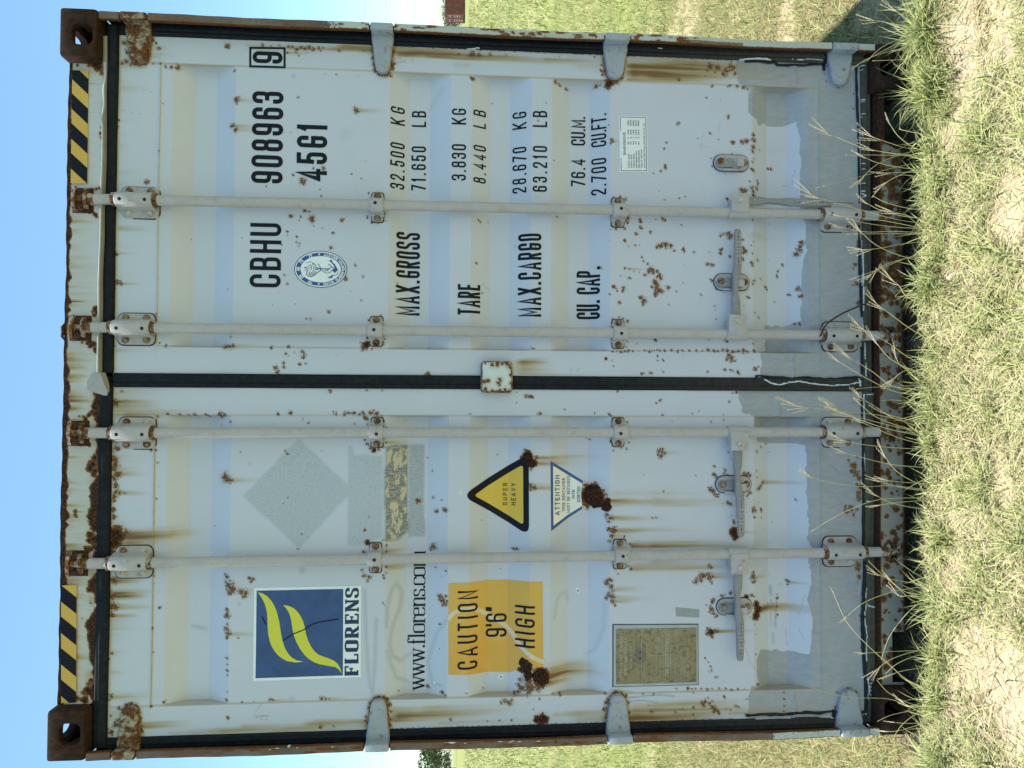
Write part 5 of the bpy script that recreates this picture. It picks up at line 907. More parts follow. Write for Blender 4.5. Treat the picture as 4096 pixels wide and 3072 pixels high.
# sill
xs = axis(-1.0555, 1.0555, .0042); zs = axis(.004, .0965, .0042)
F = Fields(xs, zs); rr = np.random.default_rng(41)
F.f('rust'); F.f('stain'); F.f('patch')
for _ in range(330):
    x = rr.uniform(-1.05,1.05); F.blob('rust', x, rr.uniform(.004,.097), rr.uniform(.003,.016)*(1.5 if x > .3 else 1), 1.0, 1.25)
for _ in range(40): F.streak(rr.uniform(-1.05,1.05), .0965, rr.uniform(.004,.02), rr.uniform(.04,.09), rr.uniform(.3,.8))
F.line('rust', [(-1.055,.005),(1.055,.005)], .009, 1.2); F.line('rust', [(.3,.094),(1.055,.094)], .012, 1.2); F.line('rust', [(-1.055,.0965),(1.055,.0965)], .004, 1.0)
F.poly('rust', [(.84,.0),(1.056,.0),(1.056,.1),(.88,.1)], 1.12)
F.poly('stain', [(-1.056,0),(1.056,0),(1.056,.1),(-1.056,.1)], .35); F.d['rust'] = F.d['rust']*(1+.35*(F.d['rust'] > .5))
Y = .034 + .002*np.sin(F.X*6)+.0012*np.sin(F.X*31+F.Z*40)
me = grid_mesh('sill', F, Y, back=.16)
# fork pockets: openings at both ends of the sill
bm = bmesh.new(); bm.from_mesh(me)
dead = [f for f in bm.faces if ((.876 < f.calc_center_median().x < 1.050 and f.calc_center_median().z < .072) or
        (-1.046 < f.calc_center_median().x < -.872 and f.calc_center_median().z < .054))]
bmesh.ops.delete(bm, geom=dead, context='FACES'); bm.to_mesh(me); bm.free()
smooth(me, 50)
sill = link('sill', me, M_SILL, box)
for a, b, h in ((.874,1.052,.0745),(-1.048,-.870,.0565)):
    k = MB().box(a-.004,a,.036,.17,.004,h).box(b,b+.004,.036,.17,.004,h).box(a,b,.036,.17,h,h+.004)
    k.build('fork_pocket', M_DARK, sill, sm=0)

# walls, roof, underside (seen only from beside)
def corrugated(x, s):
    m = MB(); y = .18; ys = []
    while y < LEN-.22:
        for dy, d in ((0,0),(.072,0),(.140,.034),(.212,.034)): ys.append((y+dy, d))
        y += .280
    ys.append((LEN-.18, 0))
    vs = [(x-s*d, yy, z) for z in (.165, 2.80) for yy, d in ys]; n = len(ys)
    m.add(vs, [(i,i+1,n+i+1,n+i) for i in range(n-1)])
    return m
for s in (1,-1):
    w = corrugated(s*1.213, s).build('side_wall', M_WALL, box, sm=0)
    lo, hi = sorted((s*1.155, s*1.2155))
    MB().box(lo,hi,.180,LEN-.18,2.80,2.884).build('top_rail', M_WALL, box, sm=0)
    MB().box(lo,hi,.180,LEN-.18,.012,.165).build('bottom_rail', M_WALL, box, sm=0)
MB().box(-1.15,1.15,.152,LEN-.01,2.865,2.884).build('roof', M_WALL, box, sm=0)
MB().box(-1.15,1.15,.172,LEN-.01,.10,.15).build('floor', M_DARK, box, sm=0)
MB().box(-1.056,1.056,LEN-.05,LEN-.006,.13,2.88).build('front_wall', M_WALL, box, sm=0)

# ------------------------------------------------------------------ hinges
for s, zt, zb, xt, kind in HINGES:
    out, X, L, zc, h = hinge_outline(s, zt, zb, xt)
    mt = M_HINGE_RUST if kind == 'rust' else M_HINGE
    m = MB().plate(out, DY+.002, .042, .0048)
    hg = m.build('hinge', mt, box, sm=28)
    hg['label'] = {'rust':'rust-eaten hinge with only some paint left','grey':'hinge brushed over with grey paint','pale':'hinge brushed over with pale paint'}[kind]
    xk0, xk1 = sorted((s*1.190, s*1.2165) if s > 0 else (s*1.196, s*1.2225))
    MB().box(xk0,xk1,.004,.048,zb+.002,zt-.002,.006).build('hinge_knuckle', mt, hg, sm=28)
    MB().tube([((xk0+xk1)/2,.026,zb-.006),((xk0+xk1)/2,.026,zt+.006)], .0075, 10).build('hinge_pin', M_KEEP, hg)

# ------------------------------------------------------------------ locking gear
bm_bolt = MB()
hexa = [(.0095*math.cos(a), .0095*math.sin(a)) for a in [math.radians(15+60*k) for k in range(6)]]
bm_bolt.plate(hexa, 0, -.007, .0022)
bm_bolt.plate([(.0125*math.cos(a), .0125*math.sin(a)) for a in [math.radians(24*k) for k in range(15)]], .0015, -.0018, .0005)
ME_BOLT = smooth(bm_bolt.mesh('bolt'), 35); ME_BOLT.materials.append(M_BOLT)
ME_BOLTZ = ME_BOLT.copy(); ME_BOLTZ.materials.clear(); ME_BOLTZ.materials.append(M_BOLT_ZINC)
m = MB().plate([(.0058*math.cos(a), .0058*math.sin(a)) for a in [math.radians(30*k) for k in range(12)]], .001, -.0012, .0005)
ME_PLUG = m.mesh('plug'); ME_PLUG.materials.append(M_HOLE)
RR = 0.0175
RY = 0.0330
RODS = [((0.607, 0.6), 0.104, 2.789),((0.178, 0.176), 0.104, 2.79),((-0.165, -0.17), 0.102, 2.79),((-0.589, -0.595), 0.1, 2.787)]
rods = []
for (xb, xt), zlo, zhi in RODS:
    def RX(z, xb=xb, xt=xt): return xb + (xt-xb)*(z-.55)/(2.53-.55)
    rod = MB().tube([(RX(zlo),RY,zlo),(RX(zhi),RY,zhi)], RR, 20).build('lock_rod', M_ROD, box)
    rods.append((rod, RX))
    for top, z in ((1, zhi), (0, zlo)):
        sg = 1 if top else -1; x = RX(z)
        m = MB().tube([(x,RY,z-sg*.004),(x,RY,z+sg*.012),(x,RY,z+sg*.030)], [RR*.92,RR*1.15,RR*.8], 16)
        # two claws of the cam and the web between them
        for zz, hw, th in ((z+sg*.026, .034, .011),(z+sg*.062, .040, .011)):
            o = []
            c = [(-hw,-.006),(-hw,.006),(-hw*.5,.013),(0,.016),(hw*.5,.013),(hw,.006),(hw,-.006),(hw*.45,-.004),(0,-.014),(-hw*.45,-.004)]
            lo = [(x+a, RY-.004-b, zz-th/2) for a,b in c]; hi = [(x+a*.94, RY-.004-b*.94, zz+th/2) for a,b in c]
            m.loft([lo, hi])
        m.box(x-.010,x+.010,RY-.010,RY+.008,min(z+sg*.02,z+sg*.066),max(z+sg*.02,z+sg*.066),.003)
        m.build('cam', M_CAM, rod, sm=40)
        k = MB()
        zc = z+sg*.045
        k.box(x-.044,x+.040,.0475,.053,zc-.034,zc+.034,.002)
        k.box(x-.034,x-.018,.020,.048,zc-.012,zc+.010,.004)
        k.box(x+.016,x+.032,.024,.048,zc-.016,zc+.008,.004)
        k.build('cam_keeper', M_KEEP, header if top else sill, sm=40)

def bearing(rod, RX, zlo, zhi, hlo, hhi, seed):
    """four-bolt bearing plate at a rod's end with its sleeve"""
    zc = (zlo+zhi)/2; x = RX(zc); h = (zhi-zlo)/2
    pl = MB().plate(rrect(x-.054,x+.050,zlo,zhi,.020,5), DY-.001, DY-.0075, .002)
    o = pl.build('bearing_plate', M_BRKT, box, sm=30)
    MB().plate(rrect(x-.058,x+.0535,zlo-.0035,zhi+.0035,.022,5), DY+.0005, DY-.0016, .0006).build('plate_packing', M_EDGE, o, sm=0)
    rr = random.Random(seed)
    for i, (a, b) in enumerate(((-.038,-h+.026),(-.038,h-.026),(.035,-h+.026),(.035,h-.026))):
        q = link('bolt', ME_BOLTZ if rr.random() < .35 else ME_BOLT, None, o, (x+a, DY-.008, zc+b)); q.rotation_euler = (0, rr.uniform(0,1), 0)
    R2 = RR+.0075; sec = []
    for z in (hlo, hlo+.004, hhi-.004, hhi):
        e = .0015 if z in (hlo, hhi) else 0
        ring = [(x+(R2-e)*math.cos(a), RY-.001-(R2-e)*math.sin(a), z) for a in [math.pi*k/12 for k in range(13)]]
        ring += [(x-R2-.007+e, DY-.006, z),(x+R2+.007-e, DY-.006, z)]
        sec.append(ring)
    s = MB().loft(sec).build('bearing_sleeve', M_BRKT, o, sm=40)
    for zz in (hlo-.006, hhi+.006):
        MB().tube([(x,RY,zz-.0075),(x,RY,zz-.004),(x,RY,zz+.004),(x,RY,zz+.0075)], [RR+.004,RR+.0062,RR+.0062,RR+.004], 20).build('rod_collar', M_CAM, o)
    for t in (.16,.83):
        link('plug', ME_PLUG, None, o, (x-.004, RY-.001-R2+.0004, hlo+(hhi-hlo)*t))
def strap(rod, RX, zlo, zhi, seed):
    zc = (zlo+zhi)/2; x = RX(zc); w = (zhi-zlo)/2
    b = MB().plate(rrect(x-.050,x+.049,zc-w*.86,zc+w*.86,.009,4), DY-.0005, DY-.0055, .0015)
    o = b.build('rod_bracket', M_BRKT, box, sm=30)
    MB().plate(rrect(x-.0535,x+.0525,zc-w*.86-.003,zc+w*.86+.003,.010,4), DY+.0005, DY-.0012, .0005).build('bracket_packing', M_EDGE, o, sm=0)
    R1, R2 = RR+.0012, RR+.0065
    sec = []
    prof = [(-.033,DY-.0055),(-.027,DY-.0075)]+[(-R2*math.cos(a), RY-R2*math.sin(a)) for a in [math.radians(-14+208*k/14) for k in range(15)]]+[(.027,DY-.0075),(.033,DY-.0055)]
    for z, k in ((zc-w,.985),(zc-w+.002,1),(zc+w-.002,1),(zc+w,.985)):
        sec.append([(x+a*k, RY+(y-RY)*k if y < DY-.008 else y, z) for a,y in prof])
    MB().loft(sec).build('rod_strap', M_BRKT, o, sm=50)
    rr = random.Random(seed)
    for a in (-.0405,.0395):
        q = link('bolt', ME_BOLT, None, o, (x+a, DY-.006, zc)); q.rotation_euler = (0, rr.uniform(0,1), 0)
    link('plug', ME_PLUG, None, o, (x+rr.uniform(-.004,.004), RY-R2+.0002, zc+rr.uniform(-.003,.003)))
for i, (z0,z1,h0,h1) in enumerate([(2.5949, 2.717, 2.6022, 2.7212),(0.1645, 0.2986, 0.1713, 0.3039),(2.6022, 2.7215, 2.6039, 2.7248),(0.1625, 0.2906, 0.1722, 0.2988),(2.5955, 2.7136, 2.5987, 2.7185),
(0.175, 0.2952, 0.1717, 0.3007),(2.5994, 2.7171, 2.6018, 2.7195),(0.1721, 0.2919, 0.1644, 0.2956)]): bearing(*rods[i//2], z0,z1,h0,h1, 60+i)
for i, (z0,z1) in enumerate([(1.8486, 1.8936),(1.0107, 1.0599),(1.8475, 1.8957),(1.0102, 1.0574),(1.8438, 1.8886),(1.0098, 1.056),(1.8452, 1.8898),(1.0023, 1.051)]): strap(*rods[i//2], z0,z1, 80+i)

# handles: hub on the rod, bar, catch on the leaf
def bar(secs):
    """sections (x, z, half-width across, y centre, half thickness, direction angle)"""
    rings = []
    for x,z,hw,y,ht,ang in secs:
        c, s_ = math.cos(ang), math.sin(ang)
        pr = [(-hw,-ht*.55),(-hw*.72,-ht),(hw*.72,-ht),(hw,-ht*.55),(hw,ht*.55),(hw*.72,ht),(-hw*.72,ht),(-hw,ht*.55)]
        rings.append([(x-s_*a, y+b, z+c*a) for a,b in pr])
    return MB().loft(rings)
CATCHES = [(0.7925, 0.6252, 0, 0),(0.3662, 0.6243, 0, 0),(-0.35, 0.6193, 0, 0),(-0.7796, 0.6166, 0, 0)]
for x, z, x0, x1 in CATCHES:
    L = (x1-x0)
    o = MB().plate(rrect(x-.0285,x+.0285,z-.0635,z+.0635,.0283,8), DY-.0005, DY-.006, .002).build('handle_catch', M_BRKT, box, sm=40)
    MB().plate(rrect(x-.0315,x+.0315,z-.0665,z+.0665,.0312,8), DY+.0005, DY-.0013, .0005).build('catch_packing', M_EDGE, o, sm=0)
    MB().plate(rrect(x-.019,x+.012,z-.006,z+.058,.010,4), DY-.010, DY-.0155, .002).build('catch_latch', M_HANDLE, o, sm=40)
    MB().box(x-.021,x+.006,DY-.036,DY-.006,z-.034,z-.026,.002).box(x-.021,x+.004,DY-.037,DY-.031,z-.034,z-.010,.002).build('catch_hook', M_BRKT, o, sm=40)
    MB().box(x-.031,x-.024,DY-.016,DY-.004,z-.022,z+.036,.002).build('catch_lip', M_BRKT, o, sm=40)
    for dz in (.043,-.047):
        link('bolt', ME_BOLT, None, o, (x+.001, DY-.006-(.0095 if dz > 0 else 0), z+dz))
for i, (ax, az, side, ex, ez) in enumerate([(0.6471, 0.6128, 1, 0.6503, 0.2821),(0.2219, 0.6227, 1, 0.5462, 0.6266),(-0.2052, 0.6174, -1, -0.528, 0.6172),(-0.6318, 0.6174, -1, -0.9548, 0.6208)]):
    rod, RX = rods[i]
    x = RX(az)
    hub = MB().box(min(x,ax)-.004 if side > 0 else ax-.023, ax+.023 if side > 0 else x+.004, RY-.0245,RY-.0195,az-.032,az+.032,.002)
    hub.box(min(x,ax), max(x,ax), RY-.020,RY+.012,az+.026,az+.032,.002).box(min(x,ax), max(x,ax), RY-.020,RY+.012,az-.032,az-.026,.002)
    hub.tube([(x,RY,az-.036),(x,RY,az+.036)], RR+.004, 16)
    hub.build('handle_hub', M_BRKT, rod, sm=40)
    dx, dz = ex-ax, ez-az; L = math.hypot(dx,dz); ang = math.atan2(dz,dx)
    sc = []
    for t, hw, y, ht, off in ((0,.016,RY-.008,.006,0),(.10,.017,RY-.008,.006,0),(.24,.017,RY-.006,.007,.002),(.30,.011,RY-.006,.011,.004),(.44,.011,RY-.004,.011,.002),(.52,.016,RY-.007,.008,-.004),
(.60,.016,RY-.009,.007,-.011),(.72,.0155,RY-.009,.0065,-.0125),(.96,.0135,RY-.010,.006,-.014),(.99,.0115,RY-.010,.005,-.014),(1.0,.008,RY-.010,.004,-.014)):
        o_ = off*.6 if abs(dx) > abs(dz) else off*.3
        sc.append((ax+dx*t-math.sin(ang)*o_*(1 if dx >= 0 else -1), az+dz*t+math.cos(ang)*o_*(1 if dx >= 0 else -1), hw*.86, y, ht, ang))
    hd = bar(sc).build('handle', M_HANDLE, rod, sm=50)
    MB().tube([(ax,RY-.030,az),(ax,RY-.0235,az)], [.0085,.0105], 16).build('handle_rivet', M_BOLT_ZINC, rod)
    HANDLE_TEXT = globals().setdefault('HANDLE_TEXT', [])
    HANDLE_TEXT.append((rod, sc, ang, RY))

# plate welded to the right leaf that covers the gap
cp = MB().plate(rrect(-.032,.076,1.406,1.515,.012,3), .058, .036, .004).build('lock_plate', None, box, sm=40)
t_ = weathered('lock plate paint', (0.62,0.66,0.67), (0.335,0.36,0.375))
F = Fields(axis(-.028,.072,.003), axis(1.410,1.511,.003))
F.f('rust'); F.f('stain')
for x,z,r in ((.068,1.425,.012),(.07,1.44,.010),(.055,1.415,.010),(.066,1.46,.012),(.064,1.475,.010),(.03,1.412,.008),(.0,1.412,.008),(-.022,1.43,.010),(-.024,1.45,.010),(-.02,1.50,.010),(.005,1.503,.012),
(.008,1.49,.010),(.002,1.455,.010),(.012,1.45,.010),(-.006,1.452,.007),(-.026,1.475,.009),(-.025,1.42,.010),(.07,1.50,.006)):
    F.blob('rust',x,z,r*.8,1.0); F.halo('stain',x,z,r*1.6,.6)
for z0_ in (1.410,1.511): F.line('rust',[(-.028,z0_),(.072,z0_)],.004,.75)
for x0_ in (-.028,): F.line('rust',[(x0_,1.41),(x0_,1.511)],.005,.8)
me = grid_mesh('lock_plate_face', F, .0350+.001*np.sin(F.X*60)*np.sin(F.Z*50), back=.038)
link('lock_plate_face', me, t_, cp)
cp.data.materials.append(M_HINGE_RUST)

# ------------------------------------------------------------------ lettering: a stroke alphabet of its own
def fillet(pts, closed, rmax_x, rmax_y):
    """rounds the corners of a path given as (x, y, k); k = share of the largest radius"""
    n = len(pts); out = []
    for i in range(n):
        x, y, k = pts[i]
        if k <= 0 or (not closed and i in (0, n-1)): out.append((x, y)); continue
        p0 = Vector(pts[i-1][:2]); p = Vector((x, y)); p2 = Vector(pts[(i+1)%n][:2])
        a = p0-p; b = p2-p; la, lb = a.length, b.length
        if la < 1e-6 or lb < 1e-6: out.append((x, y)); continue
        r = min(k*rmax_x, la*.5 if (pts[i-1][2] > 0) else la*.98, lb*.5 if (pts[(i+1)%n][2] > 0) else lb*.98)
        a = p + a/la*r; b = p + b/lb*r
        for j in range(7):
            t = j/6; q = a*(1-t)**2 + p*2*t*(1-t)*.86 + (a+b)*.14*t*(1-t) + b*t*t
            out.append((q.x, q.y))
    return out

def ribbon(pts, closed, hw, ext=True):
    pts = [Vector(p) for p in pts]
    q = [pts[0]]
    for p in pts[1:]:
        if (p-q[-1]).length > 1e-7: q.append(p)
    if closed and (q[0]-q[-1]).length < 1e-7: q.pop()
    pts = q; n = len(pts)
    if n < 2: return [], []
    if not closed and ext:
        pts[0] = pts[0] - (pts[1]-pts[0]).normalized()*hw
        pts[-1] = pts[-1] + (pts[-1]-pts[-2]).normalized()*hw
    L = []; R = []
    for i, p in enumerate(pts):
        a = (p-pts[i-1]).normalized() if (closed or i > 0) else None
        b = (pts[(i+1)%n]-p).normalized() if (closed or i < n-1) else None
        a = a or b; b = b or a
        na = Vector((-a.y, a.x)); nb = Vector((-b.y, b.x)); m = na+nb
        if m.length < 1e-4: m = na
        else: m = m.normalized()/max(m.normalized().dot(na), .5)
        L.append(p+m*hw); R.append(p-m*hw)
    vs = [v[:] for v in L+R]; fs = []
    for i in range(n if closed else n-1):
        j = (i+1)%n; fs.append((i, n+i, n+j, j))
    return vs, fs

G = {
'0':(1,[(1,[(0,0,1),(1,0,1),(1,1,1),(0,1,1)])]),
'1':(.62,[(0,[(.62,0,0),(.62,1,0)]),(0,[(.60,.97,0),(.05,.80,0)])]),
'2':(1,[(0,[(0,.74,0),(0,1,1),(1,1,1),(1,.58,.7),(.02,.10,.2),(.02,0,0),(1,0,0)])]),
'3':(1,[(0,[(0,.77,0),(0,1,1),(1,1,1),(1,.53,.8),(.38,.53,0)]),(0,[(.38,.53,0),(1,.53,.8),(1,0,1),(0,0,1),(0,.23,0)])]),
'4':(1.05,[(0,[(.74,0,0),(.74,1,0),(0,.25,0),(1,.25,0)])]),
'5':(1,[(0,[(.95,1,0),(.06,1,0),(.02,.50,0)]),(0,[(.02,.52,0),(.10,.63,.6),(1,.63,1),(1,0,1),(0,0,1),(0,.23,0)])]),
'6':(1,[(0,[(1,.77,0),(1,1,1),(0,1,1),(0,0,1),(1,0,1),(1,.58,1),(0,.58,.5),(0,.40,0)])]),
'7':(1,[(0,[(0,1,0),(1,1,0),(.34,0,0)])]),
'8':(1,[(1,[(0,0,1),(1,0,1),(1,.54,.9),(0,.54,.9)]),(1,[(.04,.54,.85),(.96,.54,.85),(.96,1,.95),(.04,1,.95)])]),
'9':(1,[(0,[(0,.23,0),(0,0,1),(1,0,1),(1,1,1),(0,1,1),(0,.42,1),(1,.42,.5),(1,.6,0)])]),
'A':(1.12,[(0,[(0,0,0),(.5,1,0),(1,0,0)]),(0,[(.24,.26,0),(.76,.26,0)])]),
'B':(1,[(1,[(0,0,0),(1,0,.9),(1,.53,.9),(0,.53,0)]),(1,[(0,.53,0),(.94,.53,.85),(.94,1,.9),(0,1,0)])]),
'C':(1,[(0,[(1,.70,0),(1,1,1),(0,1,1),(0,0,1),(1,0,1),(1,.30,0)])]),
'D':(1,[(1,[(0,0,0),(1,0,1),(1,1,1),(0,1,0)])]),
'E':(.9,[(0,[(1,1,0),(0,1,0),(0,0,0),(1,0,0)]),(0,[(0,.52,0),(.85,.52,0)])]),
'F':(.88,[(0,[(1,1,0),(0,1,0),(0,0,0)]),(0,[(0,.52,0),(.85,.52,0)])]),
'G':(1,[(0,[(1,.72,0),(1,1,1),(0,1,1),(0,0,1),(1,0,1),(1,.46,0),(.55,.46,0)])]),
'H':(1,[(0,[(0,0,0),(0,1,0)]),(0,[(1,0,0),(1,1,0)]),(0,[(0,.52,0),(1,.52,0)])]),
'I':(.32,[(0,[(.5,0,0),(.5,1,0)])]),
'J':(.9,[(0,[(1,1,0),(1,0,1),(0,0,1),(0,.25,0)])]),
'K':(1.05,[(0,[(0,0,0),(0,1,0)]),(0,[(1,1,0),(.05,.36,0)]),(0,[(.32,.58,0),(1,0,0)])]),
'L':(.88,[(0,[(0,1,0),(0,0,0),(1,0,0)])]),
'M':(1.3,[(0,[(0,0,0),(0,1,0),(.5,.22,0),(1,1,0),(1,0,0)])]),
'N':(1.05,[(0,[(0,0,0),(0,1,0),(1,0,0),(1,1,0)])]),
'O':(1,[(1,[(0,0,1),(1,0,1),(1,1,1),(0,1,1)])]),
'P':(.98,[(0,[(0,0,0),(0,1,0),(1,1,1),(1,.45,1),(0,.45,0)])]),
'R':(1,[(0,[(0,0,0),(0,1,0),(1,1,.9),(1,.48,.9),(0,.48,0)]),(0,[(.52,.48,0),(1,0,0)])]),
'S':(1,[(0,[(1,.76,0),(1,1,1),(0,1,1),(0,.57,1),(1,.45,1),(1,0,1),(0,0,1),(0,.24,0)])]),
'T':(.95,[(0,[(0,1,0),(1,1,0)]),(0,[(.5,0,0),(.5,1,0)])]),
'U':(1,[(0,[(0,1,0),(0,0,1),(1,0,1),(1,1,0)])]),
'V':(1.08,[(0,[(0,1,0),(.5,0,0),(1,1,0)])]),
'W':(1.5,[(0,[(0,1,0),(.25,0,0),(.5,.9,0),(.75,0,0),(1,1,0)])]),
'X':(1.08,[(0,[(0,0,0),(1,1,0)]),(0,[(0,1,0),(1,0,0)])]),
'Y':(1.05,[(0,[(0,1,0),(.5,.45,0),(1,1,0)]),(0,[(.5,.45,0),(.5,0,0)])]),
'Z':(1,[(0,[(0,1,0),(1,1,0),(0,0,0),(1,0,0)])]),
'.':(.34,[(2,[(.5,0,0)])]), ',':(.36,[(2,[(.5,0,0)]),(0,[(.55,.02,0),(.30,-.10,0)])]),
"'":(.36,[(0,[(.60,1,0),(.35,.80,0)])]), '"':(.62,[(0,[(.40,1,0),(.22,.80,0)]),(0,[(.95,1,0),(.77,.80,0)])]),
'/':(.8,[(0,[(0,0,0),(1,1,0)])]), '-':(.7,[(0,[(0,.48,0),(1,.48,0)])]), ' ':(.55,[]),
'(':(.5,[(0,[(1,1,0),(.2,.7,.5),(.2,.3,.5),(1,0,0)])]), ')':(.5,[(0,[(0,1,0),(.8,.7,.5),(.8,.3,.5),(0,0,0)])]),
}
def text_shapes(body, h, wf, st, total=None, gap=None, sx=1.0):
    """vertices and faces in a flat frame (u along, v up); h cap height, wf width and st stroke as shares of it"""
    t = st*h
    ws = []
    for ch in body:
        rw = G[ch][0]
        w = max(t*1.05, wf*h*rw) if ch not in ' ' else wf*h*rw
        if ch in 'I.': w = max(t, w*.0+t*1.15)
        ws.append(w)
    if total is not None and len(body) > 1: gp = (total-sum(ws))/(len(body)-1)
    else: gp = gap if gap is not None else .16*h
    V, Fc = [], []; u = 0
    for ch, w in zip(body, ws):
        bw, bh = max(w-t, 1e-6), h-t
        for kind, pts in G[ch][1]:
            P = [(u+t/2+x*bw, t/2+y*bh, k) for x,y,k in pts]
            if kind == 2:
                x, y = P[0][0], t/2; vs, fs = [(x-t*.55,y-t*.5),(x+t*.55,y-t*.5),(x+t*.55,y+t*.6),(x-t*.55,y+t*.6)], [(0,1,2,3)]
            else:
                rm = max(bw/2, t*.25)
                vs, fs = ribbon(fillet(P, kind == 1, rm, rm), kind == 1, t/2, True)
            b = len(V); V += [(x, y) for x, y in vs]; Fc += [tuple(i+b for i in f) for f in fs]
        u += w+gp
    return V, Fc, u-gp

def lay(name, V, Fc, mat, parent, off, grid=None, panel=True, surface=None):
    """drapes a flat shape (x, z) over the leaf's ribs and waves"""
    bm = bmesh.new()
    vs = [bm.verts.new((x, 0, z)) for x, z in V]
    for f in Fc:
        try: bm.faces.new([vs[i] for i in f])
        except ValueError: pass
    big = [f for f in bm.faces if len(f.verts) > 4]
    if big: bmesh.ops.triangulate(bm, faces=big)
    if surface is None and V:
        zs = [z for _, z in V]; xs_ = [x for x, _ in V]
        cuts = [('z', z) for z in BREAKS if min(zs) < z < max(zs)] if panel else []
        if grid:
            k = math.ceil(min(xs_)/grid)
            while k*grid < max(xs_): cuts.append(('x', k*grid)); k += 1
            k = math.ceil(min(zs)/grid)
            while k*grid < max(zs): cuts.append(('z', k*grid+1e-5)); k += 1
        for ax, v in cuts:
            bmesh.ops.bisect_plane(bm, geom=bm.verts[:]+bm.edges[:]+bm.faces[:], dist=1e-6,
                                   plane_co=(v,0,0) if ax == 'x' else (0,0,v), plane_no=(1,0,0) if ax == 'x' else (0,0,1))
        for v in bm.verts: v.co.y = float(surf(v.co.x, v.co.z, panel))-off
    else:
        for v in bm.verts: v.co.y = surface-off
    bmesh.ops.recalc_face_normals(bm, faces=bm.faces[:])
    for f in bm.faces:
        if f.normal.y > 0: f.normal_flip()
    me = bpy.data.meshes.new(name); bm.to_mesh(me); bm.free()
    return link(name, me, mat, parent)

def write(body, start, end, parent, mat, wf=.40, st=.145, off=.0012, surface=None, name='lettering', slant=0.0, panel=True):
    """start = left end of the base line, end = right end of the cap line"""
    (x0,z0),(x1,z1) = start, end
    h = z1-z0
    V, Fc, tot = text_shapes(body, h, wf, st*.93, x1-x0)
    V = [(x0+u+slant*v, z0+v) for u, v in V]
    o = lay(name, V, Fc, mat, parent, off, None, panel, surface)
    return o

def sticker(name, pts, mat, off=.0008, label=None, parent=box, grid=.04, panel=True):
    o = lay(name, pts, [tuple(range(len(pts)))], mat, parent, off, grid, panel)
    if label: o['label'] = label
    return o

LINES = [('CBHU', (0.3217, 2.1943),(0.5398, 2.2976), 0.42, 0.135),('908963', (0.6769, 2.1921),(0.9907, 2.2968), 0.385, 0.145),('45G1', (0.6889, 2.0441),(0.8851, 2.1463), 0.39, 0.15),
('MAX.GROSS', (0.2359, 1.7274),(0.5251, 1.8081), 0.31, 0.125),('32.500', (0.6732, 1.7822),(0.8343, 1.8301), 0.4, 0.13),('KG', (0.8975, 1.7826),(0.9586, 1.8298), 0.44, 0.13),('71.650', (0.6752, 1.709),
(0.8315, 1.7597), 0.4, 0.13),('LB', (0.9001, 1.7097),(0.956, 1.7592), 0.44, 0.13),('TARE', (0.2379, 1.5168),(0.3436, 1.5949), 0.285, 0.125),('3.830', (0.7044, 1.5691),(0.8308, 1.6191), 0.42, 0.13),
('KG', (0.8998, 1.5698),(0.9551, 1.6195), 0.44, 0.13),('8.440', (0.7022, 1.4986),(0.8337, 1.5435), 0.42, 0.13),('LB', (0.896, 1.4997),(0.9582, 1.5442), 0.46, 0.13),('MAX.CARGO', (0.2339, 1.3047),
(0.5247, 1.3849), 0.31, 0.125),('28.670', (0.671, 1.3578),(0.8333, 1.4054), 0.42, 0.13),('KG', (0.8973, 1.3583),(0.9582, 1.406), 0.46, 0.13),('63.210', (0.6726, 1.2857),(0.8326, 1.3364), 0.4, 0.13),
('LB', (0.8998, 1.2865),(0.9569, 1.3369), 0.44, 0.13),('CU. CAP.', (0.2315, 1.094),(0.4178, 1.1745), 0.3, 0.125),('76.4', (0.7048, 1.1443),(0.8029, 1.1958), 0.42, 0.13),('CU.M.', (0.8517, 1.1447),
(0.9548, 1.1962), 0.42, 0.13),('2.700', (0.6717, 1.0744),(0.8019, 1.1243), 0.42, 0.13),('CU.FT.', (0.8432, 1.0747),(0.9604, 1.1246), 0.42, 0.13)]
for body, a, b, wf, st in LINES: write(body, a, b, D_R, M_INK, wf, st)
# the boxed check digit
fr = [(1.0755, 2.1893),(1.141, 2.19),(1.1376, 2.3045),(1.0742, 2.3037)]
vs, fs = ribbon([(x,z) for x,z in fr], True, .0035)
lay('check_digit_frame', vs, fs, M_INK, D_R, .0012, None, False)
write('9', (1.0869, 2.1962), (1.1268, 2.2962), D_R, M_INK, .40, .145, panel=False)

M_WHITE = plain('sticker white', (0.86,0.87,0.87), .45, .08, 25)
M_BLUE = plain('logo blue', (0.045,0.088,0.235), .4, .25, 18)
M_NAVY = plain('print navy', (0.018,0.026,0.085), .4, .2, 30)
M_YELLOW = plain('logo yellow', (0.70,0.66,0.045), .42, .06, 20)
def caution_mat(name, a, b):
    t = NT(name); n = t.noise(11, 5, .65); n2 = t.noise(3.2, 2)
    c = t.mix(t.step(n2,.3,.7), a, b); c = t.mix(t.step(n,.55,.75,0,.35), c, (0.72,0.55,0.22))
    return t.fin(c, .5, n, .05, .001, .3)
M_AMBER = caution_mat('sticker amber', (0.72,0.42,0.085), (0.70,0.37,0.07))
M_CAUT = caution_mat('hazard yellow', (0.70,0.45,0.10), (0.66,0.38,0.07))
M_TRI = caution_mat('triangle yellow', (0.74,0.52,0.10), (0.72,0.46,0.06))
M_CREAM = plain('sticker cream', (0.86,0.83,0.74), .5, .08, 25)
M_BLUE2 = plain('print blue', (0.045,0.11,0.32), .42, .15, 30)
M_SCUFF = plain('faded scuff', (0.74,0.60,0.42), .6, .12, 40)

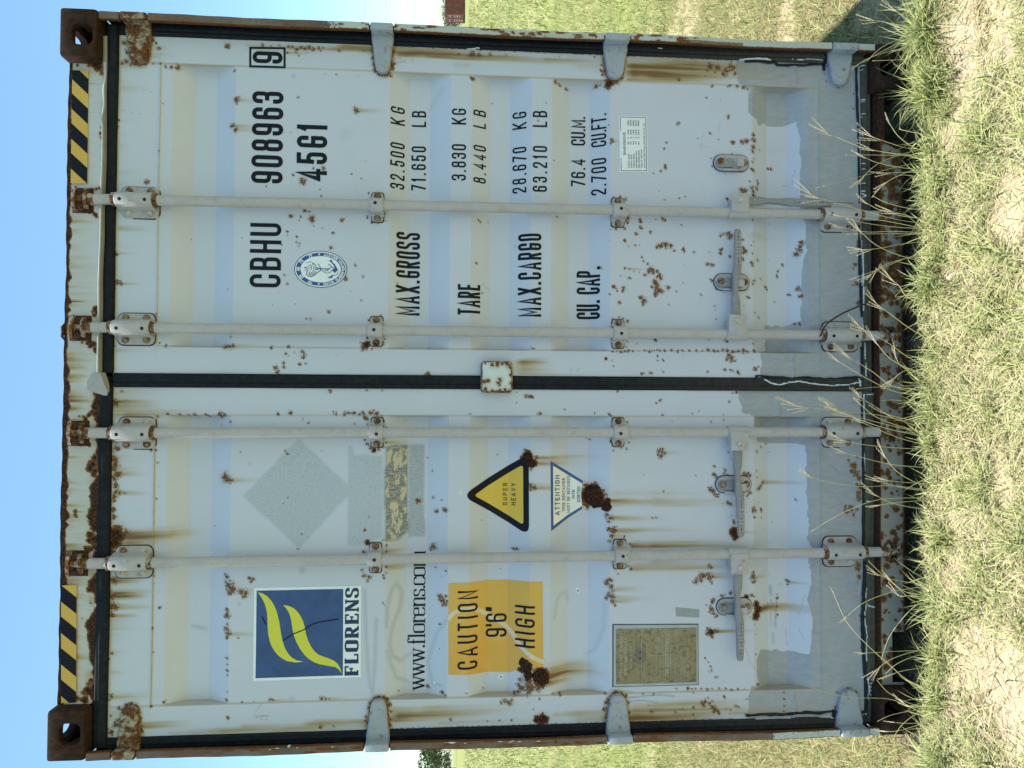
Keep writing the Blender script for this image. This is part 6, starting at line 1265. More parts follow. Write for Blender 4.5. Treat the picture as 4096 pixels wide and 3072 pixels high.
# company logo
lg = sticker('logo_sticker', [(-0.997, 1.9144),(-0.6892, 1.9163),(-0.6908, 2.2697),(-1.0011, 2.2708)], M_WHITE, .0008, 'white framed blue logo sticker with two yellow waves')
sticker('logo_field', [(-0.9897, 1.9741),(-0.698, 1.9751),(-0.7, 2.2616),(-0.9914, 2.262)], M_BLUE, .0013, None, lg)
for w in [[(-0.7046, 2.2571),(-0.7094, 2.2406),(-0.72, 2.2248),(-0.7361, 2.2113),(-0.7521, 2.2022),(-0.7726, 2.1939),(-0.8044, 2.186),(-0.8271, 2.1826),(-0.8498, 2.1788),(-0.8679, 2.1746),(-0.8884, 2.1685),
(-0.9044, 2.1603),(-0.9173, 2.1512),(-0.9275, 2.14),(-0.935, 2.1265),(-0.94, 2.104),(-0.9421, 2.1309),(-0.937, 2.1577),(-0.929, 2.1734),(-0.9183, 2.1869),(-0.9059, 2.1982),(-0.8876, 2.2095),(-0.8671, 2.2173),
(-0.8444, 2.2221),(-0.8173, 2.2241),(-0.7947, 2.2249),(-0.7766, 2.226),(-0.7584, 2.2297),(-0.7425, 2.2348),(-0.7243, 2.2439)], [(-0.7489, 2.1741),(-0.7524, 2.1553),(-0.7585, 2.1418),(-0.7692, 2.1283),
(-0.7857, 2.1165),(-0.8036, 2.1077),(-0.8241, 2.1017),(-0.8468, 2.0974),(-0.8687, 2.0905),(-0.8903, 2.0799),(-0.9064, 2.0685),(-0.918, 2.0549),(-0.9261, 2.0391),(-0.9314, 2.0211),(-0.9386, 2.0052),
(-0.948, 1.993),(-0.9636, 1.9834),(-0.9833, 1.9778),(-0.9694, 1.9878),(-0.961, 1.9983),(-0.9562, 2.0118),(-0.9539, 2.0321),(-0.9503, 2.0501),(-0.9435, 2.0681),(-0.9323, 2.0862),(-0.917, 2.102),
(-0.8963, 2.1166),(-0.8734, 2.1289),(-0.8506, 2.1372),(-0.8324, 2.1415),(-0.8051, 2.1458),(-0.7847, 2.1505),(-0.7723, 2.156),(-0.7595, 2.1642)]]:
    sticker('logo_wave', w, M_YELLOW, .0019, None, lg)
for s_ in [[(-0.8671, 2.1719),(-0.8469, 2.1408),(-0.8322, 2.103),(-0.8155, 2.0785),(-0.8078, 2.0516),(-0.7989, 1.9908)], [(-0.7876, 2.2418),(-0.8126, 2.2304)]]:
    vs, fs = ribbon(s_, False, .0018); lay('scratch', vs, fs, M_INK, lg, .0024)

# serif capitals and small letters, thick stems and thin serifs
def serif(glyphs, hx, hy, x0, z0, sc, gaps, adv):
    V, Fc = [], []; u = 0
    for gl, w in zip(glyphs, adv):
        for kind, pts, kx, ky in gl:
            ax, ay = hx*kx, hy*ky
            P = [(x*w/ax, y/ay, k) for x,y,k in pts]
            if kind == 2:
                x, y = P[0][0]*ax, P[0][1]*ay; vs = [(x+hx*1.25*math.cos(q), y+hx*1.25*math.sin(q)) for q in [math.radians(36*i) for i in range(10)]]; fs = [tuple(range(10))]
            else:
                rm = .5*w/ax
                vs, fs = ribbon(fillet(P, kind == 1, rm, rm), kind == 1, 1.0, False)
                vs = [(a*ax, b*ay) for a, b in vs]
            b0 = len(V); V += [(x0+sc*(u+a), z0+sc*b) for a, b in vs]; Fc += [tuple(i+b0 for i in f) for f in fs]
        u += w+gaps
    return V, Fc, u-gaps
def stem(x, y0, y1, k=1): return (0, [(x,y0,0),(x,y1,0)], k, 1)
def sf(x0, x1, y): return (0, [(x0,y,0),(x1,y,0)], 1, 1)
SL = {
'w': [(0,[(.06,1,0),(.30,.02,0)],1,1),(0,[(.30,.02,0),(.50,.92,0)],.5,1),(0,[(.46,1,0),(.70,.02,0)],1,1),(0,[(.70,.02,0),(.93,1,0)],.5,1),sf(-.06,.22,.97),sf(.36,.62,.97),sf(.80,1.06,.97)],
'.': [(2,[(.5,.10,0)],1,1)],
'f': [stem(.42,0,1.1),(0,[(.42,1.0,0),(.42,1.46,.8),(.95,1.46,.6),(1.0,1.30,0)],.85,1),sf(.08,.9,.97),sf(.08,.82,.03)],
'l': [stem(.5,0,1.45),sf(.05,.95,.03),sf(.08,.5,1.42)],
'o': [(1,[(.10,.03,1),(.90,.03,1),(.90,.97,1),(.10,.97,1)],1,1)],
'r': [stem(.30,0,1),(0,[(.30,.62,0),(.42,.95,.5),(.80,.95,.4),(.92,.80,0)],.8,1.2),sf(.02,.68,.03),sf(.04,.30,.97)],
'e': [(0,[(.12,.55,0),(.88,.55,0),(.88,.97,1),(.10,.97,1),(.10,.03,1),(.86,.03,.8),(.93,.24,0)],.95,1)],
'n': [stem(.20,0,1),(0,[(.20,.68,0),(.34,.96,.5),(.80,.96,.7),(.80,0,0)],1,1),sf(.0,.40,.03),sf(.60,1.0,.03),sf(.0,.20,.97)],
's': [(0,[(.86,.74,0),(.84,.97,.8),(.14,.97,.8),(.14,.56,.8),(.88,.46,.8),(.88,.03,.8),(.12,.03,.8),(.10,.28,0)],.9,1)],
'c': [(0,[(.88,.74,0),(.86,.97,.8),(.10,.97,1),(.10,.03,1),(.86,.03,.8),(.93,.24,0)],.95,1)],
'm': [stem(.12,0,1),(0,[(.12,.68,0),(.22,.96,.4),(.50,.96,.5),(.50,0,0)],1,1),(0,[(.50,.68,0),(.60,.96,.4),(.88,.96,.5),(.88,0,0)],1,1),sf(0,.24,.03),sf(.38,.62,.03),sf(.76,1,.03),sf(.0,.12,.97)],
'F': [stem(.22,0,1),sf(.0,.95,.95),sf(.0,.56,.05),sf(.22,.74,.52),(0,[(.92,.72,0),(.92,.98,0)],.42,1),(0,[(.72,.38,0),(.72,.66,0)],.38,1)],
'L': [stem(.22,0,1),sf(.0,.52,.95),sf(.0,.96,.05),(0,[(.92,.02,0),(.92,.32,0)],.42,1)],
'O': [(1,[(.15,.04,1),(.85,.04,1),(.85,.96,1),(.15,.96,1)],1,1)],
'R': [stem(.20,0,1),(0,[(.0,.95,0),(.76,.95,.7),(.76,.49,.7),(.20,.49,0)],1,1),(0,[(.50,.49,0),(.84,.0,0)],.9,1),sf(.0,.46,.05),sf(.66,1.06,.05)],
'E': [stem(.22,0,1),sf(.0,.95,.95),sf(.0,.97,.05),sf(.22,.72,.51),(0,[(.90,.72,0),(.90,.98,0)],.42,1),(0,[(.93,.02,0),(.93,.30,0)],.42,1),(0,[(.70,.38,0),(.70,.65,0)],.36,1)],
'N': [stem(.14,0,1,.55),(0,[(.16,.98,0),(.84,.03,0)],1,1),stem(.86,0,1,.55),sf(-.04,.36,.95),sf(.66,1.04,.95),sf(-.04,.34,.05)],
'S': [(0,[(.88,.68,0),(.86,.95,.8),(.14,.95,.8),(.14,.56,.8),(.86,.46,.8),(.86,.05,.8),(.12,.05,.8),(.10,.32,0)],.85,1.1)],
}
(ax,az),(bx,bz) = (-0.9905, 1.9226), (-0.6967, 1.9683)
h = bz-az; wd = [.70,.70,.82,.84,.75,.86,.66]; gap = ((bx-ax)/h-sum(wd))/6
V, Fc, _ = serif([SL[c] for c in 'FLORENS'], .145, .055, ax, az, h, gap, wd)
lay('lettering', V, Fc, M_NAVY, lg, .0018)
(ax,az),(bx,bz) = (-1.0574, 1.7002), (-0.5797, 1.741)
h = bz-az
body = 'www.florens.com'
wmap = {'w':1.15,'.':.30,'f':.50,'l':.44,'o':.80,'r':.62,'e':.72,'n':.90,'s':.62,'c':.72,'m':1.36}
wd = [wmap[c] for c in body]; gap = ((bx-ax)/h-sum(wd))/(len(body)-1)
V, Fc, _ = serif([SL[c] for c in body], .085, .032, ax, az, h, gap, wd)
lay('lettering', V, Fc, M_INK, D_L, .0012)

# caution sticker
cs = sticker('caution_sticker', [(-0.9951, 1.6189),(-1.0038, 1.4055),(-0.986, 1.3782),(-0.979, 1.3816),(-0.9629, 1.3783),(-0.9455, 1.3681),(-0.9452, 1.3409),(-0.9594, 1.3268),(-0.9725, 1.3197),
(-0.9764, 1.2929),(-0.6839, 1.2959),(-0.6844, 1.6204)], M_AMBER, .0008, 'amber caution sticker torn by rust at its lower left corner')
for body, a, b, wf, st in [('CAUTION', (-0.9794, 1.5188),(-0.7119, 1.5882), 0.4, 0.115),('9\'6"', (-0.8809, 1.4171),(-0.7764, 1.4909), 0.4, 0.115),('HIGH', (-0.9108, 1.3225),
(-0.7677, 1.3894), 0.44, 0.125)]: write(body, a, b, cs, M_INK, wf, st, .0018)
vs, fs = ribbon(fillet([(x,z,.6) for x,z in [(-0.8037, 1.6175),(-0.7854, 1.6027),(-0.7764, 1.5794),(-0.7723, 1.5467),(-0.7822, 1.5138),(-0.8086, 1.476),(-0.8303, 1.4382),(-0.8495, 1.4122),(-0.878, 1.3908),
(-0.9016, 1.3765),(-0.9255, 1.3527),(-0.9472, 1.3242),(-0.9572, 1.2933)]], False, .03, .03), False, .0075)
lay('scuff', vs, fs, M_SCUFF, cs, .0013)

# warning triangle
def rounded(pts, r):
    return fillet([(x,z,1) for x,z in pts], True, r, r)
tr = sticker('warning_triangle', rounded([(-0.3853, 1.5755),(-0.2432, 1.3462),(-0.5267, 1.3436)], .035)+[], M_INK, .0008, 'black edged yellow warning triangle')
sticker('triangle_field', rounded([(-0.3865, 1.5345),(-0.2807, 1.3649),(-0.4901, 1.3626)], .012), M_TRI, .0013, None, tr)
for body, a, b, wf, st in [('SUPER', (-0.4244, 1.4174),(-0.3464, 1.4334), 0.66, 0.16),('HEAVY', (-0.4235, 1.3886),(-0.3465, 1.4041), 0.68, 0.16)]: write(body, a, b, tr, M_INK, wf, st, .0019)
at_ = sticker('repair_notice', [(-0.267, 1.27),(-0.3403, 1.1491),(-0.3613, 1.1535),(-0.3893, 1.1575),(-0.4172, 1.1542),(-0.4391, 1.1515),
(-0.5105, 1.2663)], M_BLUE2, .0008, 'blue edged white notice narrowing downwards to a rust hole')
sticker('notice_field', [(-0.2846, 1.2604),(-0.3505, 1.1514),(-0.3683, 1.1552),(-0.391, 1.1567),(-0.4172, 1.1538),(-0.4291, 1.1524),(-0.4924, 1.258)], M_CREAM, .0013, None, at_)
for body, a, b, wf, st in [('ATTENTION', (-0.458, 1.235),(-0.3174, 1.2531), 0.7, 0.2),('THIS CONTAINER', (-0.4456, 1.2146),(-0.3304, 1.2257), 0.6, 0.2),('MUST BE REPAIRED', (-0.4527, 1.1956),
(-0.3235, 1.2072), 0.58, 0.15),('WITH', (-0.404, 1.1781),(-0.3725, 1.1893), 0.6, 0.2),('CORTEN', (-0.4154, 1.1592),(-0.3607, 1.1712), 0.6, 0.2)]: write(body, a, b, at_, M_BLUE2, wf, st, .0019)
# thick scabs of rust that burst through the notice, the triangle and the caution sticker
def scab_mat():
    t = NT('rust scab'); n = t.noise(150, 3, .7); n2 = t.noise(420, 2)
    return t.fin(t.mix(t.step(n,.42,.6), RUST_DEEP, (0.085,0.032,0.016)), .95, t.add(n, t.mul(n2,.3)), 1.0, .006, .2)
M_SCAB = scab_mat()
def scab(x, z, r, seed, sx=1, sz=1):
    rr = random.Random(seed); n = 34; rings = []
    ph = [rr.uniform(0,6.28) for _ in range(6)]
    def rad(a): return r*(1+.13*math.sin(2*a+ph[0])+.09*math.sin(3*a+ph[1])+.06*math.sin(7*a+ph[2])+.05*math.sin(13*a+ph[3]))
    V = []
    for k, (q, d) in enumerate(((1.0,.0022),(.97,-.0015),(.85,-.0035),(.6,-.005),(.3,-.0055))):
        for i in range(n):
            a = 2*math.pi*i/n; R = rad(a)*q
            xx, zz = x+sx*R*math.cos(a), z+sz*R*math.sin(a)
            V.append((xx, float(surf(xx,zz))+d-.002+rr.uniform(-.001,.001), zz))
    m = MB(); fs = []
    for k in range(4):
        for i in range(n): fs.append((k*n+i, k*n+(i+1)%n, (k+1)*n+(i+1)%n, (k+1)*n+i))
    fs.append(tuple(4*n+i for i in range(n)))
    m.add(V, fs); return m.build('rust_scab', M_SCAB, D_L, sm=70)
for i, (x,z,r,sx,sz) in enumerate([(-0.3942, 1.1135, 0.0366, 1, 1.0),(-0.4281, 1.0705, 0.0169, 1, 0.9),(-0.2581, 1.3466, 0.0188, 1, 0.9),(-0.2765, 1.3385, 0.0141, 1, 1),(-0.9728, 1.3537, 0.0234, 1.1, 0.9),
(-1.0087, 1.3007, 0.0272, 1, 1),(-1.0041, 1.3451, 0.0159, 1.2, 0.8)]): scab(x,z,r,100+i,sx,sz)

# classification emblem
(ex, ez), ra, rb = (0.386, 2.0611), .089, .0632
def ell(a, b, n=44): return [(ex+a*math.cos(2*math.pi*i/n), ez+b*math.sin(2*math.pi*i/n)) for i in range(n)]
M_EMB = plain('emblem blue', (0.03,0.085,0.30), .4, .1, 40)
em = sticker('round_emblem', ell(rb, ra), M_NAVY, .0008, 'oval white and blue emblem with anchor and dragon')
sticker('emblem_rim', ell(rb*.965, ra*.97), M_WHITE, .0012, None, em)
sticker('emblem_band', ell(rb*.90, ra*.935), M_EMB, .0016, None, em)
sticker('emblem_field', ell(rb*.715, ra*.76), M_WHITE, .0020, None, em)
def arc_text(body, a0, a1, hgt, inward=True, st=.2):
    n = len(body); V=[]; Fc=[]
    for i, ch in enumerate(body):
        if ch == ' ': continue
        a = math.radians(a0+(a1-a0)*(i/(n-1)))
        v, f, w = text_shapes(ch, hgt, .72, st)
        px_, pz_ = ex+rb*.81*math.cos(a), ez+ra*.848*math.sin(a)
        tn = math.atan2(ra*math.cos(a), -rb*math.sin(a))
        if not inward: tn += math.pi
        b0 = len(V)
        for u, q in v:
            u -= w/2; q -= hgt/2
            V.append((px_+u*math.cos(tn)-q*math.sin(tn), pz_+u*math.sin(tn)+q*math.cos(tn)))
        Fc += [tuple(k+b0 for k in g) for g in f]
    return V, Fc
V, Fc = arc_text('CHINA CLASSIFICATION SOCIETY', 190, 350, .0098, True)
lay('lettering', V, Fc, M_WHITE, em, .0024)
HAN = {0:[[(0,.75),(1,.75),(1,.35),(0,.35),(0,.75)],[(.5,1),(.5,0)]],
 1:[[(0,1),(1,1),(1,0),(0,0),(0,1)],[(.2,.78),(.8,.78)],[(.2,.5),(.8,.5)],[(.2,.22),(.8,.22)],[(.5,.78),(.5,.22)]],
 2:[[(.1,.9),(.1,.1)],[(.1,.9),(.42,.9),(.42,.05)],[(0,.5),(.5,.5)],[(.65,.95),(.6,.6)],[(.8,.95),(1,.62)],[(.62,.45),(.95,.45),(.95,.05),(.62,.05),(.62,.45)]],
 3:[[(.05,.95),(.05,.05)],[(.05,.92),(.4,.92),(.4,.5),(.05,.5)],[(.55,.95),(.95,.95),(.6,.05)],[(.6,.6),(1,.05)]],
 4:[[(.2,1),(.25,.8)],[(.02,.72),(.42,.72),(.05,.3)],[(.24,.5),(.24,0)],[(.55,.6),(1,.6)],[(.77,.95),(.77,.05)],[(.5,.05),(1,.05)]]}
V=[]; Fc=[]
for k in range(5):
    a = math.radians(152-31*k); cx_, cz_ = ex+rb*.81*math.cos(a), ez+ra*.848*math.sin(a)
    tn = math.atan2(ra*math.cos(a), -rb*math.sin(a))+math.pi
    for s_ in HAN[k]:
        P = [((u-.5)*.0125, (q-.5)*.0125) for u,q in s_]
        P = [(cx_+u*math.cos(tn)-q*math.sin(tn), cz_+u*math.sin(tn)+q*math.cos(tn)) for u,q in P]
        v, f = ribbon(P, False, .0009); b0=len(V); V += v; Fc += [tuple(i+b0 for i in g) for g in f]
lay('lettering', V, Fc, M_WHITE, em, .0025)
V=[]; Fc=[]
def E_(u, v): return (ex+(v-800)/-595*rb*.98, ez+(1085-u)/845*ra)     # drawing units of the emblem
for pts, hw in [([(610, 585),(680, 590),(760, 560),(820, 590),(840, 640)], 0.0007),([(560, 750),(640, 740),(720, 690),(760, 650),(790, 720),(740, 770),(640, 775),(560, 760)], 0.0008),([(570, 840),(620, 820),
(680, 830)], 0.0008),([(840, 600),(900, 640),(935, 680),(900, 720),(850, 740),(870, 820),(830, 900),(770, 930)], 0.0009),([(680, 830),(640, 900),(640, 980),(700, 1040),(800, 1050),(900, 990),(1000, 900),
(1080, 840)], 0.0012),([(740, 880),(710, 930),(760, 970),(850, 940),(900, 870)], 0.0009),([(700, 960),(760, 1010),(860, 980),(960, 880)], 0.0008),([(1100, 800),(1160, 870),(1260, 930),(1380, 900),(1460, 820),
(1500, 740),(1440, 720),(1380, 760),(1300, 850),(1200, 850)], 0.0009),([(1640, 860),(1620, 960),(1540, 990),(1440, 1000),(1340, 1090)], 0.0008),([(990, 620),(1040, 660),(1030, 740)], 0.001),([(1330, 630),
(1400, 670),(1440, 720)], 0.0012),([(780, 720),(800, 780),(760, 840)], 0.0009),([(820, 680),(860, 640)], 0.001)]:
    v, f = ribbon([E_(*p) for p in pts], False, hw); b0=len(V); V += v; Fc += [tuple(i+b0 for i in g) for g in f]
lay('emblem_dragon', V, Fc, M_NAVY, em, .0025)
V=[]; Fc=[]
for pts in [[(1000, 773),(1340, 773),(1340, 808),(1000, 800)], [(1075, 690),(1092, 780),(1075, 890),(1056, 790)], [(1345, 490),(1470, 500),(1430, 535),(1540, 640),(1590, 740),(1640, 810),(1540, 920),
(1520, 850),(1440, 820),(1530, 780),(1510, 690),(1410, 560),(1420, 590)], [(1310, 1085),(1400, 1020),(1500, 980),(1540, 985),(1440, 1050),(1480, 1085)]]:
    b0=len(V); V += [E_(*p) for p in pts]; Fc.append(tuple(range(b0,b0+len(pts))))
v, f = ribbon([E_(960+40*math.cos(a),785+36*math.sin(a)) for a in [math.radians(30*i) for i in range(12)]], True, .0015); b0=len(V); V += v; Fc += [tuple(i+b0 for i in g) for g in f]
lay('emblem_anchor', V, Fc, M_EMB, em, .0029)
for zc_ in (180, 0):
    a = math.radians(zc_); cx_, cz_ = ex+rb*.81*math.cos(a), ez+ra*.848*math.sin(a)+.006
    st_ = []
    for i in range(10):
        r_ = .0052 if i%2 == 0 else .0021; q = math.radians(90+36*i); st_.append((cx_+r_*math.cos(q), cz_+r_*math.sin(q)))
    lay('emblem_star', st_+[(cx_,cz_)], [(10,i,(i+1)%10) for i in range(10)], M_WHITE, em, .0025)

# dimensions placard
pl = sticker('dimensions_placard', [(0.7524, 0.9266),(0.9506, 0.9306),(0.9493, 1.0311),(0.7495, 1.0269)], M_WHITE, .0009, 'small white printed table of dimensions')
(pA, pB, pC, pD) = [(0.7524, 0.9266),(0.9506, 0.9306),(0.9493, 1.0311),(0.7495, 1.0269)]      # lower left, lower right, upper right, upper left
def bil(q, u, v):
    a, b, c, d = q
    return tuple(a[i]*(1-u)*(1-v)+b[i]*u*(1-v)+c[i]*u*v+d[i]*(1-u)*v for i in (0,1))
def print_on(q, body, u0, u1, v0, v1, wf, st, parent, mat, off=.0016, surface=None):
    a = bil(q, u0, v0); b = bil(q, u1, v1)
    V, Fc, tot = text_shapes(body, 1, wf, st, None, .2)
    V = [bil(q, u0+(u1-u0)*x/tot, v0+(v1-v0)*y) for x, y in V]
    return lay('lettering', V, Fc, mat, parent, off, None, True, surface)
q = [(0.7524, 0.9266),(0.9506, 0.9306),(0.9493, 1.0311),(0.7495, 1.0269)]
vs, fs = ribbon([bil(q,.022,.045),bil(q,.978,.045),bil(q,.978,.955),bil(q,.022,.955)], True, .0009)
lay('placard_frame', vs, fs, M_INK, pl, .0015)
print_on(q, 'DIMENSIONS', .30, .70, .78, .87, .62, .13, pl, M_INK)
rows = ['INTERNAL LENGTH','INTERNAL WIDTH','INTERNAL HEIGHT','DOOR OPENING WIDTH','DOOR OPENING HEIGHT']
c1 = ['39FT','7FT','8FT','7FT','8FT']; c2 = ['5','8','10','8','5']; c3 = ['45/64IN','19/32IN','7/32IN','1/8 IN','49/64IN']; c4 = ['12032MM','2352MM','2698MM','2340MM','2585MM']
for i in range(5):
    v = .655-.092*i
    ln = .023*len(rows[i])*.72
    print_on(q, rows[i], .075, .075+ln, v, v+.05, .62, .16, pl, M_INK)
    print_on(q, c1[i], .49, .55, v, v+.05, .62, .16, pl, M_INK)
    print_on(q, c2[i], .60, .62, v, v+.05, .62, .16, pl, M_INK)
    print_on(q, c3[i], .665, .755, v, v+.05, .62, .16, pl, M_INK)
    print_on(q, c4[i], .82, .925, v, v+.05, .62, .16, pl, M_INK)
print_on(q, 'MODEL NO. MS4H-18AR', .075, .40, .195, .245, .62, .16, pl, M_INK)
print_on(q, 'DONG FANG INTERNATIONAL CONTAINER (LYG) CO., LTD', .075, .87, .09, .14, .62, .16, pl, M_INK)

# the metal approval plate on its backing
def plate_mat():
    t = NT('approval plate'); n = t.noise(70, 5, .7); n2 = t.noise(240, 3, .7); n3 = t.noise(9, 3)
    c = t.mix(t.step(n3,.3,.7), (0.31,0.25,0.14), (0.235,0.185,0.10)); c = t.mix(t.step(n,.5,.62,0,.6), c, (0.10,0.065,0.03)); c = t.mix(t.step(n2,.6,.7,0,.7), c, (0.06,0.035,0.02))
    sm = t.attr('smut'); c = t.mix(t.step(sm,.2,.7,0,.6), c, (0.13,0.125,0.14)); c = t.mix(t.step(sm,.75,1.0), c, (0.03,0.03,0.035))
    return t.fin(c, .55, n, .2, .001, .4)
M_CSC = plate_mat(); M_ENGR = plain('plate lettering', (0.50,0.47,0.36), .5, .3, 60); M_BACK = plain('plate backing', (0.42,0.47,0.52), .45, .15, 30)
q0 = [(-1.0483, 0.7484),(-0.8407, 0.749),(-0.8364, 1.0478),(-1.0486, 1.0481)]
qa = [bil(q0,-.012,-.010),bil(q0,1.012,-.010),bil(q0,1.012,1.012),bil(q0,-.012,1.012)]
bk = MB().plate(qa, DY+.002, DY-.0005, .001).build('approval_plate', M_EDGE, box, sm=0); bk['label'] = 'brown metal approval plate with worn raised lettering'
MB().plate(q0, DY+.001, DY-.0035, .0015).build('plate_backing', M_BACK, bk, sm=0)
q1 = [bil(q0,.045,.018),bil(q0,.955,.018),bil(q0,.955,.972),bil(q0,.045,.972)]
xs_ = sorted(p[0] for p in q1); zs_ = sorted(p[1] for p in q1)
F = Fields(axis(xs_[1], xs_[2], .002), axis(zs_[1], zs_[2], .002))
for u, v in ((.452,.70),(.56,.70)): 
    a = bil(q1,u,v); F.halo('smut', a[0], a[1], .021, .85); F.blob('smut', a[0], a[1], .0075, 1.2, 1.2)
me = grid_mesh('plate_face', F, DY-.0045+0*F.X, back=DY-.003); link('plate_face', me, M_CSC, bk)
S0 = DY-.0045
def pr(body, u0, u1, v0, v1, wf=.55, st=.16): print_on(q1, body, u0, u1, v0, v1, wf, st, bk, M_ENGR, .0006, S0)
pr('APPROVED FOR TRANSPORT', .07, .92, .918, .953, .6, .2); pr('UNDER CUSTOMS SEAL', .16, .84, .865, .898, .6, .2)
pr('CSC SAFETY APPROVAL', .14, .89, .345, .385, .6, .22); pr('ACEP', .85, .97, .235, .27, .6, .18)
pr('(1/CN/CCS SHI15/201)', .27, .72, .80, .825)
for v_ in (.685, .505, .39):
    vs, fs = ribbon([bil(q1,.02,v_),bil(q1,.98,v_)], False, .0006); lay('plate_rule', vs, fs, M_ENGR, bk, .0006, None, True, S0)
vs, fs = ribbon([bil(q1,.5,.39),bil(q1,.5,.62)], False, .0006); lay('plate_rule', vs, fs, M_ENGR, bk, .0006, None, True, S0)
pr('TYPE', .04, .11, .715, .74); pr('312373', .80, .92, .71, .74); pr('MANUFACTURER', .10, .30, .64, .665); pr('CONTAINER', .04, .24, .555, .58); pr('MODEL', .04, .15, .47, .49)
pr('TIMBER COMPONENT', .59, .92, .465, .485); pr('TREATMENT', .60, .86, .42, .44); pr('GB/CCS/001-15/11', .22, .68, .315, .335)
pr('DATE MANUFACTURED', .03, .36, .255, .275); pr('IDENTIFICATION', .03, .34, .22, .24); pr('CBHU 908963', .42, .70, .225, .25); pr('MAX GROSS', .03, .28, .18, .20); pr('32500 KG', .42, .62, .18, .20); pr('STACKING', .03, .30, .14, .16); pr('RACKING TEST', .03, .34, .10, .12); pr('15240 KG', .42, .62, .10, .12)
# a strip of grey tape
tp = [(-0.7798, 0.8268),(-0.7883, 0.7418),(-0.8166, 0.7433),(-0.8104, 0.8258)]
sticker('tape_strip', tp, plain('grey tape', (0.33,0.34,0.35), .6, .15, 70), .0009, 'short strip of grey tape')

# hazard stripes at both ends of the header
def hazard(q, lab):
    hz = lay('hazard_sticker', list(q), [(0,1,2,3)], M_CAUT, box, 0, None, False, .0452); hz['label'] = lab
    n = 5; W = abs(q[1][0]-q[0][0]); Hh = abs(q[3][1]-q[0][1])
    def clip(pts):
        def cut(P, i, v, keep_lt):
            out = []
            for a, b in zip(P, P[1:]+P[:1]):
                ia = (a[i] <= v) if keep_lt else (a[i] >= v); ib = (b[i] <= v) if keep_lt else (b[i] >= v)
                if ia: out.append(a)
                if ia != ib:
                    t = (v-a[i])/(b[i]-a[i]); out.append((a[0]+(b[0]-a[0])*t, a[1]+(b[1]-a[1])*t))
            return out
        for i, v, k in ((0,0,False),(0,1,True)):
            pts = cut(pts, i, v, k)
            if len(pts) < 3: return None
        return pts
    return hz, clip
for q, lab, ph, per, sh in [([(0.6531, 2.8205),(1.0301, 2.8222),(1.0296, 2.8744),(0.6516, 2.8729)], 'black and yellow hazard stripes at the right end of the header', 0.0, 0.263, 0.133),([(-1.0481, 2.8269),
(-0.6679, 2.8314),(-0.6685, 2.8807),(-1.049, 2.8733)], 'black and yellow hazard stripes at the left end of the header', -0.05, 0.268, 0.11)]:
    hz, clip = hazard(q, lab)
    k = -3
    while k < 9:
        u0 = ph+k*per
        pts = clip([(u0,0),(u0+per*.52,0),(u0+per*.52+sh,1),(u0+sh,1)])
        if pts: lay('hazard_stripe', [bil(q,u,v) for u,v in pts], [tuple(range(len(pts)))], M_INK, hz, .0005, None, False, .0452)
        k += 1
# raised marks on the handles
for rod, sc, ang, ry in HANDLE_TEXT:
    a, b = sc[6], sc[8]
    V, Fc, tot = text_shapes('HH05/50HH', .016, .55, .2, None, .0045)
    L = math.hypot(b[0]-a[0], b[1]-a[1]); k = min(1, L*.92/tot)
    V = [(u*k-tot*k/2, v-.008) for u, v in V]
    mx, mz = (a[0]+b[0])/2, (a[1]+b[1])/2
    V = [(mx+u*math.cos(ang)-v*math.sin(ang), mz+u*math.sin(ang)+v*math.cos(ang)) for u, v in V]
    lay('lettering', V, Fc, M_BRKT, rod, 0, None, False, ry-.0185)
# rusty wire twisted round the second rod's foot
wp = [(0.1664, 0.03, 0.326),(0.1767, 0.01, 0.3228),(0.1961, 0.012, 0.3153),(0.2164, 0.022, 0.2976),(0.2393, 0.03, 0.2634),(0.2622, 0.035, 0.2206),(0.2819, 0.04, 0.1725),(0.2891, 0.03, 0.158),
(0.2887, 0.025, 0.1409),(0.2978, 0.02, 0.1277),(0.3074, 0.02, 0.1311),(0.3003, 0.022, 0.145),(0.2886, 0.026, 0.1528)]
m = MB().tube([(x, y, z) for x, y, z in wp], .0028, 6)
w = m.build('tie_wire', plain('wire rust', (0.07,0.03,0.018), .8, .4, 80), None)
tag(w, 'thin rusty wire hanging from the foot of a lock rod, curled at its end', 'wire')

# ------------------------------------------------------------------ ground
def ground_z(x, y):
    x = np.asarray(x, float); y = np.asarray(y, float)
    near = np.exp(-((np.hypot(x*.6, y-1))/14)**2)
    b = (vnoise(x*4,y*4,1)-.5)*.030+(vnoise(x*11,y*11,2)-.5)*.018+(vnoise(x*.9,y*.9,3)-.5)*.05*(np.abs(x) > 1.4)
    d = np.hypot(x, y); t = np.clip((d-12)/80, 0, 1)
    under = np.clip(1-np.maximum(np.abs(x)-1.25, 0)/.15, 0, 1)*np.clip((y+.10)/.12, 0, 1)*np.clip(1-(y-12.2)/.3, 0, 1)
    lip = .008*np.exp(-((y+.17)/.10)**2)*np.clip(1.6-np.abs(x), 0, .5)*2
    hollow = .075*np.exp(-((y+.005)/.055)**2)*np.clip(2.2-1.6*np.abs(np.abs(x)-.0)/1.2, 0, 1)
    return (b*near*1.0+lip-hollow)*(1-under)-.035*under*np.clip((1.0-np.abs(x))/.05,0,1)-.012*under*np.clip((np.abs(x)-.95)/.05,0,1) + .60*t*t*(3-2*t)
ax_ = np.concatenate([-np.geomspace(3.2,3500,46)[::-1], np.arange(-3.1,3.11,.022), np.geomspace(3.2,3500,46)])
ay_ = np.concatenate([-np.geomspace(3,3500,30)[::-1], np.arange(-2.9,.62,.022), np.arange(.65,4,.06), np.geomspace(4.1,3500,60)])
F = Fields(ax_, ay_)
GZ = ground_z(F.X, F.Z)
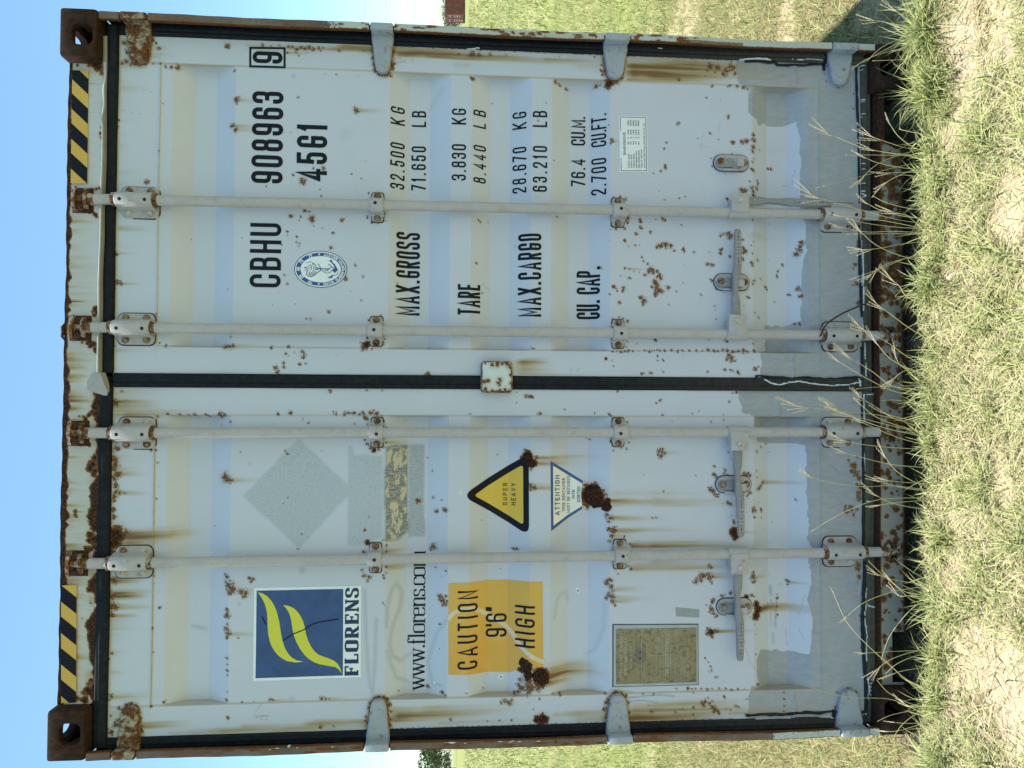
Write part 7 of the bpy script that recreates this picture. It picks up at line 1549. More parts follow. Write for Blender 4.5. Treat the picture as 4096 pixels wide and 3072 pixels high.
def patch_field(x, y):
    """0 bare earth .. 1 thick turf"""
    p = .55*vnoise(x*2.3+5,y*3.1+9,5)+.30*vnoise(x*6+2,y*6,6)+.15*vnoise(x*15,y*15,7)
    for cx, cy, r, a in BARE:
        p = p - a*np.exp(-(((x-cx)/r[0])**2+((y-cy)/r[1])**2))
    return p
BARE = [(0.941, -0.225, (0.17, 0.075), 0.9),(0.974, -0.049, (0.12, 0.06), 0.8),(1.036, -0.463, (0.12, 0.07), 0.7),(0.502, -0.49, (0.14, 0.07), 0.6),(0.408, -0.196, (0.08, 0.05), 0.6),
(-0.489, -0.207, (0.1, 0.05), 0.45),(-1.036, -0.166, (0.1, 0.05), 0.5),(-0.268, -0.427, (0.12, 0.04), 0.4),(-0.108, -0.154, (0.08, 0.04), 0.4)]
nz, nx = F.X.shape
co = np.stack([F.X, F.Z, GZ], -1).reshape(-1,3); idx = np.arange(nz*nx).reshape(nz,nx)
qd = np.stack([idx[:-1,:-1], idx[:-1,1:], idx[1:,1:], idx[1:,:-1]], -1).reshape(-1,4)
me = bpy.data.meshes.new('ground')
me.vertices.add(len(co)); me.vertices.foreach_set('co', co.astype(np.float32).ravel())
me.loops.add(qd.size); me.loops.foreach_set('vertex_index', qd.astype(np.int32).ravel())
me.polygons.add(len(qd)); me.polygons.foreach_set('loop_start', np.arange(0,qd.size,4,dtype=np.int32)); me.polygons.foreach_set('loop_total', np.full(len(qd),4,dtype=np.int32))
me.update(calc_edges=True)
pa = me.attributes.new('turf','FLOAT','POINT'); pa.data.foreach_set('value', patch_field(F.X,F.Z).astype(np.float32).ravel())
smooth(me, 180)
t = NT('ground'); n1 = t.noise(26, 5, .65); n2 = t.noise(120, 4, .7); n3 = t.noise(.35, 4, .6); n4 = t.noise(3.0, 5, .6); n5 = t.noise(1.0,4,.6,t.map((.9,.25,1)))
vo = t.n('ShaderNodeTexVoronoi'); vo.feature = 'DISTANCE_TO_EDGE'; vo.inputs['Scale'].default_value = 17
wv = t.n('ShaderNodeVectorMath'); wv.operation = 'ADD'; t.t.links.new(t.tc, wv.inputs[0]); t.t.links.new(t.mul(t.sub(n1,.5),.05), wv.inputs[1]); t.t.links.new(wv.outputs[0], vo.inputs['Vector'])
crack = t.step(vo.outputs['Distance'], .0, .045, 1, 0)
soil = t.mix(n1, (0.43,0.35,0.235), (0.34,0.265,0.17)); soil = t.mix(t.step(n2,.5,.7,0,.6), soil, (0.52,0.45,0.33))
soil = t.mix(t.mul(crack,.55), soil, (0.10,0.07,0.045))
turf = t.mix(t.step(n2,.35,.65), (0.085,0.065,0.035), (0.27,0.22,0.12)); turf = t.mix(t.step(n1,.45,.62,0,.5), turf, (0.13,0.15,0.05))  # darkened below the grass, standing in for shade between blades
near = t.mix(t.step(t.add(t.attr('turf'), t.mul(t.sub(n1,.5),.3)), .30, .44), soil, turf)
far = t.mix(t.step(n4,.35,.65), (0.20,0.225,0.075), (0.155,0.19,0.055)); far = t.mix(t.step(n3,.42,.6,0,.75), far, (0.25,0.24,0.10)); far = t.mix(t.step(n5,.5,.7,0,.5), far, (0.17,0.20,0.06))
geo = t.n('ShaderNodeNewGeometry'); ln = t.n('ShaderNodeVectorMath'); ln.operation = 'LENGTH'; t.t.links.new(geo.outputs['Position'], ln.inputs[0])
M_GROUND = t.fin(t.mix(t.step(ln.outputs['Value'], 2.6, 6), near, far), .95, t.add(n1, t.mul(n2,.5)), .5, .02, .15)
ground = link('ground', me, M_GROUND); tag(ground, kind='structure')

# ------------------------------------------------------------------ grass
def grass_mat(name, a, b, tip, back=.25):
    t = NT(name); k = t.attr('tint'); h = t.attr('along')
    c = t.mix(k, a, b); c = t.mix(t.mul(t.step(h,.45,1),.55), c, tip)
    p = t.n('ShaderNodeBsdfPrincipled'); t.put(p.inputs['Base Color'], c); p.inputs['Roughness'].default_value = .55; p.inputs['Specular IOR Level'].default_value = .3
    tr = t.n('ShaderNodeBsdfTranslucent'); t.put(tr.inputs[0], c)
    mx = t.n('ShaderNodeMixShader'); mx.inputs[0].default_value = back
    t.t.links.new(p.outputs[0], mx.inputs[1]); t.t.links.new(tr.outputs[0], mx.inputs[2]); t.t.links.new(mx.outputs[0], t.out.inputs[0])
    return t.m
def blades(name, x, y, length, width, lean, curl, mat, segs=3, lift=0.0, head=None, z0=None):
    """many leaf blades in one mesh: bases on the ground, each with its own lean and bend"""
    n = len(x); R = RNG
    th = R.uniform(0, 2*np.pi, n) if head is None else head
    z = ground_z(x, y)+lift if z0 is None else z0
    P = np.stack([x, y, z-.004], -1)
    d = np.stack([np.cos(th), np.sin(th), np.zeros(n)], -1); sd = np.stack([-np.sin(th), np.cos(th), np.zeros(n)], -1)
    tw = R.uniform(-.7,.7,n)[:,None]; sd = sd*np.cos(tw)+np.array([0,0,1.])*np.sin(tw)
    ang = lean.copy(); verts = []; al = []
    for s in range(segs+1):
        w = width*(1-(s/segs)**1.6)*(.75 if s == 0 else 1)
        if s < segs: verts += [P-sd*w[:,None]*.5, P+sd*w[:,None]*.5]; al += [s/segs, s/segs]
        else: verts.append(P.copy()); al.append(1.0)
        st = length/segs
        P = P + (d*np.sin(ang)[:,None]+np.array([0,0,1.])*np.cos(ang)[:,None])*st[:,None]
        P[:,2] = np.maximum(P[:,2], z+.003)
        ang = ang+curl/segs
    k = len(verts); V = np.stack(verts, 1).reshape(-1,3)
    tri = []
    for s in range(segs-1): tri += [(2*s,2*s+1,2*s+3),(2*s,2*s+3,2*s+2)]
    tri.append((2*segs-2,2*segs-1,2*segs))
    T = (np.arange(n)[:,None,None]*k+np.array(tri)[None]).reshape(-1,3)
    me = bpy.data.meshes.new(name)
    me.vertices.add(len(V)); me.vertices.foreach_set('co', V.astype(np.float32).ravel())
    me.loops.add(T.size); me.loops.foreach_set('vertex_index', T.astype(np.int32).ravel())
    me.polygons.add(len(T)); me.polygons.foreach_set('loop_start', np.arange(0,T.size,3,dtype=np.int32)); me.polygons.foreach_set('loop_total', np.full(len(T),3,dtype=np.int32))
    me.update(calc_edges=True)
    a = me.attributes.new('tint','FLOAT','POINT'); a.data.foreach_set('value', np.repeat(R.random(n).astype(np.float32), k))
    a = me.attributes.new('along','FLOAT','POINT'); a.data.foreach_set('value', np.tile(np.array(al,np.float32), n))
    smooth(me, 180)
    return link(name, me, mat)
def scatter(n, x0, x1, y0, y1, dens):
    xs, ys = [], []
    got = 0
    while got < n:
        x = RNG.uniform(x0,x1,n); y = RNG.uniform(y0,y1,n)
        k = (RNG.random(n) < dens(x,y)) & ~((np.abs(x) < 1.24) & (y > -.098+.03*(vnoise(x*9,y*9,23)-.5)*2) & (RNG.random(n) > .06)) & ~((np.abs(x) < 1.25) & (y > -.012))
        xs.append(x[k]); ys.append(y[k]); got += k.sum()
    return np.concatenate(xs)[:n], np.concatenate(ys)[:n]
M_GREEN = grass_mat('green blade', (0.085,0.14,0.032), (0.37,0.385,0.15), (0.52,0.50,0.22), .1)
M_STRAW = grass_mat('straw blade', (0.27,0.21,0.125), (0.74,0.66,0.46), (0.62,0.53,0.34), .1)
M_OLIVE = grass_mat('olive blade', (0.17,0.19,0.06), (0.53,0.50,0.25), (0.60,0.54,0.30), .18)
turf = lambda x, y: np.clip((patch_field(x,y)-.30)/.22, .04, 1)
u = RNG.uniform
n = 12500
x, y = scatter(n, -1.75,1.75,-1.0,-.005, turf)
edge = 1+.30*np.exp(-((y+.10)/.09)**2)
g = blades('green_grass', x, y, u(.03,.10,n)*edge, u(.0028,.0055,n), u(.7,1.52,n), u(.0,.9,n), M_GREEN, 3)
tag(g, 'short green grass growing before the container doors', 'grass', kind='stuff')
n = 12000
x, y = scatter(n, -1.75,1.75,-1.0,-.005, lambda a,b: np.clip(turf(a,b)+.12,0,1))
g = blades('olive_grass', x, y, u(.04,.13,n), u(.0022,.0042,n), u(.9,1.52,n), u(.1,1.3,n), M_OLIVE, 3)
tag(g, 'yellowing grass mixed into the turf before the doors', 'grass', kind='stuff')
n = 40000
x, y = scatter(n, -1.75,1.75,-1.0,-.005, lambda a,b: np.clip(turf(a,b)*.75+.2,0,1))
g = blades('dry_straw', x, y, u(.02,.08,n), u(.0012,.0026,n), u(1.1,1.6,n), u(-.2,.4,n), M_STRAW, 2, .003)
tag(g, 'dry straw lying flat over the bare earth and turf', 'straw', kind='stuff')
M_SHADE_LITTER = grass_mat('shade litter', (0.030,0.022,0.014), (0.085,0.062,0.036), (0.07,0.05,0.03), .05)  # near-black blades added so the shaded hollow reads darker
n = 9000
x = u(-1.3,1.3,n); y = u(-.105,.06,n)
g = blades('shade_litter', x, y, u(.015,.06,n), u(.002,.005,n), u(1.0,1.6,n), u(-.2,.4,n), M_SHADE_LITTER, 2, .002)
tag(g, 'near-black litter blades added to deepen the shade in the hollow under the sill', 'litter', kind='stuff')
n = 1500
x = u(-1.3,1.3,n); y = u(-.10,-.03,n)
g = blades('shade_grass', x, y, u(.02,.06,n), u(.002,.004,n), u(.2,1.2,n), u(.2,1.2,n), grass_mat('shaded blade', (0.05,0.085,0.022), (0.11,0.15,0.04), (0.13,0.15,0.05), .1), 3)  # darker copy of the green blade, shade put into its colour
tag(g, 'sparse grass in the hollow under the sill, coloured dark to look shaded', 'grass', kind='stuff')
# tufts with longer leaves
tx, ty = scatter(80, -1.6,1.6,-.75,-.13, turf)
tx = np.concatenate([tx, u(-1.35,1.45,60)]); ty = np.concatenate([ty, u(-.21,-.115,60)])
tx = np.concatenate([tx, u(.86,1.32,22), u(-1.3,-.9,8)]); ty = np.concatenate([ty, u(-.17,-.10,22), u(-.17,-.11,8)])
k = 38; n = len(tx)*k
x = np.repeat(tx,k)+RNG.normal(0,.016,n); y = np.minimum(np.repeat(ty,k)+RNG.normal(0,.016,n), -.085)
big = np.repeat(u(.6,1.25,len(tx))*np.where((tx > .86) & (ty > -.18), 1.35, 1.0),k)
g = blades('grass_tufts', x, y, u(.05,.13,n)*big, u(.0024,.005,n), u(.2,1.3,n), u(.3,1.7,n), M_GREEN, 4)
tag(g, 'longer leafy tufts of green grass by the container foot', 'grass', kind='stuff')
# beside and behind: the strips seen past both sides of the container
for s in (1,-1):
    for (x0,x1,y0,y1,n,wd,ln) in ((1.26,4.6,-1.0,3.2,70000,.0042,.95),(1.3,11,3.0,9.5,55000,.009,1.6),(2.6,26,9.3,26,40000,.024,2.6),(4,60,25.5,62,28000,.06,4.0)):
        a, b = sorted((s*x0, s*x1))
        x, y = scatter(n, a,b,y0,y1, lambda p,q: np.clip((patch_field(p,q)-.22)/.22,.6,1))
        m_ = RNG.random(n) < .62
        for nm, mt, kk in (('meadow_grass', M_GREEN, m_), ('meadow_straw', M_OLIVE, ~m_)):
            c = kk.sum()
            g = blades(nm, x[kk], y[kk], u(.03,.10,c)*ln, u(.5,1.1,c)*wd, u(.2,1.3,c), u(.1,1.2,c), mt, 2)
            tag(g, ('green' if nm == 'meadow_grass' else 'dry yellow')+' grass '+{-1.0:'growing close',3.0:'a few steps off',9.3:'further out',25.5:'far out'}[y0]+' in the field '+('right' if s > 0 else 'left')+' of the container', 'grass', kind='stuff')

# ------------------------------------------------------------------ seeding grass: tall thin stalks with spread spikes
M_STALK = grass_mat('seed stalk', (0.42,0.42,0.15), (0.60,0.55,0.26), (0.66,0.56,0.33), .25)
M_SEED = grass_mat('seed spike', (0.66,0.58,0.34), (0.74,0.65,0.44), (0.55,0.42,0.30), .25)
def mark(me, v0=0, v1=1):
    n = len(me.vertices)
    a = me.attributes.new('tint','FLOAT','POINT'); a.data.foreach_set('value', np.full(n, random.random(), np.float32))
    a = me.attributes.new('along','FLOAT','POINT'); a.data.foreach_set('value', np.linspace(v0,v1,n).astype(np.float32))
CLUMPS = [('seeding grass leaning over the lower right corner casting, one thin stalk slanting far left', (1.168, -0.122), [([(1.2263, -0.1, 0.0),(1.1826, -0.083, 0.0817),(1.1222, -0.067, 0.1939),
(1.0691, -0.05, 0.292)], 0, 0),([(1.1501, -0.13, 0.0),(1.1995, -0.12, 0.0807),(1.2298, -0.11, 0.1415),(1.242, -0.1, 0.1932)], 4, 0.06),([(1.1874, -0.13, 0.0),(1.2354, -0.115, 0.0628),
(1.2829, -0.1, 0.1157)], 3, 0.06),([(1.1084, -0.13, 0.0),(1.1034, -0.115, 0.1023),(1.1029, -0.1, 0.1941)], 0, 0)]),
('seeding grass in front of the right fork pocket with the longest spreading head', (0.788, -0.13), [([(0.7718, -0.13, 0.0),(0.7813, -0.12, 0.1317),(0.8021, -0.11, 0.2401),(0.8504, -0.1, 0.3532)], 4, 0.065),
([(0.7764, -0.13, 0.0),(0.8069, -0.115, 0.1044),(0.8417, -0.1, 0.1958)], 5, 0.075),([(0.7624, -0.13, 0.0),(0.7808, -0.115, 0.1286),(0.7976, -0.1, 0.1961)], 3, 0.06),([(0.8405, -0.13, 0.0),
(0.8608, -0.12, 0.0976),(0.8735, -0.11, 0.1056),(0.9056, -0.1, 0.0919)], 3, 0.05)]),('seeding grass with one straight bare stalk left of the right fork pocket', (0.721, -0.13), [([(0.7534, -0.13, 0.0),
(0.7383, -0.12, 0.1081),(0.7031, -0.11, 0.2407),(0.6679, -0.1, 0.3731)], 1, 0.02),([(0.6889, -0.13, 0.0),(0.7102, -0.115, 0.0956),(0.6903, -0.1, 0.144)], 2, 0.05)]),
('seeding grass rising before the foot of the right-most lock rod', (0.525, -0.13), [([(0.5421, -0.13, 0.0),(0.5544, -0.12, 0.1095),(0.584, -0.11, 0.2224),(0.6327, -0.1, 0.4017)], 5, 0.075),
([(0.5467, -0.13, 0.0),(0.5724, -0.115, 0.0822),(0.5888, -0.1, 0.1303)], 4, 0.06),([(0.519, -0.13, 0.0),(0.5467, -0.12, 0.1334),(0.5608, -0.11, 0.2225),(0.5703, -0.1, 0.3119)], 3, 0.03),([(0.5099, -0.13, 0.0),
(0.5169, -0.12, 0.1336),(0.5149, -0.11, 0.2228),(0.5301, -0.1, 0.3027)], 2, 0.04),([(0.5054, -0.13, 0.0),(0.5108, -0.115, 0.1066),(0.5089, -0.1, 0.2647)], 1, 0.02)]),
('seeding grass with low spread heads between the two right lock rods', (0.397, -0.13), [([(0.4871, -0.13, 0.0),(0.4739, -0.12, 0.11),(0.4608, -0.11, 0.1755),(0.4572, -0.1, 0.2269)], 4, 0.065),
([(0.4503, -0.13, 0.0),(0.4285, -0.12, 0.0865),(0.392, -0.11, 0.176),(0.3649, -0.1, 0.2489)], 1, 0.03),([(0.254, -0.13, 0.0),(0.2958, -0.12, 0.0875),(0.3336, -0.11, 0.1095),(0.3532, -0.1, 0.1271)], 4, 0.07)]),
('seeding grass fanning out just left of the second lock rod foot', (0.028, -0.13), [([(0.0494, -0.13, 0.0),(0.095, -0.12, 0.089),(0.1407, -0.11, 0.1491),(0.1909, -0.1, 0.238)], 4, 0.05),
([(0.1403, -0.13, 0.0),(0.1953, -0.12, 0.0883),(0.2369, -0.11, 0.1389),(0.2696, -0.1, 0.1803)], 4, 0.06),([(0.0313, -0.13, 0.0),(0.0587, -0.115, 0.1004),(0.1005, -0.1, 0.1193)], 3, 0.05),
([(-0.0414, -0.13, 0.0),(-0.0054, -0.12, 0.1373),(0.0444, -0.11, 0.2068),(0.0899, -0.1, 0.2766)], 3, 0.09),([(-0.0413, -0.13, 0.0),(-0.0235, -0.12, 0.1279),(0.0215, -0.11, 0.2259),
(0.0759, -0.1, 0.3146)], 2, 0.05)]),('thick sheaf of seeding grass under the centre gap of the doors', (-0.169, -0.13), [([(-0.1783, -0.13, 0.0),(-0.1517, -0.12, 0.1383),(-0.125, -0.11, 0.2268),
(-0.0802, -0.1, 0.3343)], 4, 0.06),([(-0.1692, -0.13, 0.0),(-0.1381, -0.12, 0.1382),(-0.116, -0.11, 0.2267),(-0.0892, -0.1, 0.306)], 4, 0.07),([(-0.1602, -0.13, 0.0),(-0.1519, -0.115, 0.1352),
(-0.1028, -0.1, 0.2919)], 3, 0.06),([(-0.1285, -0.13, 0.0),(-0.1154, -0.12, 0.1238),(-0.084, -0.11, 0.1792),(-0.0434, -0.1, 0.2395)], 4, 0.05),([(-0.1602, -0.13, 0.0),(-0.1065, -0.12, 0.1617),
(-0.0855, -0.11, 0.3444),(-0.0739, -0.1, 0.4565)], 5, 0.075),([(-0.0742, -0.13, 0.0),(-0.0519, -0.115, 0.1107),(-0.0522, -0.1, 0.1729)], 0, 0),([(-0.2054, -0.13, 0.0),(-0.1791, -0.115, 0.1117),
(-0.1254, -0.1, 0.24)], 2, 0.05),([(-0.2776, -0.13, 0.0),(-0.2693, -0.12, 0.1155),(-0.2587, -0.11, 0.1803),(-0.2299, -0.1, 0.2926)], 2, 0.05)]),
('few thin seeding stalks left of the third lock rod with a dark narrow head', (-0.369, -0.122), [([(-0.3542, -0.13, 0.0),(-0.3367, -0.122, 0.1412),(-0.3393, -0.115, 0.2498),(-0.3239, -0.108, 0.3677),
(-0.3065, -0.1, 0.4153)], 3, 0.05),([(-0.3588, -0.13, 0.0),(-0.3422, -0.115, 0.1129),(-0.3255, -0.1, 0.1748)], 2, 0.05),([(-0.3813, -0.13, 0.0),(-0.3919, -0.115, 0.1132),(-0.4027, -0.1, 0.1753)], 2, 0.04),
([(-0.3806, -0.1, 0.0),(-0.3869, -0.083, 0.1652),(-0.4342, -0.067, 0.2898),(-0.498, -0.05, 0.3912)], 0, 0)]),
('long curved stalk drooping past the foot of the left-most lock rod', (-0.705, -0.13), [([(-0.7231, -0.13, 0.0),(-0.7201, -0.122, 0.0732),(-0.6763, -0.115, 0.1248),(-0.6279, -0.108, 0.1813),
(-0.5885, -0.1, 0.2191)], 0, 0),([(-0.687, -0.13, 0.0),(-0.7025, -0.12, 0.095),(-0.7048, -0.11, 0.1124),(-0.6983, -0.1, 0.1203)], 3, 0.04)]),
('two long arching grass stalks crossing the lower left of the doors', (-0.875, -0.13), [([(-1.0222, -0.13, 0.0),(-0.9784, -0.124, 0.0997),(-0.9348, -0.118, 0.1521),(-0.8636, -0.112, 0.2325),
(-0.7881, -0.106, 0.2991),(-0.6971, -0.1, 0.3399)], 1, 0.02),([(-0.7231, -0.13, 0.0),(-0.7293, -0.122, 0.0591),(-0.7799, -0.115, 0.1113),(-0.8442, -0.108, 0.1544),(-0.9182, -0.1, 0.1763)], 0, 0),
([(-0.8794, -0.13, 0.0),(-0.8839, -0.12, 0.0964),(-0.8899, -0.11, 0.1845),(-0.8953, -0.1, 0.2352)], 2, 0.03)]),
('low stalks leaning from the lower left corner casting', (-1.096, -0.128), [([(-1.0886, -0.12, 0.0),(-1.0724, -0.102, 0.0863),(-1.0557, -0.084, 0.1415),(-1.0545, -0.066, 0.2547),(-1.0444, -0.048, 0.3403),
(-1.005, -0.03, 0.4552)], 0, 0),([(-1.1154, -0.13, 0.0),(-1.1254, -0.115, 0.0809),(-1.1284, -0.1, 0.1234)], 1, 0.03),([(-1.0752, -0.13, 0.0),(-1.0719, -0.115, 0.0757),(-1.0686, -0.1, 0.0921)], 3, 0.04),
([(-1.1061, -0.13, 0.0),(-1.1466, -0.115, 0.1188),(-1.1565, -0.1, 0.1567)], 2, 0.04)])]
for lab, base, stalks in CLUMPS:
    for _ in range(3):                                        # thinner shoots from the same root
        q0 = base[0]+random.uniform(-.05,.05); dx_ = random.uniform(-.12,.12); hh = random.uniform(.14,.34); yy = base[1]-random.uniform(0,.07)
        stalks = stalks+[([(q0,yy,0.0),(q0+dx_*.2,yy+.01,hh*.45),(q0+dx_*.55,yy+.015,hh*.8),(q0+dx_,yy+.02,hh)], random.choice((0,2,3,4)), random.uniform(.03,.06))]
    bz = float(ground_z(base[0], base[1]))
    root = empty('seed_grass', (base[0], base[1], bz))
    tag(root, lab, 'seed grass', 'seeding grass stalks along the foot of the container')
    inv = Vector((base[0], base[1], bz))
    for pts, nsp, sl in stalks:
        P = [Vector(p)-inv for p in pts]
        # smooth the stalk
        Q = []
        for i in range(len(P)-1):
            p0, p1, p2, p3 = P[max(i-1,0)], P[i], P[i+1], P[min(i+2,len(P)-1)]
            for j in range(6):
                t_ = j/6; Q.append(.5*((2*p1)+(p2-p0)*t_+(2*p0-5*p1+4*p2-p3)*t_*t_+(3*p1-p0-3*p2+p3)*t_**3))
        Q.append(P[-1])
        r = [.00135*(1-.55*i/(len(Q)-1)) for i in range(len(Q))]
        m = MB().tube(Q, r, 5); me = smooth(m.mesh('stalk'), 180); mark(me)
        st = link('stalk', me, M_STALK, root)
        if nsp:
            d = (Q[-1]-Q[-3]).normalized(); m = MB()
            sdv = d.cross(Vector((0,1,0))).normalized()
            for i in range(nsp):
                a = (i-(nsp-1)/2)*.17+random.uniform(-.05,.05) if nsp > 1 else 0
                dd = (d*math.cos(a)+sdv*math.sin(a)+Vector((0,random.uniform(-.15,.15),0))).normalized()
                L = sl*random.uniform(.9,1.4); o = Q[-1]-d*.010*i
                pts_ = [o+dd*L*q+Vector((0,0,-.10*L*q*q)) for q in (0,.25,.5,.75,1)]
                m.tube(pts_, [.0005,.0010,.0011,.0008,.0003], 5)
                for q in range(9):                             # single grains along the spike
                    c = o+dd*L*(.12+.09*q); e = sdv*(.0013 if q % 2 else -.0013)+dd*.007
                    m.tube([c, c+e*.6, c+e], [.0003,.0007,.0002], 4)
            me = smooth(m.mesh('seed_head'), 180); mark(me); link('seed_head', me, M_SEED, st)

# a few stones and crumbs on the earth
m = MB(); rr = random.Random(12)
for _ in range(260):
    a, b = rr.uniform(-1.6,1.6), rr.uniform(-.78,-.05); r = rr.uniform(.002,.006); z_ = float(ground_z(a,b))
    pts = [(a+r*rr.uniform(.6,1.2)*math.cos(q), b+r*rr.uniform(.6,1.2)*math.sin(q)) for q in [k*1.047 for k in range(6)]]
    m.loft([[(p,q,z_-.002) for p,q in pts],[(a+(p-a)*.9,b+(q-b)*.9,z_+r*.6) for p,q in pts],[(a+(p-a)*.4,b+(q-b)*.4,z_+r) for p,q in pts]])
gr = m.build('earth_crumbs', plain('crumb', (0.36,0.28,0.19), .9, .4, 40), None, sm=50); tag(gr, 'small crumbs of dry earth among the grass', 'earth', kind='stuff')

# ------------------------------------------------------------------ far field: containers, trees, cables
M_RED = coated('far red paint', (0.20,0.052,0.042), .10, (0.23,0.07,0.055), .6, .05)
M_PALE = plain('far pale marks', (0.62,0.56,0.52), .6, .1, 2)
M_PALEROD = plain('far rods', (0.42,0.30,0.27), .6, .1, 2)
def far_container(loc, rot, L, lab, doors):
    W, H = 2.44, 2.6
    root = empty('red_container', loc); root.rotation_euler = (0,0,rot); tag(root, lab, 'container', 'red containers at the far edge of the field')
    for yy in (0, W):                                         # long corrugated sides along local x
        ys = []; a = .18
        while a < L-.2:
            for d_, e in ((0,0),(.10,0),(.17,.045),(.27,.045)): ys.append((a+d_, e))
            a += .36
        s = 1 if yy == 0 else -1
        vs = [(q, yy+s*(.03+e), z) for z in (.16,H-.10) for q,e in ys]; n = len(ys)
        MB().add(vs, [(i,i+1,n+i+1,n+i) for i in range(n-1)]).build('side_wall', M_RED, root, sm=0)
        y0, y1 = sorted((yy+s*.0, yy+s*.10))
        MB().box(0,L,y0,y1,H-.115,H,.03).build('top_rail', M_RED, root, sm=0)
        MB().box(0,L,y0,y1,0,.17).build('bottom_rail', M_RED, root, sm=0)
        for q in (0, L-.16): MB().box(q,q+.16,y0,y1+.06*s if s > 0 else y1,.17,H-.115).build('corner_post', M_RED, root, sm=0)
    MB().box(.12,L-.12,.11,W-.11,H-.09,H-.03).build('roof', M_RED, root, sm=0)
    MB().box(L-.03,L,.1,W-.1,.17,H-.115).build('end_wall', M_RED, root, sm=0)
    if doors:
        for y0, y1 in ((.11,W/2-.01),(W/2+.01,W-.11)):
            dr = MB().box(.02,.06,y0,y1,.17,H-.12,.01).build('door', M_RED, root, sm=0)
            yc = (y0+y1)/2
            for q in (-.28,.28): MB().tube([(-.01,yc+q,.1),(-.01,yc+q,H-.06)], .030, 8).build('lock_rod', M_PALEROD, dr)
        rr = random.Random(4)
        for zz, hh, y0, y1 in ((1.95,.30,.40,.75),(1.98,.22,1.45,2.2),(1.35,.16,.30,.85),(1.35,.16,1.40,2.1),(1.03,.16,.30,.80),(1.03,.16,1.40,2.1),(.72,.16,.3,.85),(.72,.16,1.4,2.0),(.42,.26,1.5,2.0)):
            # rows of stencilled characters too far off to read
            m = MB(); q = y0
            while q < y1: m.box(.012,.0185,q,q+.06,zz-hh/2,zz+hh/2); q += .10
            m.build('stencilled_mark', M_PALE, root, sm=0)
    return root
far_container((49.79, 92, .60), -.035, 12.2, 'red container far off at the right with pale lettering on its doors', True)
far_container((38.19, 97.2, .60), -.01, 12.2, 'plain red container far off, half hidden behind the big grey one', False)

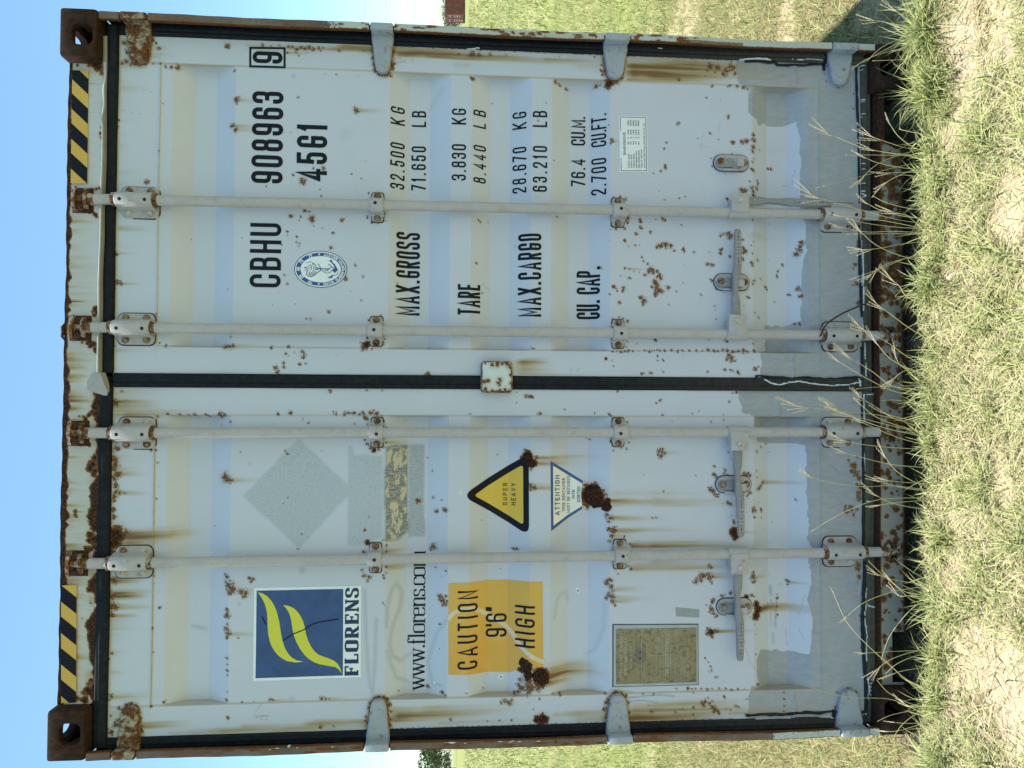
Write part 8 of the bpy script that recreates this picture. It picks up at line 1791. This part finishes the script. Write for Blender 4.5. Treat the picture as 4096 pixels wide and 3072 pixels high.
def far_tree(loc, h, w, seed, lab, n=2600, dark=False):
    rr = np.random.default_rng(seed); root = empty('tree', loc); tag(root, lab, 'tree', 'trees along the far edge of the field')
    m = MB(); m.tube([(0,0,0),(.1,0,h*.25),(-.05,.1,h*.5),(0,0,h*.8)], [h*.035,h*.028,h*.018,h*.005], 8)
    for k in range(7):
        a = k*.9; z = h*(.18+.08*k); m.tube([(0,0,z),(math.cos(a)*w*.2,math.sin(a)*w*.2,z+h*.1),(math.cos(a)*w*.4,math.sin(a)*w*.4,z+h*.14)], [h*.014,h*.009,h*.003], 6)
    m.build('trunk', M_BARK, root)
    lob = [(rr.uniform(-.38,.38)*w, rr.uniform(-.38,.38)*w, rr.uniform(.22,.86)*h, rr.uniform(.12,.24)*w) for _ in range(26)]
    lob = [(a,b,c,r*(1.15-.5*max(0,c/h-.6)/.4)) for a,b,c,r in lob if math.hypot(a,b) < w*.5*math.sqrt(max(.05,1-((c/h-.45)/.58)**2))]
    pts = []
    for a,b,c,r in lob:
        k = int(n*r/sum(q[3] for q in lob)); d = rr.normal(size=(k,3)); d /= np.linalg.norm(d,axis=1)[:,None]
        pts.append(np.array([a,b,c])+d*(r*rr.uniform(.55,1.08,k)**1)[:,None]*np.array([1,1,.8]))
    P = np.concatenate(pts); P = P[P[:,2] > h*.04]; k = len(P)
    s = rr.uniform(.018,.04,k)[:,None]*h
    u_ = rr.normal(size=(k,3)); u_ /= np.linalg.norm(u_,axis=1)[:,None]; v_ = np.cross(u_, rr.normal(size=(k,3))); v_ /= np.linalg.norm(v_,axis=1)[:,None]
    V = np.stack([P-u_*s, P-v_*s*.5, P+u_*s, P+v_*s*.5],1).reshape(-1,3)
    me = bpy.data.meshes.new('crown'); me.from_pydata(V.tolist(), [], (np.arange(k)[:,None]*4+np.arange(4)).tolist())
    a = me.attributes.new('tint','FLOAT','POINT'); a.data.foreach_set('value', np.repeat(rr.random(k).astype(np.float32),4))
    a = me.attributes.new('along','FLOAT','POINT'); a.data.foreach_set('value', np.zeros(4*k,np.float32))
    link('crown', me, M_LEAF, root)
M_BARK = plain('bark', (0.09,0.07,0.05), .9, .3, 3)
M_LEAF = grass_mat('tree leaf', (0.045,0.075,0.022), (0.10,0.13,0.042), (0.1,0.13,0.04), .2)
far_tree((-92.9, 200, .55), 11.6, 12.5, 3, 'broad dark green tree at the field edge, left of the big container', 5200)
far_tree((-107.2, 215, .55), 7.5, 8, 4, 'lower tree left of the broad dark tree at the field edge', 2500)
far_tree((82.7, 150, .55), 4.9, 7, 5, 'tree crown showing above the red container, the right-most', 2400)
far_tree((82.0, 152, .55), 4.7, 6, 6, 'tree crown above the red container near its door corner', 2200)
far_tree((81.9, 156, .55), 4.2, 5, 8, 'small tree crown showing beside the grey container above the red one', 1800)
M_CABLE = plain('cable', (0.16,0.17,0.18), .5, .1, 1)
for i, (h, y_, r, lab) in enumerate([(36.35, 250, 0.03, 'highest of the six thin power cables'),(34.23, 250, 0.03, 'second thin power cable from the top of the six'),
(26.94, 250, 0.03, 'upper cable of the middle pair of power cables'),(26.01, 250, 0.03, 'lower cable of the middle pair of power cables'),(18.04, 250, 0.03, 'upper cable of the lowest pair of power cables'),
(17.45, 250, 0.03, 'lowest of the six thin power cables')]):
    pts = [(q, y_, h-1.5+1.5*(q/260)**2) for q in np.linspace(-260,260,27)]
    c = MB().tube(pts, r, 6).build('power_cable', M_CABLE); tag(c, lab, 'power cable', 'overhead power cables crossing the sky')
print('triangles', sum(len(o.data.loop_triangles) if False else sum(len(p.vertices)-2 for p in o.data.polygons) for o in SC.objects if o.type == 'MESH' and len(o.data.polygons) < 2000))
